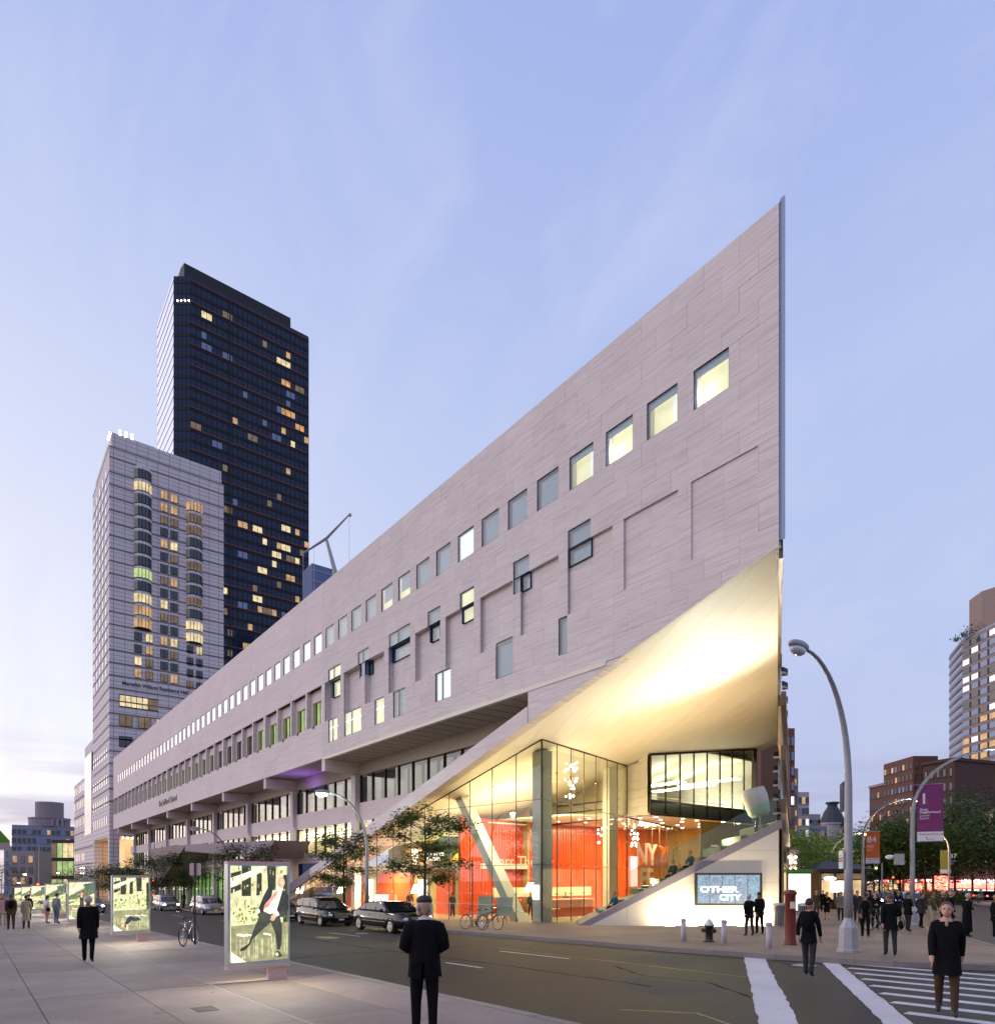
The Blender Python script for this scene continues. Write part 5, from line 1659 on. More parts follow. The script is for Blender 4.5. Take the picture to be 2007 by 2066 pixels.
# lit shops at the foot of the avenue's east side and beyond the kiosk
for k, (u0, u1, Y_, lb, mt) in enumerate(((1716, 1762, 200, 'amber lit shop windows low behind the orange banner', 'shop_light'), (1765, 1822, 172, 'amber lit shop windows low under the dark trees', 'shop_light'), (1825, 1880, 160, 'red and amber shop windows left of the neon cinema', 'neon_red'))):
    a_, b_ = Vector(at(u0, Y_)), Vector(at(u1, Y_ - 6))
    d_ = (b_ - a_).normalized()
    t = thing('shop_row', lb, 'shop', (a_.x, a_.y, gz(a_.x, a_.y)), world=True)
    zb = gz(a_.x, a_.y)
    MB().prism([(a_.x, a_.y, zb), (b_.x, b_.y, zb), (b_.x - 4, b_.y + 8, zb), (a_.x - 4, a_.y + 8, zb)], (0, 0, 5.2)).build('wall', 'brick_brown', t)
    nb_ = 6
    for q in range(nb_):
        p0, p1 = a_ + (b_ - a_) * (q + .08) / nb_, a_ + (b_ - a_) * (q + .92) / nb_
        MB().prism([(p0.x, p0.y, zb + .6), (p1.x, p1.y, zb + .6), (p1.x, p1.y, zb + 3.0), (p0.x, p0.y, zb + 3.0)], (d_.y * .1, -d_.x * .1, 0)).build('shop_window', mt if (q + k) % 3 else 'room_amber', t)
        MB().prism([(p0.x, p0.y, zb + 3.2), (p1.x, p1.y, zb + 3.2), (p1.x, p1.y, zb + 3.9), (p0.x, p0.y, zb + 3.9)], (d_.y * .5, -d_.x * .5, 0)).build('shop_sign', ['neon_red', 'sign_white', 'room_amber'][(q + k) % 3], t)
# green-roofed stall at the left edge
t = thing('striped_stall', 'market stall corner with a bright green sloping roof at the left edge', 'stall', at(-20, 42) + (gz(-45, 0),), world=True)
p0, p1 = at(-60, 40), at(20, 41.5)
zz = 1.85 + (1771 - 1705) / 1364 * 41
MB().prism([(p0[0], p0[1], zz + 2.6), (p1[0], p1[1], zz + .15), (p1[0] - 3, p1[1] - 1, zz + .15), (p0[0] - 3, p0[1] - 1, zz + 2.6)], (0, 0, .12)).build('roof', 'green_awning', t)
MB().prism([(p0[0], p0[1], zz - .3), (p1[0], p1[1], zz - .3), (p1[0], p1[1], zz + .14), (p0[0], p0[1], zz + .14)], (-.05, -.03, 0)).build('valance', 'pale_awning', t)
for pp_ in (p0, at(-38, 43)):
    MB().tube([(pp_[0], pp_[1], gz(*pp_)), (pp_[0], pp_[1], zz)], .05, 8).build('post', 'steel', t)
# ---------------------------------------------------------------- street furniture
def lampost(label, x, y, h, arm, reach, lit=None, straight=.55, power=0, group='street lamps'):
    """arm = plan direction of the bracket"""
    t = thing('street_lamp', label, 'street lamp', gp(x, y), math.atan2(arm[1], arm[0]), group)
    MB().lathe([(.33, -.1), (.33, .06), (.28, .10), (.25, .72), (.20, .80), (.14, .93), (.125, 1.0)], 8).build('base', 'galvanised', t)
    hs = h * straight
    path = [(0, 0, .95), (0, 0, 2.4), (0, 0, hs)]
    for i in range(1, 13):
        a = PI / 2 * i / 12
        path.append((reach * .96 * (1 - math.cos(a)) ** 1.05, 0, hs + (h - hs - .1) * math.sin(a)))
    r_ = [.125, .115, .105] + [.10 - .058 * i / 12 for i in range(1, 13)]
    MB().tube(path, r_, 10).build('pole', 'galvanised', t, True)
    hd = MB().ball((reach + .25, 0, h - .08), (.46, .17, .14), 14, 8).build('head', 'galvanised', t, True)
    MB().ball((reach + .30, 0, h - .20), (.34, .15, .15), 12, 6).build('lens', lit or 'lens', hd, True)
    if power:
        l = bpy.data.lights.new('street_light', 'POINT')
        l.energy, l.shadow_soft_size = power, .15
        l.color = (.8, 1, .75) if 'green' in lit else (1, .62, .25)
        o = bpy.data.objects.new('street_light', l)
        COL.objects.link(o)
        o.parent = t
        o.location = (reach + .32, 0, h - .35)
    return t
AE = Vector((.866, .5))                                  # across the avenue, eastwards
lm = lampost('big unlit curved street lamp with octagonal base at the corner kerb', -9.25, 20.13, 8.4, (0, -1), 2.55, None, .58)
s_ = MB().prism([(0, 0, 4.12), (-.04, 0, 4.12), (-.04, 0, 4.97), (0, 0, 4.97)], (0, -.72, 0))
o = s_.build('side_sign', 'sign_blue', lm)
o.location = (.02, -.13, 0)
o.rotation_euler = (0, 0, math.radians(-57))
sg = MB().box(-.02, .02, -.11, .11, 2.42, 2.95).build('parking_sign', 'sign_face', lm)
sg.location = (.09, -.16, 0)
sg.rotation_euler = (0, 0, math.radians(52 + 90) - PI)
text('NO\nSTANDING\nANYTIME', .058, (.026, 0, 2.72), upright(PI / 2), 'letter_red', sg, .003, sx=.8, lead=1.3)
la = lampost('lit green-white street lamp on the kerb left of the slanting fascia', -35.95, 18.3, 7.5, (0, -1), 2.5, 'lamp_green', .55, 500)
def banner(t, z0, z1, w, mat, big, small_, off=(0, 0), side=1, extra=''):
    """cloth banner on brackets beside a pole, its face turned down the avenue"""
    rz = math.radians(28) - t.rotation_euler.z
    Mz = Matrix.Rotation(rz, 3, 'Z')
    def P(a, b, e=0): return tuple(Mz @ Vector((side * .2 + side * a * w, -e, z0 + (z1 - z0) * b)))
    c = MB().prism([P(0, .17), P(1, .17), P(1, 1), P(0, 1)], Mz @ Vector((0, .015, 0))).build('banner', mat, t)
    MB().prism([P(0, 0), P(1, 0), P(1, .168), P(0, .168)], Mz @ Vector((0, .015, 0))).build('banner_foot', 'banner_white', c)
    for b in (.0, 1.0):
        MB().tube([tuple(Mz @ Vector((0, .01, z0 + (z1 - z0) * b))), P(1.03, b)], .018, 6).build('bracket', 'steel', c)
    rr_ = upright(rz)
    hh = z1 - z0
    lx = .08 if side > 0 else 1 - .92
    def tx(body, size, a, b, m, bold=0, al='LEFT', sx=1.0, ld=1.0):
        text(body, size, P(a if side > 0 else 1 - a, b, .008), rr_, m, c, .003, align=al, bold=bold, sx=sx, lead=ld)
    tx(big, hh * .26, .10, .74, 'banner_white', .012)
    tx(small_[0], hh * .052, .10, .535, 'banner_white', .004, ld=.9)
    tx(small_[1], hh * .052, .10, .43, 'banner_white', 0, ld=.9)
    tx(extra, hh * .042, .08, .125, 'letter_red')
    tx('L___', hh * .06, .34, .06, 'letter_dark', .004)
l1 = lampost('lit green-white street lamp carrying the purple banner', -13.81, 36.79, 8.6, AE, 3.6, 'lamp_green', .62, 500)
banner(l1, 4.15, 6.95, 1.1, 'banner_purple', '1', ('Great\nNeighborhood', 'Lincoln\nSquare'), extra='ShopUpperWest.org')
l2 = lampost('lit amber street lamp carrying the orange banner', -23.78, 54.1, 8.7, AE, 3.4, 'lamp_amber', .62, 2500)
banner(l2, 3.75, 6.2, .95, 'banner_orange', '84', ('Sparkling\nCultural', 'Lincoln\nSquare'), extra='ShopUpperWest.org')
lampost('distant amber street lamp between the corner lamp and the orange banner', -41.37, 85.23, 8.8, AE, 3.6, 'lamp_amber', .6, 3000)
l4 = lampost('amber street lamp with a small olive banner among the right trees', *at(1914, 82), 8.8, -AE, 1.8, 'lamp_amber', .72, 3000)
banner(l4, 3.6, 6.4, -1.1, 'banner_olive', '37', ('Restaurants', 'Lincoln\nSquare'), side=1)
lampost('amber street lamp at the far right in front of the neon cinema', *at(1990, 118), 8.2, -AE, 2.2, 'lamp_amber', .7, 3000)
for u_, Y_, lb, lt in ((460, 60, 'unlit curved street lamp before the third bay of the hall', None), (316, 98, 'unlit curved street lamp before the entrance of the pale tower', None),
                       (196, 150, 'small green-white street lamp in front of the pale tower base', 'lamp_green'), (142, 190, 'small white street lamp left of the pale tower', 'lamp_green')):
    lampost(lb, *at(u_, Y_), 7.4, (0, -1), 2.5, lt, .58, 0)
for u_, Y_, lb in ((9, 160, 'amber globe lamp at the extreme left edge'), (67, 150, 'amber street lamp before the mauve school'), (50, 210, 'small amber street lamp low before the mauve school')):
    lampost(lb, *at(u_, Y_), {160: 8, 150: 6.0, 210: 5}[Y_], (0, -1), 1.2, 'lamp_amber', .75, 0)

def signal_head(parent, x, y, z, rz, n=3, mat='signal_orange', lampmat=('signal_red', 'black_plastic', 'black_plastic')):
    Mz = Matrix.Rotation(rz, 3, 'Z')
    h = MB().obox((x, y, z), (.34, .3, .36 * n), Mz).build('signal_head', mat, parent)
    for k in range(n):
        c = Vector((x, y, z + .36 * ((n - 1) / 2 - k))) + Mz @ Vector((0, -.17, 0))
        MB().ball(c, .11, 10, 6).build('signal_lens', lampmat[k % len(lampmat)], h, True)
        MB().obox(c + Mz @ Vector((0, -.08, .13)), (.3, .22, .03), Mz).build('visor', mat, h)
def mast(label, x, y, h, arm=None, arm_len=6.0, heads=(), rz=0.0, kind='galvanised', lampmat=('signal_red', 'black_plastic', 'black_plastic'), nm='traffic_signal'):
    t = thing(nm, label, 'traffic signal', gp(x, y), rz)
    MB().lathe([(.22, -.1), (.22, .1), (.13, .35), (.1, .4)], 8).build('base', kind, t)
    MB().tube([(0, 0, .3), (0, 0, h)], [.10, .075], 8).build('pole', kind, t)
    if arm:
        MB().tube([(0, 0, h - .3), (arm_len * .5, 0, h + .3), (arm_len, 0, h + .45)], [.07, .055, .04], 8).build('mast_arm', kind, t)
    for hx, hz in heads:
        signal_head(t, hx, -.1, hz, 0, 3, lampmat=lampmat)
    return t
mast('tall signal pole with orange heads before the pale tower entrance', *at(311, 105), 9.3, None, heads=((0, 3.2), (0, .9)), rz=math.radians(60))
mast('grey mast with long arm beside the orange signal pole', *at(327, 100), 8.6, True, 7.0, (), rz=math.radians(130))
mast('slim tall pole with an orange signal above the left light boxes', *at(79, 78), 7.4, None, heads=((0, 2.4),), rz=math.radians(60))
mast('signal mast reaching over the avenue with amber heads right of the orange banner', *at(1779, 74), 4.6, None, heads=((-.6, 4.4),), rz=math.radians(30), lampmat=('black_plastic', 'black_plastic', 'signal_green'))
mast('signal pole with red walking light under the right hand trees', *at(1801, 95), 4.4, None, heads=((0, 3.0),), rz=math.radians(30))
# camera and signal box clamped on the purple banner's pole
cmx = MB()
cmx.obox((0, 0, 0), (.55, .35, .7))
pm = thing('signal_box', 'grey signal box with a white camera on the purple banner pole', 'signal box', (-13.95, 36.55, 2.75), math.radians(28))
MB().obox((-.35, 0, 0), (.42, .34, .55)).build('housing', 'galvanised', pm)
MB().ball((-.75, -.05, .12), (.22, .13, .12), 10, 6).build('camera', 'sign_face', pm, True)

# free-standing light boxes along the south kerb
def ell(cx, cy, rx, ry, n=12):
    return [(cx + rx * math.cos(2 * PI * i / n), cy + ry * math.sin(2 * PI * i / n)) for i in range(n)]
PB = lambda pts: [((x - 197) / 913, 1 - (y - 200) / 1390) for x, y in pts]
CR, DKc, WHc, GRc, ROc = (.90, .78, .46), (.04, .04, .02), (1.15, 1.05, .78), (.18, .30, .06), (.30, .29, .15)
def backdrop(seed, kind=0):
    r2 = random.Random(seed)
    s_ = [([(0, 0), (1, 0), (1, 1), (0, 1)], CR)]
    if kind == 0:
        s_ += [(PB([(380, 200), (530, 200), (525, 640), (380, 640)]), DKc), (PB([(620, 330), (700, 280), (700, 620), (610, 640)]), DKc), (PB([(780, 200), (930, 200), (930, 560), (800, 560)]), DKc),
               (PB([(210, 310), (370, 270), (370, 330), (210, 420)]), DKc), (PB([(210, 520), (370, 460), (370, 540), (210, 600)]), DKc), (PB([(200, 380), (740, 200), (740, 260), (200, 510)]), WHc),
               (PB([(1050, 330), (1110, 330), (1110, 1050), (1050, 1050)]), DKc)]
    else:
        s_ += [([(0, .62), (1, .98), (1, .70), (0, .40)], (.16, .18, .10)), ([(0, .68), (.9, 1.0), (.6, 1.0), (0, .78)], WHc), ([(0, .52), (1, .62), (1, .56), (0, .47)], CR), ([(.55, .95), (1, 1), (1, .72), (.62, .8)], (.12, .16, .12))]
    for k in range(60):
        cx, cy = r2.uniform(.02, .95), r2.uniform(.5, .97)
        ww, hh_ = r2.uniform(.006, .025), r2.uniform(.01, .05)
        c_ = r2.choice([(.10, .09, .06), (.5, .42, .22), (1.05, .95, .7), (.25, .25, .22), (.9, .55, .15)])
        s_.append(([(cx, cy), (min(cx + ww, 1), cy + ww * .25), (min(cx + ww, 1), min(cy + hh_ + ww * .25, 1)), (cx, min(cy + hh_, 1))], c_))
    for k in range(70):
        cx, cy = r2.random(), r2.uniform(.42, .60)
        s_.append((ell(min(max(cx, .05), .95), cy, r2.uniform(.008, .03), r2.uniform(.006, .022), 7), (r2.uniform(.05, .4), r2.uniform(.12, .5), .05)))
    s_.append(([(0, 0), (1, 0), (1, .40), (0, .38)], ROc))
    for k in range(5):
        x = r2.uniform(.05, .8)
        s_.append(([(x, .28), (x + .14, .26), (x + .17, .275), (x + .03, .295)], WHc))
    for k in range(30):
        x = .02 + .96 * r2.random()
        y0 = r2.uniform(.02, .12)
        s_.append(([(x - .01, y0), (x + .01, y0), (x + .01, y0 + .16), (x - .01, y0 + .16)], (.42 + .1 * r2.random(), .42 + .1 * r2.random(), .26)))
    s_.append(([(0, 0), (.25, 0), (0, .11)], WHc))
    return s_
def fig_leaning():
    bk_, sk = (.03, .035, .03), (.75, .42, .28)
    return [(PB([(790, 420), (860, 480), (830, 640), (720, 880), (640, 1000), (600, 900), (600, 860), (690, 660), (770, 520)]), bk_),
            (PB([(700, 870), (830, 900), (820, 1030), (700, 1120), (520, 1270), (480, 1350), (400, 1425), (330, 1430), (335, 1395), (460, 1330), (560, 1080), (620, 960)]), bk_),
            (PB([(810, 900), (960, 930), (1000, 1100), (1000, 1250), (985, 1400), (955, 1450), (920, 1440), (890, 1200), (820, 1040)]), bk_),
            (PB([(880, 1535), (915, 1450), (955, 1470), (1012, 1540), (950, 1555)]), (.04, .05, .03)), (PB([(890, 1500), (925, 1480), (945, 1520), (910, 1540)]), WHc),
            (PB([(930, 490), (1010, 545), (960, 740), (905, 880), (800, 910), (695, 860), (720, 780), (870, 600)]), (.95, .88, .62)),
            (PB([(905, 560), (940, 590), (770, 800), (700, 830), (715, 770), (840, 640)]), (.85, .30, .30)),
            (PB([(1010, 555), (1060, 580), (1108, 640), (1108, 850), (1010, 960), (960, 960), (915, 850), (960, 700)]), bk_),
            (PB([(580, 850), (630, 830), (640, 880), (590, 900)]), WHc), (PB([(870, 880), (930, 870), (960, 930), (900, 950)]), (.95, .75, .70)),
            (PB([(800, 995), (830, 930), (880, 900), (905, 945), (870, 1005), (840, 1015)]), sk), (PB(ell(985, 440, 62, 82, 14)), sk), (PB(ell(1000, 425, 30, 45, 8)), (.95, .62, .45))]
def fig_handstand():
    b_, sk = (.03, .035, .05), (.85, .55, .30)
    return [([(.27, .07), (.36, .22), (.45, .28), (.52, .27), (.60, .24), (.68, .25), (.75, .21), (.77, .16), (.73, .19), (.66, .18), (.58, .17), (.50, .19), (.42, .14), (.36, .06)], b_),
            ([(.35, .01), (.40, .01), (.40, .12), (.34, .12)], sk), (ell(.25, .10, .05, .035), sk), ([(.14, .14), (.25, .20), (.27, .18), (.16, .13)], sk)]
def fig_dress():
    sk = (.85, .50, .35)
    return [([(.40, .02), (.45, .02), (.46, .26), (.40, .26)], sk), ([(.52, .04), (.57, .04), (.56, .28), (.50, .28)], sk), ([(.37, .25), (.62, .25), (.57, .42), (.58, .60), (.41, .60), (.42, .42)], (.03, .03, .03)),
            ([(.30, .40), (.34, .40), (.41, .58), (.38, .59)], sk), ([(.60, .58), (.66, .40), (.69, .41), (.62, .60)], sk), (ell(.49, .68, .07, .065), (.45, .13, .05)), (ell(.49, .675, .04, .045), sk), ([(.45, .58), (.53, .58), (.52, .64), (.46, .64)], sk)]
def fig_bow():
    return [([(.30, .25), (.5, .35), (.72, .32), (.75, .22), (.5, .18)], (.04, .04, .04)), (ell(.33, .33, .05, .05), (.8, .5, .35)), ([(.42, .1), (.48, .1), (.5, .25), (.43, .25)], (.5, .45, .3))]
def lightbox(label, x, fig, seed, kind, y0=4.02, y1=5.28):
    g_ = gz(x, 5.1)
    t = thing('light_box', label, 'light box', (x - .1, (y0 + y1) / 2 + .3, g_), world=True, group='light boxes along the kerb')
    MB().box(x - .17, x - .03, y1 - .42, y1 - .06, g_ - .1, g_ + .31).build('foot', 'pink_metal', t)
    f = MB()
    zb, zt = g_ + .30, g_ + 2.44
    f.box(x - .22, x + .02, y0, y0 + .05, zb, zt).box(x - .22, x + .02, y1 - .05, y1, zb, zt)
    f.box(x - .22, x + .02, y0 + .05, y1 - .05, zb, zb + .13).box(x - .22, x + .02, y0 + .05, y1 - .05, zt - .07, zt)
    f.box(x - .20, x - .02, y0 + .05, y1 - .05, zb + .13, zt - .07)
    f.build('case', 'box_frame', t)
    MB().box(x - .225, x + .026, y0 - .005, y1 + .005, zt - .035, zt + .02).box(x - .225, x + .026, y0 - .005, y1 + .005, zb - .02, zb + .03).build('trim', 'pink_metal', t)
    sh = backdrop(seed, kind) + fig()
    printmesh('poster', 'poster_print', t, sh, lambda u_, v_, e: (x - .019 + e, y0 + .052 + (y1 - y0 - .104) * u_, zb + .132 + (zt - zb - .204) * v_), .0006)
    MB().box(x + .032, x + .038, y0 + .05, y1 - .05, zb + .13, zt - .07).build('cover_glass', 'clear_glass', t)
    # the same picture light spills from the western face
    MB().box(x - .209, x - .201, y0 + .06, y1 - .06, zb + .14, zt - .08).build('back_poster', 'room_cream', t)
    area('box_light', (x + .06, (y0 + y1) / 2, (zb + zt) / 2), 1.0, 230, (1, .90, .68), (1, 0, -.55), t, 1.8)
    return t
lightbox('nearest light box, poster of a leaning dancer in a dark suit', -13.9, fig_leaning, 3, 0)
lightbox('second light box, poster of a dancer in a one-handed stand', -27.9, fig_handstand, 4, 0)
lightbox('third light box, poster of a woman in a short black dress', -42.0, fig_dress, 5, 1)
lightbox('fourth light box, standing behind the couple who talk on the pavement', -56.0, fig_bow, 6, 1)
lightbox('fifth light box from the camera, half hidden by walkers', -70.0, fig_bow, 7, 1)
lightbox('sixth light box, smallest of those at the far left', -84.0, fig_dress, 8, 1)
lightbox('seventh light box, almost lost at the far left end', -98.0, fig_bow, 9, 1)

# sign posts, hydrant, bollards, bins
def sign_post(label, x, y, h, plate=True):
    t = thing('sign_post', label, 'sign post', gp(x, y), math.radians(52))
    MB().box(-.028, .028, -.02, .02, -.1, h).build('post', 'iron', t)
    f = MB()
    for k in range(int(h / .25)): f.box(-.008, .008, -.0215, -.0205, .2 + k * .25, .23 + k * .25)
    f.build('punched_holes', 'steel', t)
    if plate:
        p = MB()
        c = []
        for cx, cz, a0 in ((.155, h - .40, -90), (.155, h - .06, 0), (-.155, h - .06, 90), (-.155, h - .40, 180)):
            for k in range(4):
                a = math.radians(a0 + 30 * k)
                c.append((cx + .045 * math.cos(a), .03, cz + .045 * math.sin(a)))
        MB().prism(c, (0, .01, 0)).build('plate', 'pink_metal', t)
sign_post('dark sign post with a blank pinkish plate back beside the white bicycle', -25.05, 6.15, 2.85)
sign_post('bare dark post behind the two parked bicycles', -27.2, 19.6, 3.3, False)
h = thing('fire_hydrant', 'black fire hydrant with a silver bonnet between the bollards', 'hydrant', gp(-14.1, 20.35))
MB().lathe([(.20, 0), (.20, .05), (.14, .06), (.13, .10), (.13, .52), (.16, .53), (.16, .57)], 16).build('barrel', 'hydrant_black', h, True)
MB().lathe([(.17, .57), (.17, .60), (.13, .70), (.05, .77), (.03, .83), (.005, .83)], 16).build('bonnet', 'hydrant_silver', h, True)
for a in (0, PI * .55, PI * 1.15):
    Mx = Matrix.Rotation(a, 3, 'Z') @ Matrix.Rotation(PI / 2, 3, 'Y')
    MB().lathe([(.07, .10), (.07, .19), (.085, .19), (.085, .23), (.03, .25), (.025, .28), (.005, .28)], 10, (0, 0, .40), M=Mx).build('nozzle', 'hydrant_black', h)
MB().lathe([(.2, 0), (.21, .03), (.2, .06)], 8).build('flange', 'hydrant_black', h)
for (x, y), lb in (((-14.92, 20.0), 'grey steel bollard left of the hydrant'), ((-13.35, 20.1), 'grey steel bollard just right of the hydrant'), ((-11.31, 19.4), 'grey steel bollard in front of the couple at the screen')):
    t = thing('bollard', lb, 'bollard', gp(x, y), 0, 'bollards at the corner')
    MB().lathe([(.085, -.1), (.085, .70)], 18).build('post', 'bollard_paint', t, True)
    MB().lathe([(.085, .70), (.10, .71), (.10, .78), (.06, .81), (.005, .815)], 18).build('cap', 'bollard_paint', t, True)
t = thing('red_pillar', 'tall dark red street pillar with a rounded cap at the corner', 'pillar', gp(-11.6, 21.2), math.radians(52))
MB().lathe([(.20, -.1), (.21, .0), (.19, .1), (.17, .2), (.165, 1.62), (.20, 1.66), (.20, 1.74), (.15, 1.80), (.01, 1.83)], 14).build('body', 'red_paint', t, True)
MB().box(-.07, .07, -.19, -.15, 1.2, 1.42).build('alarm_panel', 'letter_cream', t)
def bin_(label, x, y):
    t = thing('litter_bin', label, 'litter bin', gp(x, y))
    for k in range(22):
        a = 2 * PI * k / 22
        MB().tube([(.30 * math.cos(a), .30 * math.sin(a), .06), (.31 * math.cos(a), .31 * math.sin(a), .7), (.35 * math.cos(a), .35 * math.sin(a), 1.08)], .022, 5).build('slat', 'steel', t)
    MB().lathe([(.37, 1.06), (.37, 1.14), (.24, 1.16), (.24, 1.10)], 20).build('rim', 'steel', t)
    MB().lathe([(.24, .05), (.26, 1.02)], 16).build('liner', 'black_plastic', t)
bin_('slatted steel litter bin at the end of the flank wall', -17.3, 30.8)
bin_('slatted steel litter bin behind the red pillar', -16.2, 31.0)
# white back-lit notice case and the station kiosk on the avenue pavement
t = thing('notice_case', 'white back-lit notice case standing on the avenue pavement', 'light box', gp(*at(1612, 47)), math.radians(52))
MB().box(-.85, .85, -.06, .12, .25, 2.95).build('case', 'dark_bronze', t)
MB().box(-.76, .76, -.075, -.061, .34, 2.86).build('panel', 'sign_white', t)
MB().box(-.9, .9, -.1, .5, 2.95, 3.2).build('roof', 'green_awning', t)
for k in range(9):
    MB().box(-.3, .3 - (k % 3) * .12, -.080, -.076, 1.2 + k * .1, 1.22 + k * .1).build('print_line', 'blind_grey', t)
for sx_ in (-.7, .7): MB().box(sx_ - .05, sx_ + .05, -.02, .08, -.1, .25).build('leg', 'dark_bronze', t)
t = thing('station_kiosk', 'dark station kiosk with a hipped roof and lit windows down the avenue', 'kiosk', gp(*at(1682, 62)), math.radians(45))
MB().prism([(-2.3, -2.6, 3.4), (2.3, -2.6, 3.4), (2.3, 2.6, 3.4), (-2.3, 2.6, 3.4)], (0, 0, .18)).build('eaves', 'dark_bronze', t)
rf = MB().add([(-2.5, -2.8, 3.58), (2.5, -2.8, 3.58), (2.5, 2.8, 3.58), (-2.5, 2.8, 3.58), (-1.0, 0, 4.3), (1.0, 0, 4.3)], [(0, 1, 5, 4), (1, 2, 5), (2, 3, 4, 5), (3, 0, 4), (3, 2, 1, 0)])
rf.build('roof', 'slate', t)
for px_ in (-1.9, -.65, .65, 1.9):
    MB().box(px_ - .09, px_ + .09, -2.2, -2.0, -.2, 3.4).build('post', 'dark_bronze', t)
for a, b in ((-1.8, -.75), (-.55, .55), (.75, 1.8)):
    MB().box(a, b, -2.0, -1.95, .9, 2.6).build('window', 'shop_light', t)
    MB().box(a, b, -2.08, -2.04, 2.7, 3.2).build('fascia_sign', 'room_dim', t)
MB().box(-2.0, 2.0, -1.9, 2.2, -.2, 3.4).build('body', 'brick_brown', t)
MB().ball((-1.2, -2.5, 2.75), (.55, .25, .2), 12, 6).build('globe_lamp', 'sign_white', t, True)
t = thing('lit_panel', 'glaring white advertising panel beside the station kiosk', 'light box', gp(*at(1691, 52)), math.radians(52))
MB().box(-.62, .62, -.05, .05, 1.55, 2.4).build('panel', 'sign_white', t)
MB().box(-.07, .07, -.04, .04, -.1, 1.55).build('post', 'dark_bronze', t)
# string of bulbs on a shop front west of the avenue
t = thing('bulb_sign', 'upright shop sign outlined with white bulbs on the avenue', 'sign', at(1600, 75) + (0,), world=True)
q = at(1600, 75)
MB().box(q[0] - .5, q[0] + .5, q[1], q[1] + .4, -1.2, 5.2).build('board', 'tower_band', t)
for k in range(6):
    for sx_ in (-.35, .35):
        MB().ball((q[0] + sx_ * .8, q[1] - .12 + sx_ * .4, 1.0 + k * .62), .13, 8, 6).build('bulb', 'bulb_white', t)
# crowd barriers in front of the lobby and further west
def barrier(label, x, y, w=2.4, rz=0):
    t = thing('crowd_barrier', label, 'barrier', gp(x, y), rz, 'crowd barriers')
    MB().tube([(-w / 2, 0, .1), (-w / 2, 0, 1.05), (w / 2, 0, 1.05), (w / 2, 0, .1)], .02, 6).build('frame', 'steel', t)
    for k in range(14):
        xx = -w / 2 + w * (k + .5) / 14
        MB().tube([(xx, 0, .2), (xx, 0, 1.05)], .01, 4).build('bar', 'steel', t)
    for s_ in (-1, 1): MB().box(s_ * w / 2 - .03, s_ * w / 2 + .03, -.25, .25, 0, .05).build('foot', 'steel', t)
barrier('crowd barrier behind the black wagon, right of its bonnet', -36.8, 20.6)
barrier('crowd barrier behind the lamp post base by the black saloon', -33.6, 20.6)
barrier('crowd barrier beside the man in white far down the pavement', -73, 19.6)
barrier('crowd barrier left of the one beside the man in white', -76, 19.6)
# ---------------------------------------------------------------- vehicles and bicycles
def wheel(parent, x, y, r, w, name='wheel'):
    Mx = Matrix.Rotation(PI / 2 * (1 if y < 0 else -1), 3, 'X')
    wl = MB().lathe([(r * .62, -w / 2), (r * .93, -w / 2), (r, -w / 3), (r, w / 3), (r * .93, w / 2), (r * .62, w / 2)], 24, (x, y, r), M=Mx).build(name, 'tyre', parent, True)
    m = MB().lathe([(.01, w * .56), (r * .14, w * .57), (r * .16, w * .51), (r * .58, w * .51), (r * .66, w * .56), (r * .67, w * .5)], 24, (x, y, r), M=Mx)
    m.build('rim', 'rim', wl, True)
    sp = MB()
    for k in range(7):
        a = 2 * PI * k / 7
        c = Mx @ Vector((r * .36 * math.cos(a), r * .36 * math.sin(a), w * .53))
        sp.obox(Vector((x, y, r)) + c, (r * .5, r * .12, w * .14), Mx @ Matrix.Rotation(a, 3, 'Z'))
    sp.build('spokes', 'rim', wl)
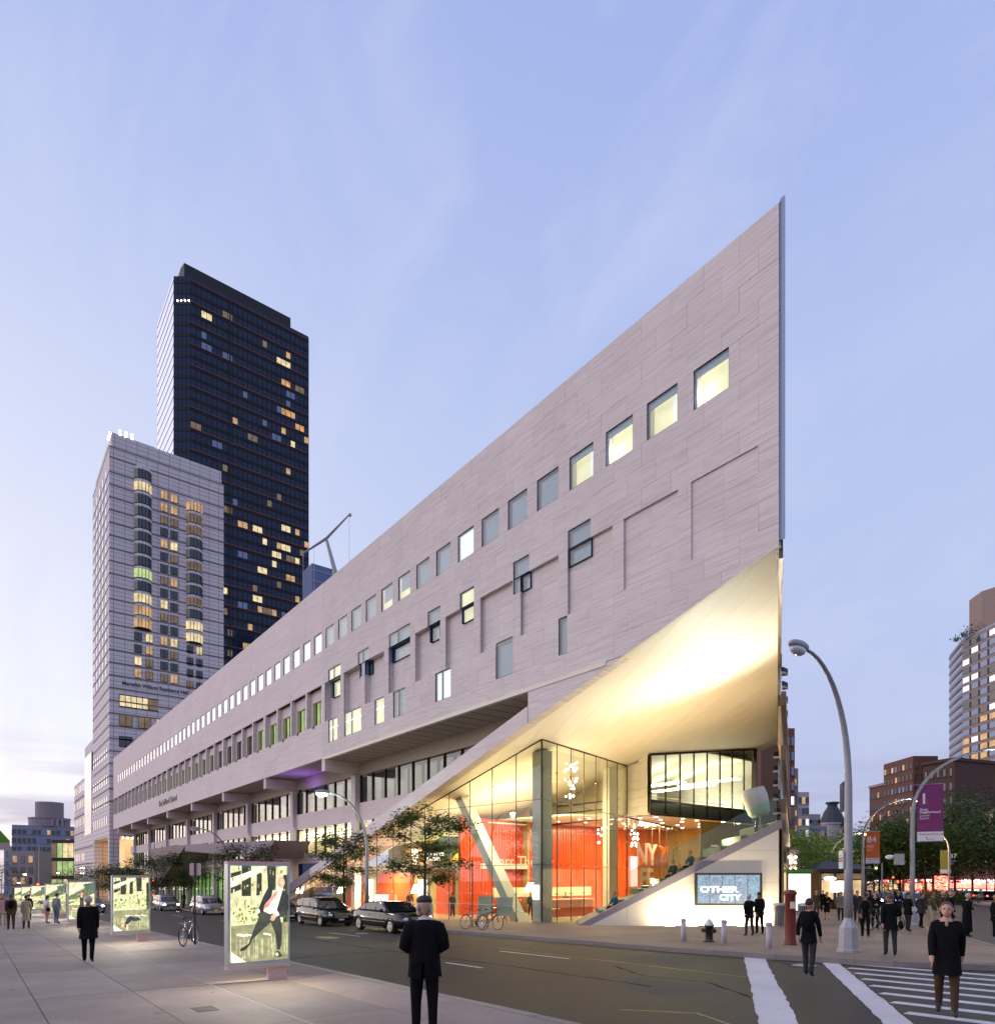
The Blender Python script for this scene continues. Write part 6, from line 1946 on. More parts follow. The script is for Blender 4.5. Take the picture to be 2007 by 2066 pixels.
def car(label, cat, loc, rz, paint, kind='saloon', scale=1.0, lights=False, group=None, detail=True):
    t = thing('parked_car' if not lights else 'moving_car', label, cat, loc, rz, group)
    t.scale = (scale,) * 3
    if kind == 'wagon':
        st = [(-2.42, .45, .80, .76), (-2.38, .33, 1.02, .86), (-1.9, .24, 1.08, .93), (-.6, .22, 1.08, .95), (.7, .22, 1.05, .95), (1.25, .23, 1.02, .94), (1.9, .26, .93, .92), (2.3, .30, .84, .84), (2.44, .40, .70, .72)]
        cab = [(-2.32, 1.04, 1.06, .84), (-2.12, 1.04, 1.50, .80), (-1.5, 1.05, 1.62, .77), (-.3, 1.05, 1.66, .76), (.45, 1.05, 1.60, .76), (.85, 1.04, 1.42, .80), (1.50, 1.0, 1.02, .88)]
        wx, wr, belt = (-1.5, 1.52), .36, 1.07
    else:
        st = [(-2.62, .48, .78, .76), (-2.56, .35, .95, .86), (-1.9, .25, 1.01, .92), (-.6, .20, 1.0, .94), (.7, .20, .98, .94), (1.2, .22, .97, .93), (1.9, .26, .92, .91), (2.45, .30, .84, .84), (2.60, .40, .70, .74)]
        cab = [(-1.95, .97, .99, .84), (-1.25, .97, 1.34, .74), (-.8, .97, 1.42, .71), (.0, .97, 1.44, .70), (.45, .97, 1.40, .71), (1.30, .95, .98, .84)]
        wx, wr, belt = (-1.55, 1.58), .34, .99
    def ring(x, zl, zt, w):
        h = [(0, zl), (w * .82, zl), (w * .97, zl + .10), (w, (zl + zt) / 2), (w * .985, zt - .10), (w * .90, zt - .015), (w * .5, zt + .012)]
        return [(x, a, b) for a, b in h] + [(x, 0, zt + .02)] + [(x, -a, b) for a, b in h[::-1][:-1]]
    def loft(rs):
        m = MB()
        n_ = len(rs[0])
        fs = []
        for i in range(len(rs) - 1):
            for k in range(n_):
                fs.append((i * n_ + k, i * n_ + (k + 1) % n_, (i + 1) * n_ + (k + 1) % n_, (i + 1) * n_ + k))
        fs += [tuple(range(n_)), tuple(range((len(rs) - 1) * n_, len(rs) * n_))[::-1]]
        return m.add(sum(rs, []), fs)
    loft([ring(*q) for q in st]).build('body', paint, t, True)
    def cring(x, zb, zt, w):
        wb = .86 if x < 1.2 else w
        h = [(wb, zb), (wb - (wb - w) * .55, zb + (zt - zb) * .6), (w, zb + (zt - zb) * .92), (w * .8, zt)]
        return [(x, a, b) for a, b in h] + [(x, 0, zt + .015)] + [(x, -a, b) for a, b in h[::-1]]
    loft([cring(*q) for q in cab]).build('cabin', paint, t, True)
    # glazing laid just proud of the cabin
    def at_cab(x):
        for a, b in zip(cab, cab[1:]):
            if a[0] <= x <= b[0]:
                f = (x - a[0]) / (b[0] - a[0])
                return [a[i] + (b[i] - a[i]) * f for i in range(4)]
    def side_glass(xa, xb, s_):
        m = MB()
        k = 5
        for i in range(k):
            x0, x1 = xa + (xb - xa) * i / k, xa + (xb - xa) * (i + 1) / k
            pts = []
            for x in (x0, x1):
                _, zb, zt, w = at_cab(x)
                wb = .86 if x < 1.2 else w
                lo_ = (x, s_ * (wb - (wb - w) * .12 + .012), zb + (zt - zb) * .14 + .02)
                hi_ = (x, s_ * (wb - (wb - w) * .92 + .014), zb + max((zt - zb) * .86, .03))
                pts.append((lo_, hi_))
            m.poly([pts[0][0], pts[1][0], pts[1][1], pts[0][1]] if s_ < 0 else [pts[1][0], pts[0][0], pts[0][1], pts[1][1]])
        m.build('side_window', 'car_glass', t, True)
    rng = [(-2.0, -1.2), (-1.12, -.15), (-.05, .95)] if kind == 'wagon' else [(-1.25, -.98), (-.92, .02), (.10, 1.0)]
    for xa, xb in rng:
        for s_ in (-1, 1): side_glass(xa, xb, s_)
    def cross_glass(i0, i1, nm):
        a, b = cab[i0], cab[i1]
        m = MB()
        m.poly([(a[0] + .02 * (1 if i0 > 2 else -1), -a[3] * .86, a[2] + .03), (b[0] + .02 * (1 if i0 > 2 else -1), -b[3] * .88, b[2] + .03), (b[0] + .02 * (1 if i0 > 2 else -1), b[3] * .88, b[2] + .03), (a[0] + .02 * (1 if i0 > 2 else -1), a[3] * .86, a[2] + .03)])
        m.build(nm, 'car_glass', t)
    cross_glass(len(cab) - 2, len(cab) - 1, 'windscreen')
    cross_glass(1, 0, 'rear_window')
    for x in wx:
        for s_ in (-1, 1):
            wheel(t, x, s_ * (.80), wr, .22)
            Mx = Matrix.Rotation(PI / 2 * (1 if s_ < 0 else -1), 3, 'X')
            MB().tube([(x + wr * 1.12 * math.cos(PI * q / 12), s_ * .925, wr + wr * 1.12 * math.sin(PI * q / 12)) for q in range(13)], .035, 6).build('wheel_arch', 'black_plastic', t, True)
    fx_ = st[-1][0]
    gr = MB().box(fx_ - .10, fx_ + .015, -.42, .42, .52, .76).build('grille', 'black_plastic', t)
    f = MB()
    for k in range(5): f.box(fx_ + .015, fx_ + .035, -.41, .41, .54 + k * .047, .555 + k * .047)
    f.box(fx_ + .015, fx_ + .04, -.44, .44, .76, .785).build('grille_bars', 'chrome', gr)
    MB().box(fx_ + .02, fx_ + .045, -.16, .16, .38, .48).build('plate', 'plate', t)
    MB().box(fx_ - .25, fx_ + .05, -.70, .70, .24, .40).build('bumper', paint, t)
    for s_ in (-1, 1):
        hl = MB().ball((fx_ - .14, s_ * .62, .68), (.16, .17, .10), 12, 7).build('headlight', 'head_lamp' if lights else 'lens', t, True)
        MB().ball((st[0][0] + .06, s_ * .66, .82), (.07, .15, .12), 10, 6).build('tail_light', 'red_paint', t, True)
        MB().ball((.95, s_ * 1.02, 1.06), (.10, .11, .075), 10, 6).build('mirror', paint, t, True)
        MB().box(-1.1, 1.15, s_ * .962 - .008, s_ * .962 + .008, .52, .55).build('side_trim', 'chrome', t)
        for xd in (-.45, .55): MB().box(xd - .1, xd + .1, s_ * .955 - .012, s_ * .955 + .012, .80, .83).build('door_handle', 'chrome', t)
        MB().box(-1.0, 1.05, s_ * .95 - .01, s_ * .95 + .01, .22, .30).build('sill', 'black_plastic', t)
    return t
car('black wagon parked at the far kerb, left of the black saloon', 'car', gp(-37.6, 16.35, -.15), 0, 'black_paint', 'wagon', .98, group='cars parked at the far kerb')
car('long black saloon parked at the far kerb behind the man in the suit', 'car', gp(-29.5, 16.3, -.15), 0, 'black_paint', 'saloon', 1.03, group='cars parked at the far kerb')
car('dark car parked behind the black wagon, mostly hidden by the nearest light box', 'car', gp(-45.2, 16.35, -.15), 0, 'black_paint', 'saloon', 1.0, group='cars parked at the far kerb')
car('dark wagon parked further down behind the sign post', 'car', gp(-62, 16.3, -.15), 0, 'silver_paint', 'wagon', 1.0, group='cars parked at the far kerb')
car('silver car with headlights on coming up the street beside the second light box', 'car', gp(*at(335, 72), -.15), 0, 'silver_paint', 'wagon', 1.0, True, 'cars driving up the street')
car('car with glaring headlights just right of the third light box poster', 'car', gp(*at(184, 66), -.15), 0, 'silver_paint', 'saloon', 1.0, True, 'cars driving up the street')
hd = math.atan2(-.866, .5)
car('yellow taxi cut off by the right edge of the picture', 'taxi', gp(-7.0, 33.2, -.15), hd + PI, 'taxi_yellow', 'saloon', .98)
for u_, Y_, lb, kd, pt in ((1785, 74, 'oncoming car with glaring headlights left of the purple banner pole', 'saloon', 'black_paint'), (1836, 70, 'oncoming wagon with paired white headlights right at the purple banner pole', 'wagon', 'silver_paint'),
                       (1727, 120, 'oncoming car with starry headlights right of the big corner lamp', 'saloon', 'taxi_yellow'), (1752, 150, 'farther oncoming car beside the starry headlights', 'wagon', 'black_paint')):
    car(lb, 'car', gp(*at(u_, Y_), -.15), hd, pt, kd, 1.0, True, 'cars coming down the avenue')
for k, (u_, Y_) in enumerate(((1965, 105), (1992, 98), (1950, 130))):
    t = car(['car with red tail lights heading away before the neon front, middle of three', 'rightmost car with red tail lights before the neon front', 'leftmost car with red tail lights before the neon front'][k], 'car', gp(*at(u_, Y_), -.15), hd + PI, 'black_paint', 'saloon', 1.0, False, 'cars leaving up the avenue')
    for c in t.children:
        if c.name.startswith('tail_light'): c.data.materials[0] = M['tail_lamp']
def bicycle(label, x, y, rz, lean=0.0, colour='steel', group=None, drop=False):
    t = thing('bicycle', label, 'bicycle', gp(x, y, .0), rz, group)
    t.rotation_euler = (lean, 0, rz)
    for wx_ in (-.52, .52):
        Mx = Matrix.Rotation(PI / 2, 3, 'X')
        pts = [(wx_ + .33 * math.cos(2 * PI * k / 26), 0, .345 + .33 * math.sin(2 * PI * k / 26)) for k in range(27)]
        w = MB().tube(pts, .018, 6).build('wheel', 'tyre', t, True)
        s_ = MB()
        for k in range(14):
            a = 2 * PI * k / 14
            s_.tube([(wx_, 0, .345), (wx_ + .315 * math.cos(a), 0, .345 + .315 * math.sin(a))], .003, 3)
        s_.build('spokes', 'chrome', w)
        MB().tube([(wx_ + .305 * math.cos(2 * PI * k / 26), 0, .345 + .305 * math.sin(2 * PI * k / 26)) for k in range(27)], .010, 5).build('rim', 'rim', w)
        MB().tube([(wx_, -.06, .345), (wx_, .06, .345)], .02, 8).build('hub', 'chrome', w)
    fr = MB()
    bb, sc, hdp, ft = (-.08, 0, .30), (-.22, 0, .80), (.36, 0, .84), (.52, 0, .345)
    for a, b, r_ in ((bb, sc, .018), (bb, (.40, 0, .72), .02), ((-.20, 0, .74), hdp, .018), (hdp, (.41, 0, .68), .02), ((.41, .0, .68), ft, .014), (bb, (-.52, .0, .345), .011), ((-.21, 0, .76), (-.52, 0, .345), .010)):
        fr.tube([a, b], r_, 8)
    fr.build('frame', colour, t, True)
    MB().tube([sc, (-.245, 0, .90)], .013, 6).build('seat_post', 'chrome', t)
    MB().ball((-.27, 0, .93), (.14, .07, .035), 12, 6).build('saddle', 'black_plastic', t, True)
    hb = [(.34, 0, .84), (.33, 0, .96)]
    MB().tube(hb, .014, 6).build('stem', 'black_plastic', t)
    bars = [(.30, -.28, .99), (.36, -.1, .96), (.36, .1, .96), (.30, .28, .99)] if not drop else [(.44, -.2, .86), (.50, -.2, .95), (.36, -.18, .97), (.36, .18, .97), (.50, .2, .95), (.44, .2, .86)]
    MB().tube(bars, .013, 6).build('handlebar', 'black_plastic', t)
    MB().tube([(-.08, -.06, .30), (-.02, -.08, .14)], .01, 5).tube([(-.08, .06, .30), (-.14, .08, .46)], .01, 5).build('crank', 'chrome', t)
    MB().box(-.07, .03, -.14, -.08, .12, .15).box(-.19, -.09, .08, .14, .45, .48).build('pedals', 'black_plastic', t)
    MB().lathe([(.085, -.004), (.09, 0), (.085, .004)], 18, (-.08, -.045, .30), M=Matrix.Rotation(PI / 2, 3, 'X')).build('chain_ring', 'iron', t)
    MB().tube([(-.08, -.045, .385), (-.52, -.045, .375)], .006, 4).tube([(-.08, -.045, .215), (-.52, -.045, .315)], .006, 4).build('chain', 'iron', t)
    return t
bicycle('white bicycle leaning on the sign post at the near kerb', -24.9, 5.95, math.radians(145), math.radians(-5), 'silver_paint')
bicycle('silver racing bicycle leaning by the bare post, front one of the pair', -25.7, 18.6, math.radians(-165), math.radians(6), 'silver_paint', 'bicycles at the bare post', True)
bicycle('dark bicycle behind the silver one at the bare post', -25.3, 19.2, math.radians(10), math.radians(-5), 'iron', 'bicycles at the bare post')
bicycle('dark bicycle held at the corner beside the waiting people', -12.9, 31.2, math.radians(30), 0, 'iron')
# ---------------------------------------------------------------- trees
def tree(label, x, y, h, cr, z0, leaf, n, size, seed, name='street_tree', group=None, airy=False, trunk=.11, squash=.75, pit=True):
    r2 = random.Random(seed)
    t = thing(name, label, 'tree', gp(x, y), 0, group)
    wood = MB()
    path = [(0, 0, -.15)]
    px = py = 0.0
    for i in range(1, 8):
        px += r2.uniform(-.05, .05) * h / 7
        py += r2.uniform(-.05, .05) * h / 7
        path.append((px, py, h * .92 * i / 7))
    rad = [trunk * (1.25 if i == 0 else 1) * (1 - .88 * i / 7) for i in range(8)]
    wood.tube(path, rad, 8)
    tips = []
    def on(zz):
        f = min(max(zz / (h * .92) * 7, 0), 6.99)
        i = int(f)
        a, b = Vector(path[i]), Vector(path[i + 1])
        return a + (b - a) * (f - i)
    nl = 13 if airy else 11
    for k in range(nl):
        zz = z0 + (h * .86 - z0) * (k + r2.random() * .6) / nl
        o = on(zz)
        f = (zz - z0) / (h - z0)
        ln = cr * (math.sin(PI * min(max(.25 + .7 * f, 0), 1)) * .85 + .2) * r2.uniform(.75, 1.15)
        a = k * 2.4 + r2.uniform(-.5, .5)
        up = r2.uniform(.25, .6) if not airy else r2.uniform(.15, .5)
        p1 = o + Vector((math.cos(a), math.sin(a), up)) * ln * .5
        p2 = p1 + Vector((math.cos(a + .2), math.sin(a + .2), up * .35)) * ln * .5
        r0 = trunk * .38 * (1 - .5 * f)
        wood.tube([o, p1, p2], [r0, r0 * .6, r0 * .2], 6)
        for q in range(4):
            b0 = p1 + (p2 - p1) * r2.uniform(-.5, .8)
            aa = a + r2.uniform(-1.2, 1.2)
            b1 = b0 + Vector((math.cos(aa), math.sin(aa), r2.uniform(-.1, .5))) * ln * r2.uniform(.22, .42)
            wood.tube([b0, b1], [r0 * .35, r0 * .1], 4)
            tips += [b1, b0 + (b1 - b0) * .55]
        tips += [p2, p1 + (p2 - p1) * .5]
    tips.append(Vector(path[-1]))
    wood.build('trunk', 'bark', t, True)
    lv = MB()
    sg = cr * (.15 if airy else .27)
    for i in range(n):
        o = r2.choice(tips) + Vector((r2.gauss(0, sg), r2.gauss(0, sg), r2.gauss(0, sg * (.6 if airy else squash))))
        e = size * r2.uniform(.6, 1.3)
        a = r2.uniform(0, 6.28)
        d = Vector((math.cos(a), math.sin(a), r2.uniform(-.6, .35))).normalized()
        s_ = d.cross(Vector((r2.uniform(-.6, .6), r2.uniform(-.6, .6), 1))).normalized()
        lv.poly([o, o + d * e * .5 + s_ * e * .28, o + d * e, o + d * e * .5 - s_ * e * .28])
    lv.build('crown', leaf, t)
    if pit:
        MB().box(-.75, .75, -.75, .75, -.02, .012).build('tree_pit', 'bed', t)
    return t
G1 = 'young trees along the far kerb'
tree('young airy tree in front of the lobby, right behind the man in the suit', -31.2, 19.3, 6.9, 2.0, 2.0, 'leaf_mid', 7500, .19, 11, group=G1, airy=True)
tree('young airy tree in front of the slanting fascia, left of the green-lit lamp', -40.3, 18.9, 6.2, 2.0, 1.9, 'leaf_mid', 7500, .19, 12, group=G1, airy=True)
tree('young tree behind the nearest light box, right of the sign plate', -60, 19.0, 6.4, 2.6, 2.1, 'leaf_dark', 5000, .24, 13, group=G1, airy=True)
tree('young tree left of the sign post plate before the green glass front', -82, 18.9, 6.6, 2.8, 2.0, 'leaf_dark', 5000, .26, 14, group=G1, airy=True)
tree('young tree above the second light box', -104, 18.9, 6.4, 2.9, 1.8, 'leaf_mid', 4500, .34, 15, group=G1, squash=.6)
tree('low street tree between the second and third light boxes', -124, 18.9, 6.0, 3.2, 1.6, 'leaf_mid', 4500, .36, 16, group=G1, squash=.5)
tree('low street tree above the third light box', -146, 18.8, 6.4, 3.4, 1.6, 'leaf_dark', 2000, .34, 17, group=G1, squash=.5)
tree('low street tree before the brown glass hall', -175, 18.5, 6.6, 3.8, 1.6, 'leaf_dark', 1800, .4, 18, group=G1, squash=.5)
tree('dark tree at the far left edge beneath the amber lamp', *at(2, 170), 9, 5, 2.0, 'leaf_dark', 1800, .45, 19)
G2 = 'trees along the avenue'
for i, (u_, Y_, h_, cr_, lf, lb) in enumerate((
        (1640, 92, 9.0, 4.6, 'leaf_bright', 'bright green tree above the station kiosk'),
        (1700, 105, 9.0, 4.8, 'leaf_bright', 'green tree directly behind the big corner lamp pole'),
        (1722, 150, 13.5, 6.5, 'leaf_dark', 'dark tree crown left of the orange banner'),
        (1775, 120, 11.0, 5.6, 'leaf_mid', 'dark leafy tree right of the orange banner'),
        (1815, 98, 10.0, 5.4, 'leaf_mid', 'dark leafy tree left of the purple banner pole'),
        (1868, 92, 10.5, 5.6, 'leaf_mid', 'dark leafy tree under the purple banner'),
        (1925, 100, 13.5, 6.2, 'leaf_mid', 'broad dark tree behind the olive banner'),
        (1962, 112, 16.0, 6.6, 'leaf_mid', 'tall leafy tree in front of the banded tower'),
        (2008, 100, 13.5, 6.2, 'leaf_mid', 'leafy tree at the right edge below the low tan block'),
        (1650, 70, 6.2, 2.4, 'leaf_bright', 'small bright tree left of the station kiosk roof'))):
    tree(lb, *at(u_, Y_), h_, cr_, h_ * .28, lf, 9000 if cr_ > 3 else 3500, .48 if cr_ > 3 else .32, 40 + i, group=G2, trunk=.2 if cr_ > 3 else .1, pit=False)
def hedge(label, a, b, h, w, n, seed):
    r2 = random.Random(seed)
    A_, B_ = Vector(a), Vector(b)
    t = thing('hedge', label, 'hedge', gp(*a))
    nn = Vector((-(B_ - A_).y, (B_ - A_).x)).normalized()
    m = MB()
    for i in range(n):
        s_ = r2.random()
        c = A_ + (B_ - A_) * s_ + nn * r2.gauss(0, w * .4)
        o = Vector((c.x - a[0], c.y - a[1], gz(c.x, c.y) - gz(*a) + .1 + h * r2.random() ** .8 * (.7 + .3 * math.sin(s_ * 30))))
        d = Vector((r2.uniform(-1, 1), r2.uniform(-1, 1), r2.uniform(-.6, .6))).normalized() * .3
        s2 = d.cross(Vector((r2.uniform(-1, 1), r2.uniform(-1, 1), 1))).normalized() * .13
        m.poly([o, o + d * .5 + s2, o + d, o + d * .5 - s2])
    m.build('foliage', 'leaf_dark', t)
hedge('low dark planting on the avenue median behind the waiting people', at(1850, 88), at(1950, 78), 1.6, 2.2, 2600, 3)
hedge('second low planting on the median, left of the purple banner pole', at(1770, 110), at(1850, 92), 1.5, 2.2, 2200, 4)
# ---------------------------------------------------------------- people
def skinned(verts, edges, radii):
    me = bpy.data.meshes.new('figure')
    me.from_pydata(verts, edges, [])
    o = bpy.data.objects.new('tmp', me)
    o.modifiers.new('skin', 'SKIN')
    for i, r_ in enumerate(radii):
        me.skin_vertices[0].data[i].radius = r_ if hasattr(r_, '__len__') else (r_, r_)
        me.skin_vertices[0].data[i].use_root = (i == 0)
    sb = o.modifiers.new('sub', 'SUBSURF')
    sb.levels = sb.render_levels = 1
    sb2 = o.modifiers.new('sub2', 'SUBSURF')
    sb2.levels = sb2.render_levels = 1
    res = baked(o)
    v = [tuple(q.co) for q in res.vertices]
    f = [tuple(p.vertices) for p in res.polygons]
    bpy.data.meshes.remove(res)
    return v, f
def seg_d(p, a, b):
    ab = b - a
    t_ = max(0, min(1, (p - a).dot(ab) / max(ab.length_squared, 1e-9)))
    return (p - a - ab * t_).length, t_
def person(label, x, y, h, face, top='black', legs='black', arms=('down', 'down'), stride=0.0, hair='hair_dark', hairlen=0, skin='skin', coat=0.0, coatmat=None, hat=None, bag=None,
           seat=False, z=None, group=None, girth=1.0, turn=0.0, bare=False, lapel=False, bow=0.0):
    """face = plan direction the person looks along; coat = hem height as a share of the body height (0 = none)"""
    rz = math.atan2(face[0], -face[1])
    t = thing('person', label, 'person', (x, y, gz(x, y) if z is None else z), rz, group)
    V = lambda a, b, c: Vector((a, b, c)) * h
    drop = .27 if seat else 0
    J = {}
    J['pel'], J['wst'], J['chs'], J['nck'], J['hdb'] = V(0, 0, .52 - drop), V(0, .004, .60 - drop), V(0, -.004 - bow * .3, .725 - drop), V(0, -.004 - bow * .7, .825 - drop), V(0, -.012 - bow, .872 - drop)
    edges = [('pel', 'wst'), ('wst', 'chs'), ('chs', 'nck'), ('nck', 'hdb')]
    rad = {'pel': (.076 * girth, .060 * girth), 'wst': (.070 * girth, .058 * girth), 'chs': (.076 * girth, .060 * girth), 'nck': .034, 'hdb': .032}
    for s_, sd_ in ((-1, 'l'), (1, 'r')):
        am = arms[0 if s_ < 0 else 1]
        sw = stride * s_ * -.9
        J['sh' + sd_] = V(s_ * .084 * girth, -bow * .5, .788 - drop)
        if am == 'front': e, w_, hd_ = (.150, .015, .655), (.055, -.105, .640), (.015, -.135, .650)
        elif am == 'pocket': e, w_, hd_ = (.155, .055, .650), (.105, .0, .535), (.095, -.02, .495)
        elif am == 'phone': e, w_, hd_ = (.145, .0, .660), (.085, -.12, .735), (.06, -.135, .78)
        elif am == 'hip': e, w_, hd_ = (.175, .04, .650), (.115, -.03, .56), (.09, -.05, .53)
        elif am == 'lap': e, w_, hd_ = (.135, -.02, .665), (.085, -.14, .60), (.06, -.18, .59)
        else: e, w_, hd_ = (.113, .012 - sw * .35, .645), (.112, -.015 - sw, .515), (.106, -.03 - sw * 1.15, .455)
        for nm, q in (('el', e), ('wr', w_), ('hn', hd_)): J[nm + sd_] = V(s_ * q[0], q[1] - bow * .5, q[2] - drop)
        if seat:
            J['hp' + sd_], J['kn' + sd_], J['an' + sd_], J['to' + sd_] = V(s_ * .05, -.02, .50 - drop), V(s_ * .065, -.24, .515 - drop), V(s_ * .065, -.25, .27 - drop), V(s_ * .07, -.33, .245 - drop)
        else:
            a = stride * s_
            J['hp' + sd_], J['kn' + sd_], J['an' + sd_], J['to' + sd_] = V(s_ * .050, 0, .495), V(s_ * .056, -a * .55 - .012, .275), V(s_ * .056, -a + .01 + abs(a) * .1, .042 + (.02 if a < -.03 else 0)), V(s_ * .066, -a - .075, .018)
        edges += [('chs', 'sh' + sd_), ('sh' + sd_, 'el' + sd_), ('el' + sd_, 'wr' + sd_), ('wr' + sd_, 'hn' + sd_), ('pel', 'hp' + sd_), ('hp' + sd_, 'kn' + sd_), ('kn' + sd_, 'an' + sd_), ('an' + sd_, 'to' + sd_)]
        rad.update({'sh' + sd_: .047 * girth, 'el' + sd_: .036, 'wr' + sd_: .026, 'hn' + sd_: (.022, .012), 'hp' + sd_: .062 * girth, 'kn' + sd_: .042 if not bare else .034, 'an' + sd_: .032 if not bare else .022, 'to' + sd_: (.026, .018)})
    ks = list(J)
    v, f = skinned([J[k] for k in ks], [(ks.index(a), ks.index(b)) for a, b in edges], [tuple(q * h for q in rad[k]) if hasattr(rad[k], '__len__') else rad[k] * h for k in ks])
    m = MB()
    m.v, m.f = v, f
    # which garment covers which limb
    segs = []
    for a, b in edges:
        k = 0
        if b[:2] == 'hn': k = 2
        elif b[:2] in ('hp', 'kn') or (a, b) == ('pel', 'wst'): k = 1
        elif b[:2] == 'an': k = 2 if bare else 1
        elif b[:2] == 'to': k = 3
        elif b == 'hdb': k = 2
        segs.append((J[a], J[b], k))
    for fc in f:
        p = sum((Vector(v[i]) for i in fc), Vector()) / len(fc)
        best = min(((seg_d(p, a, b)[0], k) for a, b, k in segs), key=lambda q: q[0])
        m.c.append(best[1])
    # head: skull, jaw, nose, ears, eyes
    hc = J['hdb'] + Vector((0, -.012 - bow * .2, .056)) * h
    Mh = Matrix.Rotation(turn, 3, 'Z') @ Matrix.Rotation(bow * 3.0, 3, 'X')
    m.ball(hc, (.044 * h, .055 * h, .062 * h), 16, 12, 2, Mh)
    for o_, r_ in (((0, -.030, -.028), (.034, .034, .040)), ((0, -.060, -.006), (.010, .016, .016)), ((-.047, .004, -.004), (.008, .014, .020)), ((.047, .004, -.004), (.008, .014, .020))):
        m.ball(hc + Mh @ (Vector(o_) * h), tuple(q * h for q in r_), 8, 6, 2, Mh)
    for sx_ in (-.018, .018):
        m.ball(hc + Mh @ (Vector((sx_, -.0545, .006)) * h), (.007 * h, .004 * h, .005 * h), 6, 4, 3, Mh)
    m.ball(hc + Mh @ (Vector((0, -.060, -.036)) * h), (.014 * h, .004 * h, .004 * h), 6, 4, 4, Mh)
    for sd_ in 'lr':                                     # palm, four fingers and a thumb, slightly curled
        w_, hn = J['wr' + sd_], J['hn' + sd_]
        d = (hn - w_).normalized()
        side = d.cross(Vector((1, 0, 0)) if abs(d.x) < .7 else Vector((0, 1, 0))).normalized()
        nb_ = d.cross(side)
        for k in range(4):
            b0 = hn + side * (k - 1.5) * .0105 * h
            L_ = (.036, .042, .040, .031)[k] * h
            m.tube([b0, b0 + d * L_ * .5 + nb_ * .004 * h, b0 + d * L_ * .95 + nb_ * .014 * h], [.0052 * h, .005 * h, .004 * h], 5, 2)
        b0 = w_ + (hn - w_) * .35 + side * -.018 * h
        m.tube([b0, b0 + (d * .6 - side) * .022 * h, b0 + (d - side * .5) * .040 * h], [.006 * h, .0055 * h, .0045 * h], 5, 2)
    m.build('body', None, t, True, mats=['cloth_' + top, 'cloth_' + legs, skin, 'black_plastic', 'letter_red'])
    MB().ball(V(0, -.046 - bow * .6, .80 - drop), (.014 * h, .010 * h, .030 * h), 8, 6).build('shirt_front', 'cloth_beige', t, True)
    # hair
    hm = MB()
    hm.ball(hc + Mh @ (Vector((0, .005, .010)) * h), (.0500 * h, .0575 * h, .058 * h), 18, 14, 0, Mh)
    keep = []
    for fc in hm.f:
        c_ = sum((Vector(hm.v[i]) for i in fc), Vector()) / len(fc) - hc
        c_ = Mh.transposed() @ c_
        if c_.z > .012 * h - .8 * c_.y: keep.append(fc)
    hm.f, hm.c = keep, [0] * len(keep)
    if hairlen:
        hm.ball(hc + Mh @ (Vector((0, .042, -.01 - hairlen * .25)) * h), (.040 * h, .022 * h, (.045 + hairlen * .4) * h), 10, 8, 0, Mh)
    hm.build('hair', hair, t, True)
    if coat:
        zt_, zb_ = .62 - drop, coat
        cm = MB()
        prof = [(zt_ + .02, .080, .058), (zt_ - .05, .086, .066), (.50 - drop, .092, .072), ((.50 + zb_) / 2, .094, .078 + abs(stride) * .3), (zb_, .099, .084 + abs(stride) * .55)]
        n_ = 16
        vs = []
        for zz, rx, ry in prof:
            for k in range(n_):
                a = 2 * PI * k / n_
                wv = 1 + (.05 * math.sin(a * 5 + x) if zz < .5 else 0)
                vs.append((rx * girth * h * math.cos(a) * wv, ry * girth * h * math.sin(a) * wv, zz * h))
        cm.add(vs, [(i * n_ + k, i * n_ + (k + 1) % n_, (i + 1) * n_ + (k + 1) % n_, (i + 1) * n_ + k) for i in range(len(prof) - 1) for k in range(n_)])
        cm.build('coat_skirt' if coat > .3 or not coatmat else 'skirt', 'cloth_' + (coatmat or top), t, True)
    if hat:
        qm = MB()
        qm.ball(hc + Mh @ (Vector((0, .006, .036)) * h), (.057 * h, .064 * h, .036 * h), 16, 8, 0, Mh)
        if hat[0] == 'peaked': qm.ball(hc + Mh @ (Vector((0, -.060, .026)) * h), (.042 * h, .030 * h, .006 * h), 12, 5, 0, Mh)
        qm.build('cap', hat[1], t, True)
    if bag == 'back':
        MB().ball(V(0, .085, .70 - drop), (.085 * h, .05 * h, .115 * h), 12, 8).build('backpack', 'cloth_black', t, True)
    elif bag:
        s_ = -1 if bag == 'left' else 1
        b_ = MB().ball(V(s_ * .14, .03, .50), (.035 * h, .08 * h, .07 * h), 12, 8).build('shoulder_bag', 'cloth_black', t, True)
        MB().tube([V(s_ * .14, .0, .56), V(s_ * .10, .01, .81), V(s_ * .13, .06, .56)], .006 * h, 5).build('strap', 'cloth_black', b_)
    return t
CAM = lambda x, y: tuple(Vector((-x, -y)).normalized())
AWAY = lambda x, y: tuple(Vector((x, y)).normalized())
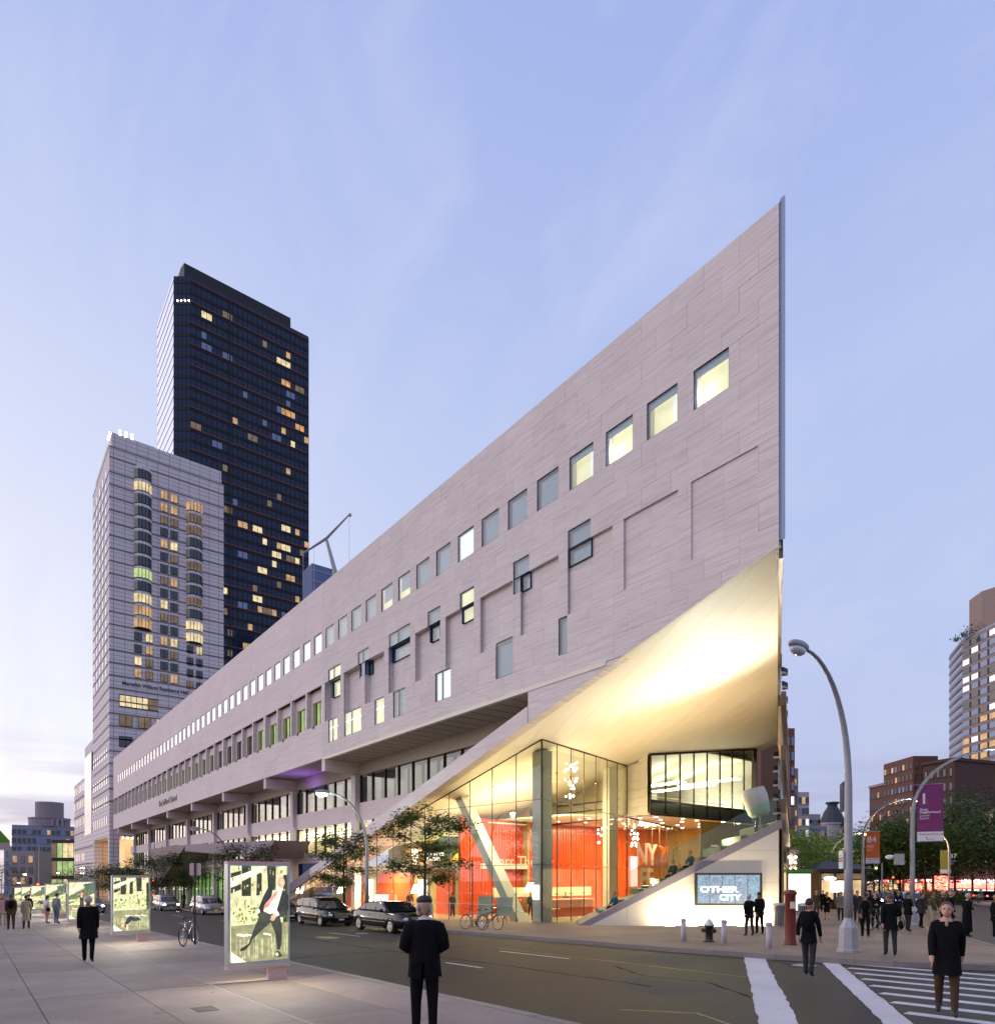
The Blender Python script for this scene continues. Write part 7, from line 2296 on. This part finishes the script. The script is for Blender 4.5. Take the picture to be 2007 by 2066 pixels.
# the man in the foreground, seen from behind: dark suit, bent head, cap over grey hair
man = person('man in a black suit and dark cap seen from behind in the foreground', -7.05, 4.36, 1.79, (-.86, .5), 'black', 'black', ('front', 'front'), .015, 'skin', hat=('plain', 'hair_dark'), girth=1.16, bow=.022)
jk = MB()
hh = 1.79
prof = [(.838, .034, .036, -.004), (.826, .058, .046, -.004), (.806, .100, .060, 0), (.77, .116, .072, 0), (.70, .112, .080, 0), (.62, .104, .076, .002), (.55, .106, .082, .004), (.47, .114, .090, .006), (.445, .117, .092, .006)]
n_ = 28
vs = []
for zz, rx, ry, oy in prof:
    for k in range(n_):
        a = 2 * PI * k / n_
        fold = 1 + (.020 * math.sin(a * 5 + zz * 22) + .012 * math.sin(a * 11 - zz * 60) if zz < .76 else 0)
        vs.append((rx * hh * math.cos(a) * fold, (ry * math.sin(a) * fold + oy) * hh, zz * hh + (.012 * math.sin(3 * a) if zz < .46 else 0)))
fs = [(i * n_ + k, (i + 1) * n_ + k, (i + 1) * n_ + (k + 1) % n_, i * n_ + (k + 1) % n_) for i in range(len(prof) - 1) for k in range(n_) if not (i >= 6 and k == 6)]
jk.add(vs, fs)
jk.build('jacket', 'cloth_black', man, True)
hq = Vector((0, -.012 - .022 - .012 - .0044, .872 + .056)) * hh
for s_ in (-1, 1):
    MB().ball(hq + Vector((s_ * .044, .018, -.012)) * hh, (.013 * hh, .032 * hh, .030 * hh), 12, 8).ball(hq + Vector((s_ * .036, -.022, -.046)) * hh, (.018 * hh, .028 * hh, .026 * hh), 12, 8).build('side_hair', 'hair_grey', man, True)
MB().box(-.16, -.09, .150, .156, .92, .99).box(.09, .16, .150, .156, .92, .99).build('pocket_flap', 'cloth_black', man)
cl_ = MB().lathe([(.040 * hh, .828 * hh), (.041 * hh, .848 * hh), (.037 * hh, .849 * hh)], 16, (0, -.010, 0))
cl_.build('collar', 'cloth_white', man, True)
for s_ in (-1, 1):
    MB().tube([Vector((s_ * .090, .002, .800)) * hh, Vector((s_ * .116, .012, .72)) * hh, Vector((s_ * .128, .012, .655)) * hh, Vector((s_ * .105, -.05, .635)) * hh, Vector((s_ * .06, -.10, .640)) * hh], [.044 * hh, .046 * hh, .044 * hh, .040 * hh, .033 * hh], 12).build('sleeve', 'cloth_black', man, True)
# couple at the video wall
person('shorter grey-haired person in a dark jacket watching the video wall', -14.75, 23.91, 1.66, (-.75, .35), 'black', 'charcoal', ('hip', 'pocket'), .05, 'hair_grey', girth=1.15, coat=.44)
person('taller dark-haired man in a dark jacket at the video wall', -15.15, 25.3, 1.74, (-.75, .35), 'black', 'black', ('down', 'down'), .03, 'hair_dark', girth=1.12, coat=.46)
# people on the right hand pavement and crossing
person('person with a round shoulder bag standing at the kerb near the corner lamp', -7.94, 19.7, 1.72, (-.55, .83), 'black', 'charcoal', ('front', 'down'), .04, 'hair_brown', bag='left', girth=1.12, coat=.42, coatmat='black')
person('woman in a dark coat and brown trousers walking towards the camera over the crosswalk', -3.75, 11.2, 1.66, CAM(-3.9, 11), 'black', 'brown', ('down', 'down'), .10, 'hair_brown', 0, girth=1.12, coat=.36)
person('walker with a dark backpack stepping off the kerb by the red pillar', -7.2, 13.9, 1.66, (-.2, 1), 'black', 'charcoal', ('down', 'down'), .09, 'hair_dark', bag='back', coat=.43)
person('man in a dark coat waiting beside the held bicycle', -12.03, 31.6, 1.70, (.5, .86), 'black', 'charcoal', ('front', 'front'), .02, 'hair_dark', girth=1.1, coat=.42)
person('young person with tousled hair waiting between the bicycle and the capped man', -11.18, 31.74, 1.76, (.6, .8), 'olive', 'beige', ('down', 'pocket'), .02, 'hair_brown', .02)
person('man in a pale flat cap and dark coat at the kerb', -9.95, 30.1, 1.78, (.75, .6), 'black', 'charcoal', ('down', 'pocket'), .03, 'hair_grey', hat=('peaked', 'cloth_grey'), girth=1.15, coat=.40)
person('grey-haired woman in a long dark coat at the kerb', -9.2, 29.5, 1.66, (.7, .7), 'black', 'black', ('front', 'front'), .0, 'hair_grey', girth=1.2, coat=.12)
person('person in black cut off at the right edge beside the taxi', -8.3, 29.4, 1.6, (.7, .6), 'black', 'black', ('pocket', 'down'), .02, 'hair_fair', coat=.40)
person('walker in a long dark coat, leftmost of those coming down the avenue', -22.5, 44.46, 1.72, CAM(-22, 44), 'olive', 'brown', ('down', 'down'), .08, 'hair_grey', coat=.3, group='walkers on the avenue')
person('woman in a black skirt walking down the avenue', -19.08, 38.9, 1.66, CAM(-19, 39), 'black', 'charcoal', ('down', 'front'), .08, 'hair_brown', .06, coat=.30, bare=True, coatmat='black', group='walkers on the avenue')
person('man in a grey open jacket walking down the avenue beside the lamp pole', -17.97, 38.21, 1.70, CAM(-18, 38), 'grey', 'charcoal', ('pocket', 'down'), .09, 'hair_grey', girth=1.1, coat=.45, coatmat='grey', group='walkers on the avenue')
person('left one of the pair in dark coats right of the lamp pole', -16.9, 37.8, 1.74, CAM(-17, 38), 'charcoal', 'olive', ('down', 'down'), .08, 'hair_dark', coat=.38, girth=1.1, group='walkers on the avenue')
person('right one of the pair in dark coats right of the lamp pole', -16.0, 36.9, 1.72, CAM(-16, 37), 'black', 'olive', ('down', 'front'), .07, 'hair_brown', coat=.38, girth=1.1, group='walkers on the avenue')
person('dark walker in front of the oncoming headlights', -11.6, 26.6, 1.70, (-.4, .9), 'charcoal', 'black', ('down', 'down'), .06, 'hair_dark', bag='back', group='walkers on the avenue')
for (u_, Y_, lb, tp, hh_, fc) in ((1765, 30, 'dark figure behind the one with the shoulder bag', 'black', 1.72, 1), (1858, 31, 'dark coated figure between the bicycle holder and the tousled one', 'charcoal', 1.66, 0), (1900, 33, 'figure in brown behind the flat cap', 'brown', 1.7, 0),
        (1812, 40, 'small dark walker under the purple banner pole', 'navy', 1.74, 1), (1760, 46, 'distant walker beside the orange banner pole', 'charcoal', 1.7, 1), (1660, 52, 'distant dark walker at the white notice case', 'black', 1.72, 1), (1720, 55, 'distant walker in grey near the kiosk panel', 'grey', 1.7, 1)):
    q = at(u_, Y_)
    person(lb, q[0], q[1], hh_, CAM(*q) if fc else (.6, .8), tp, 'black', ('down', 'front' if fc else 'pocket'), .07, rnd.choice(['hair_dark', 'hair_brown', 'hair_grey']), coat=rnd.choice([.36, .42, .45]), girth=1.12, group='walkers on the avenue')
# seated on the grandstand and behind the glass
def sit(label, s, d, zz, **k):
    p = A + al * s + bk * d
    return person(label, p.x, p.y, 1.72, (-al.x * .75 - bk.x * .5, -al.y * .75 - bk.y * .5), seat=True, z=zz, **k)
sit('broad person in a dark jacket sitting on the grandstand steps', 4.35, .95, 1.52, top='charcoal', legs='charcoal', arms=('lap', 'lap'), girth=1.25)
sit('slimmer dark figure sitting on the steps right of the broad one', 5.25, 1.0, 2.0, top='navy', legs='black', arms=('lap', 'lap'))
sit('person in a blue-green top sitting low on the grandstand steps', 1.35, 1.2, -.12, top='teal', legs='maroon', arms=('lap', 'lap'))
# people on the south pavement at left
person('walker in a flying dark coat striding down the left pavement', -20.64, 2.43, 1.76, (-.93, .2), 'black', 'black', ('down', 'down'), .10, 'hair_grey', coat=.36, girth=1.25)
person('woman in a pale skirt with a dark bag talking at the fourth light box', -48.1, 3.55, 1.66, (-.4, .9), 'white', 'pink', ('down', 'down'), .01, 'hair_dark', .06, coat=.32, coatmat='pink', bare=True, bag='left')
person('man in a plaid shirt and jeans talking at the fourth light box', -47.2, 3.95, 1.80, (-.6, .6), 'plaid', 'denim', ('down', 'down'), .02, 'hair_dark', girth=1.1)
person('man in a brown checked jacket walking away at the far left', -40.8, 1.54, 1.78, (-1, 0), 'brown', 'brown', ('down', 'down'), .06, 'hair_brown', girth=1.2, coat=.42, bag='back')
person('walker in a beige coat right of the man in the checked jacket', -40.96, 2.17, 1.72, (-1, 0), 'beige', 'brown', ('down', 'down'), .06, 'hair_dark', coat=.25)
person('pinkish blurred walker cut off by the left edge', -46.6, 1.38, 1.70, (-1, 0), 'pink', 'beige', ('down', 'down'), .06, 'hair_fair', coat=.42)
person('dark-haired person with a pale backpack in front of the fifth light box', -52.5, 2.9, 1.74, (-1, .1), 'black', 'charcoal', ('down', 'down'), .05, 'hair_dark', bag='back')
person('man in a white shirt leaning at the barrier far down the pavement', -68.5, 18.6, 1.72, (-.8, .3), 'white', 'charcoal', ('front', 'front'), .03, 'hair_grey')
person('dark figure standing at the far barrier left of the sign post', -90, 20.8, 1.74, (1, -.2), 'black', 'black', ('down', 'down'), .02, 'hair_dark')
# a few figures inside the lobby
for (x_, y_, lb) in ((-36.5, 27.4, 'dark figure inside the lobby behind the leaning column foot'), (-43.5, 25.6, 'figure standing inside the lobby left of the tree'), (-34.8, 33.2, 'figure at the lobby bar counter')):
    person(lb, x_, y_, 1.7, CAM(x_, y_), 'charcoal', 'black', ('down', 'front'), .02, z=FL)
for k, (x_, y_) in enumerate(((-33.9, 27.0), (-31.8, 27.6), (-38.4, 26.0), (-40.2, 25.2), (-35.6, 30.6), (-47.5, 24.2))):
    person(['person in the lobby standing left of the grey corner column', 'person in the lobby right behind the grey corner column', 'person in the lobby before the left end of the red wall', 'person in the lobby under the festival banner', 'person deep in the lobby in front of the red wall', 'person in the lobby at the low left end of the glass'][k], x_, y_, rnd.uniform(1.62, 1.8), rnd.choice([(1, -.3), (-1, .2), (.3, -1)]), rnd.choice(['black', 'charcoal', 'teal', 'brown']), 'black', ('down', 'front'), .02, z=FL, coat=.44)
for k, (x_, y_) in enumerate(((-32.6, 26.4), (-34.6, 26.9), (-31.2, 28.8))):
    t = thing('cafe_table', ['small round cafe table beside the grey corner column', 'small round cafe table between the columns of the lobby', 'small round cafe table deep behind the grey corner column'][k], 'table', (x_, y_, FL))
    MB().lathe([(.01, .72), (.38, .72), (.38, .75), (.01, .75)], 18).build('top', 'white_plaster', t)
    MB().lathe([(.22, 0), (.22, .03), (.04, .05), (.03, .72)], 12).build('pedestal', 'steel', t)
# easels and notice boards near the glass
for (x_, y_, lb, mt) in ((-32.8, 24.6, 'grey notice board inside the glass left of the leaning column', 'column_paint'), (-30.9, 24.55, 'grey easel board inside the glass beside the leaning column foot', 'column_paint'), (-41.2, 22.0, 'white notice board on the pavement behind the black wagon', 'sign_white')):
    t = thing('notice_board', lb, 'notice board', (x_, y_, gz(x_, y_) if 'pavement' in lb else FL), math.radians(35))
    MB().prism([(-.45, 0, .45), (.45, 0, .45), (.52, .12, 1.55), (-.52, .12, 1.55)], (0, .03, 0)).build('board', mt, t)
    for s_ in (-.38, .38): MB().tube([(s_, .03, 0), (s_, .03, 1.0)], .02, 6).build('leg', 'steel', t)
    MB().tube([(0, .4, 0), (0, .1, 1.2)], .02, 6).build('leg', 'steel', t)

bpy.data.scenes.remove(SCR)
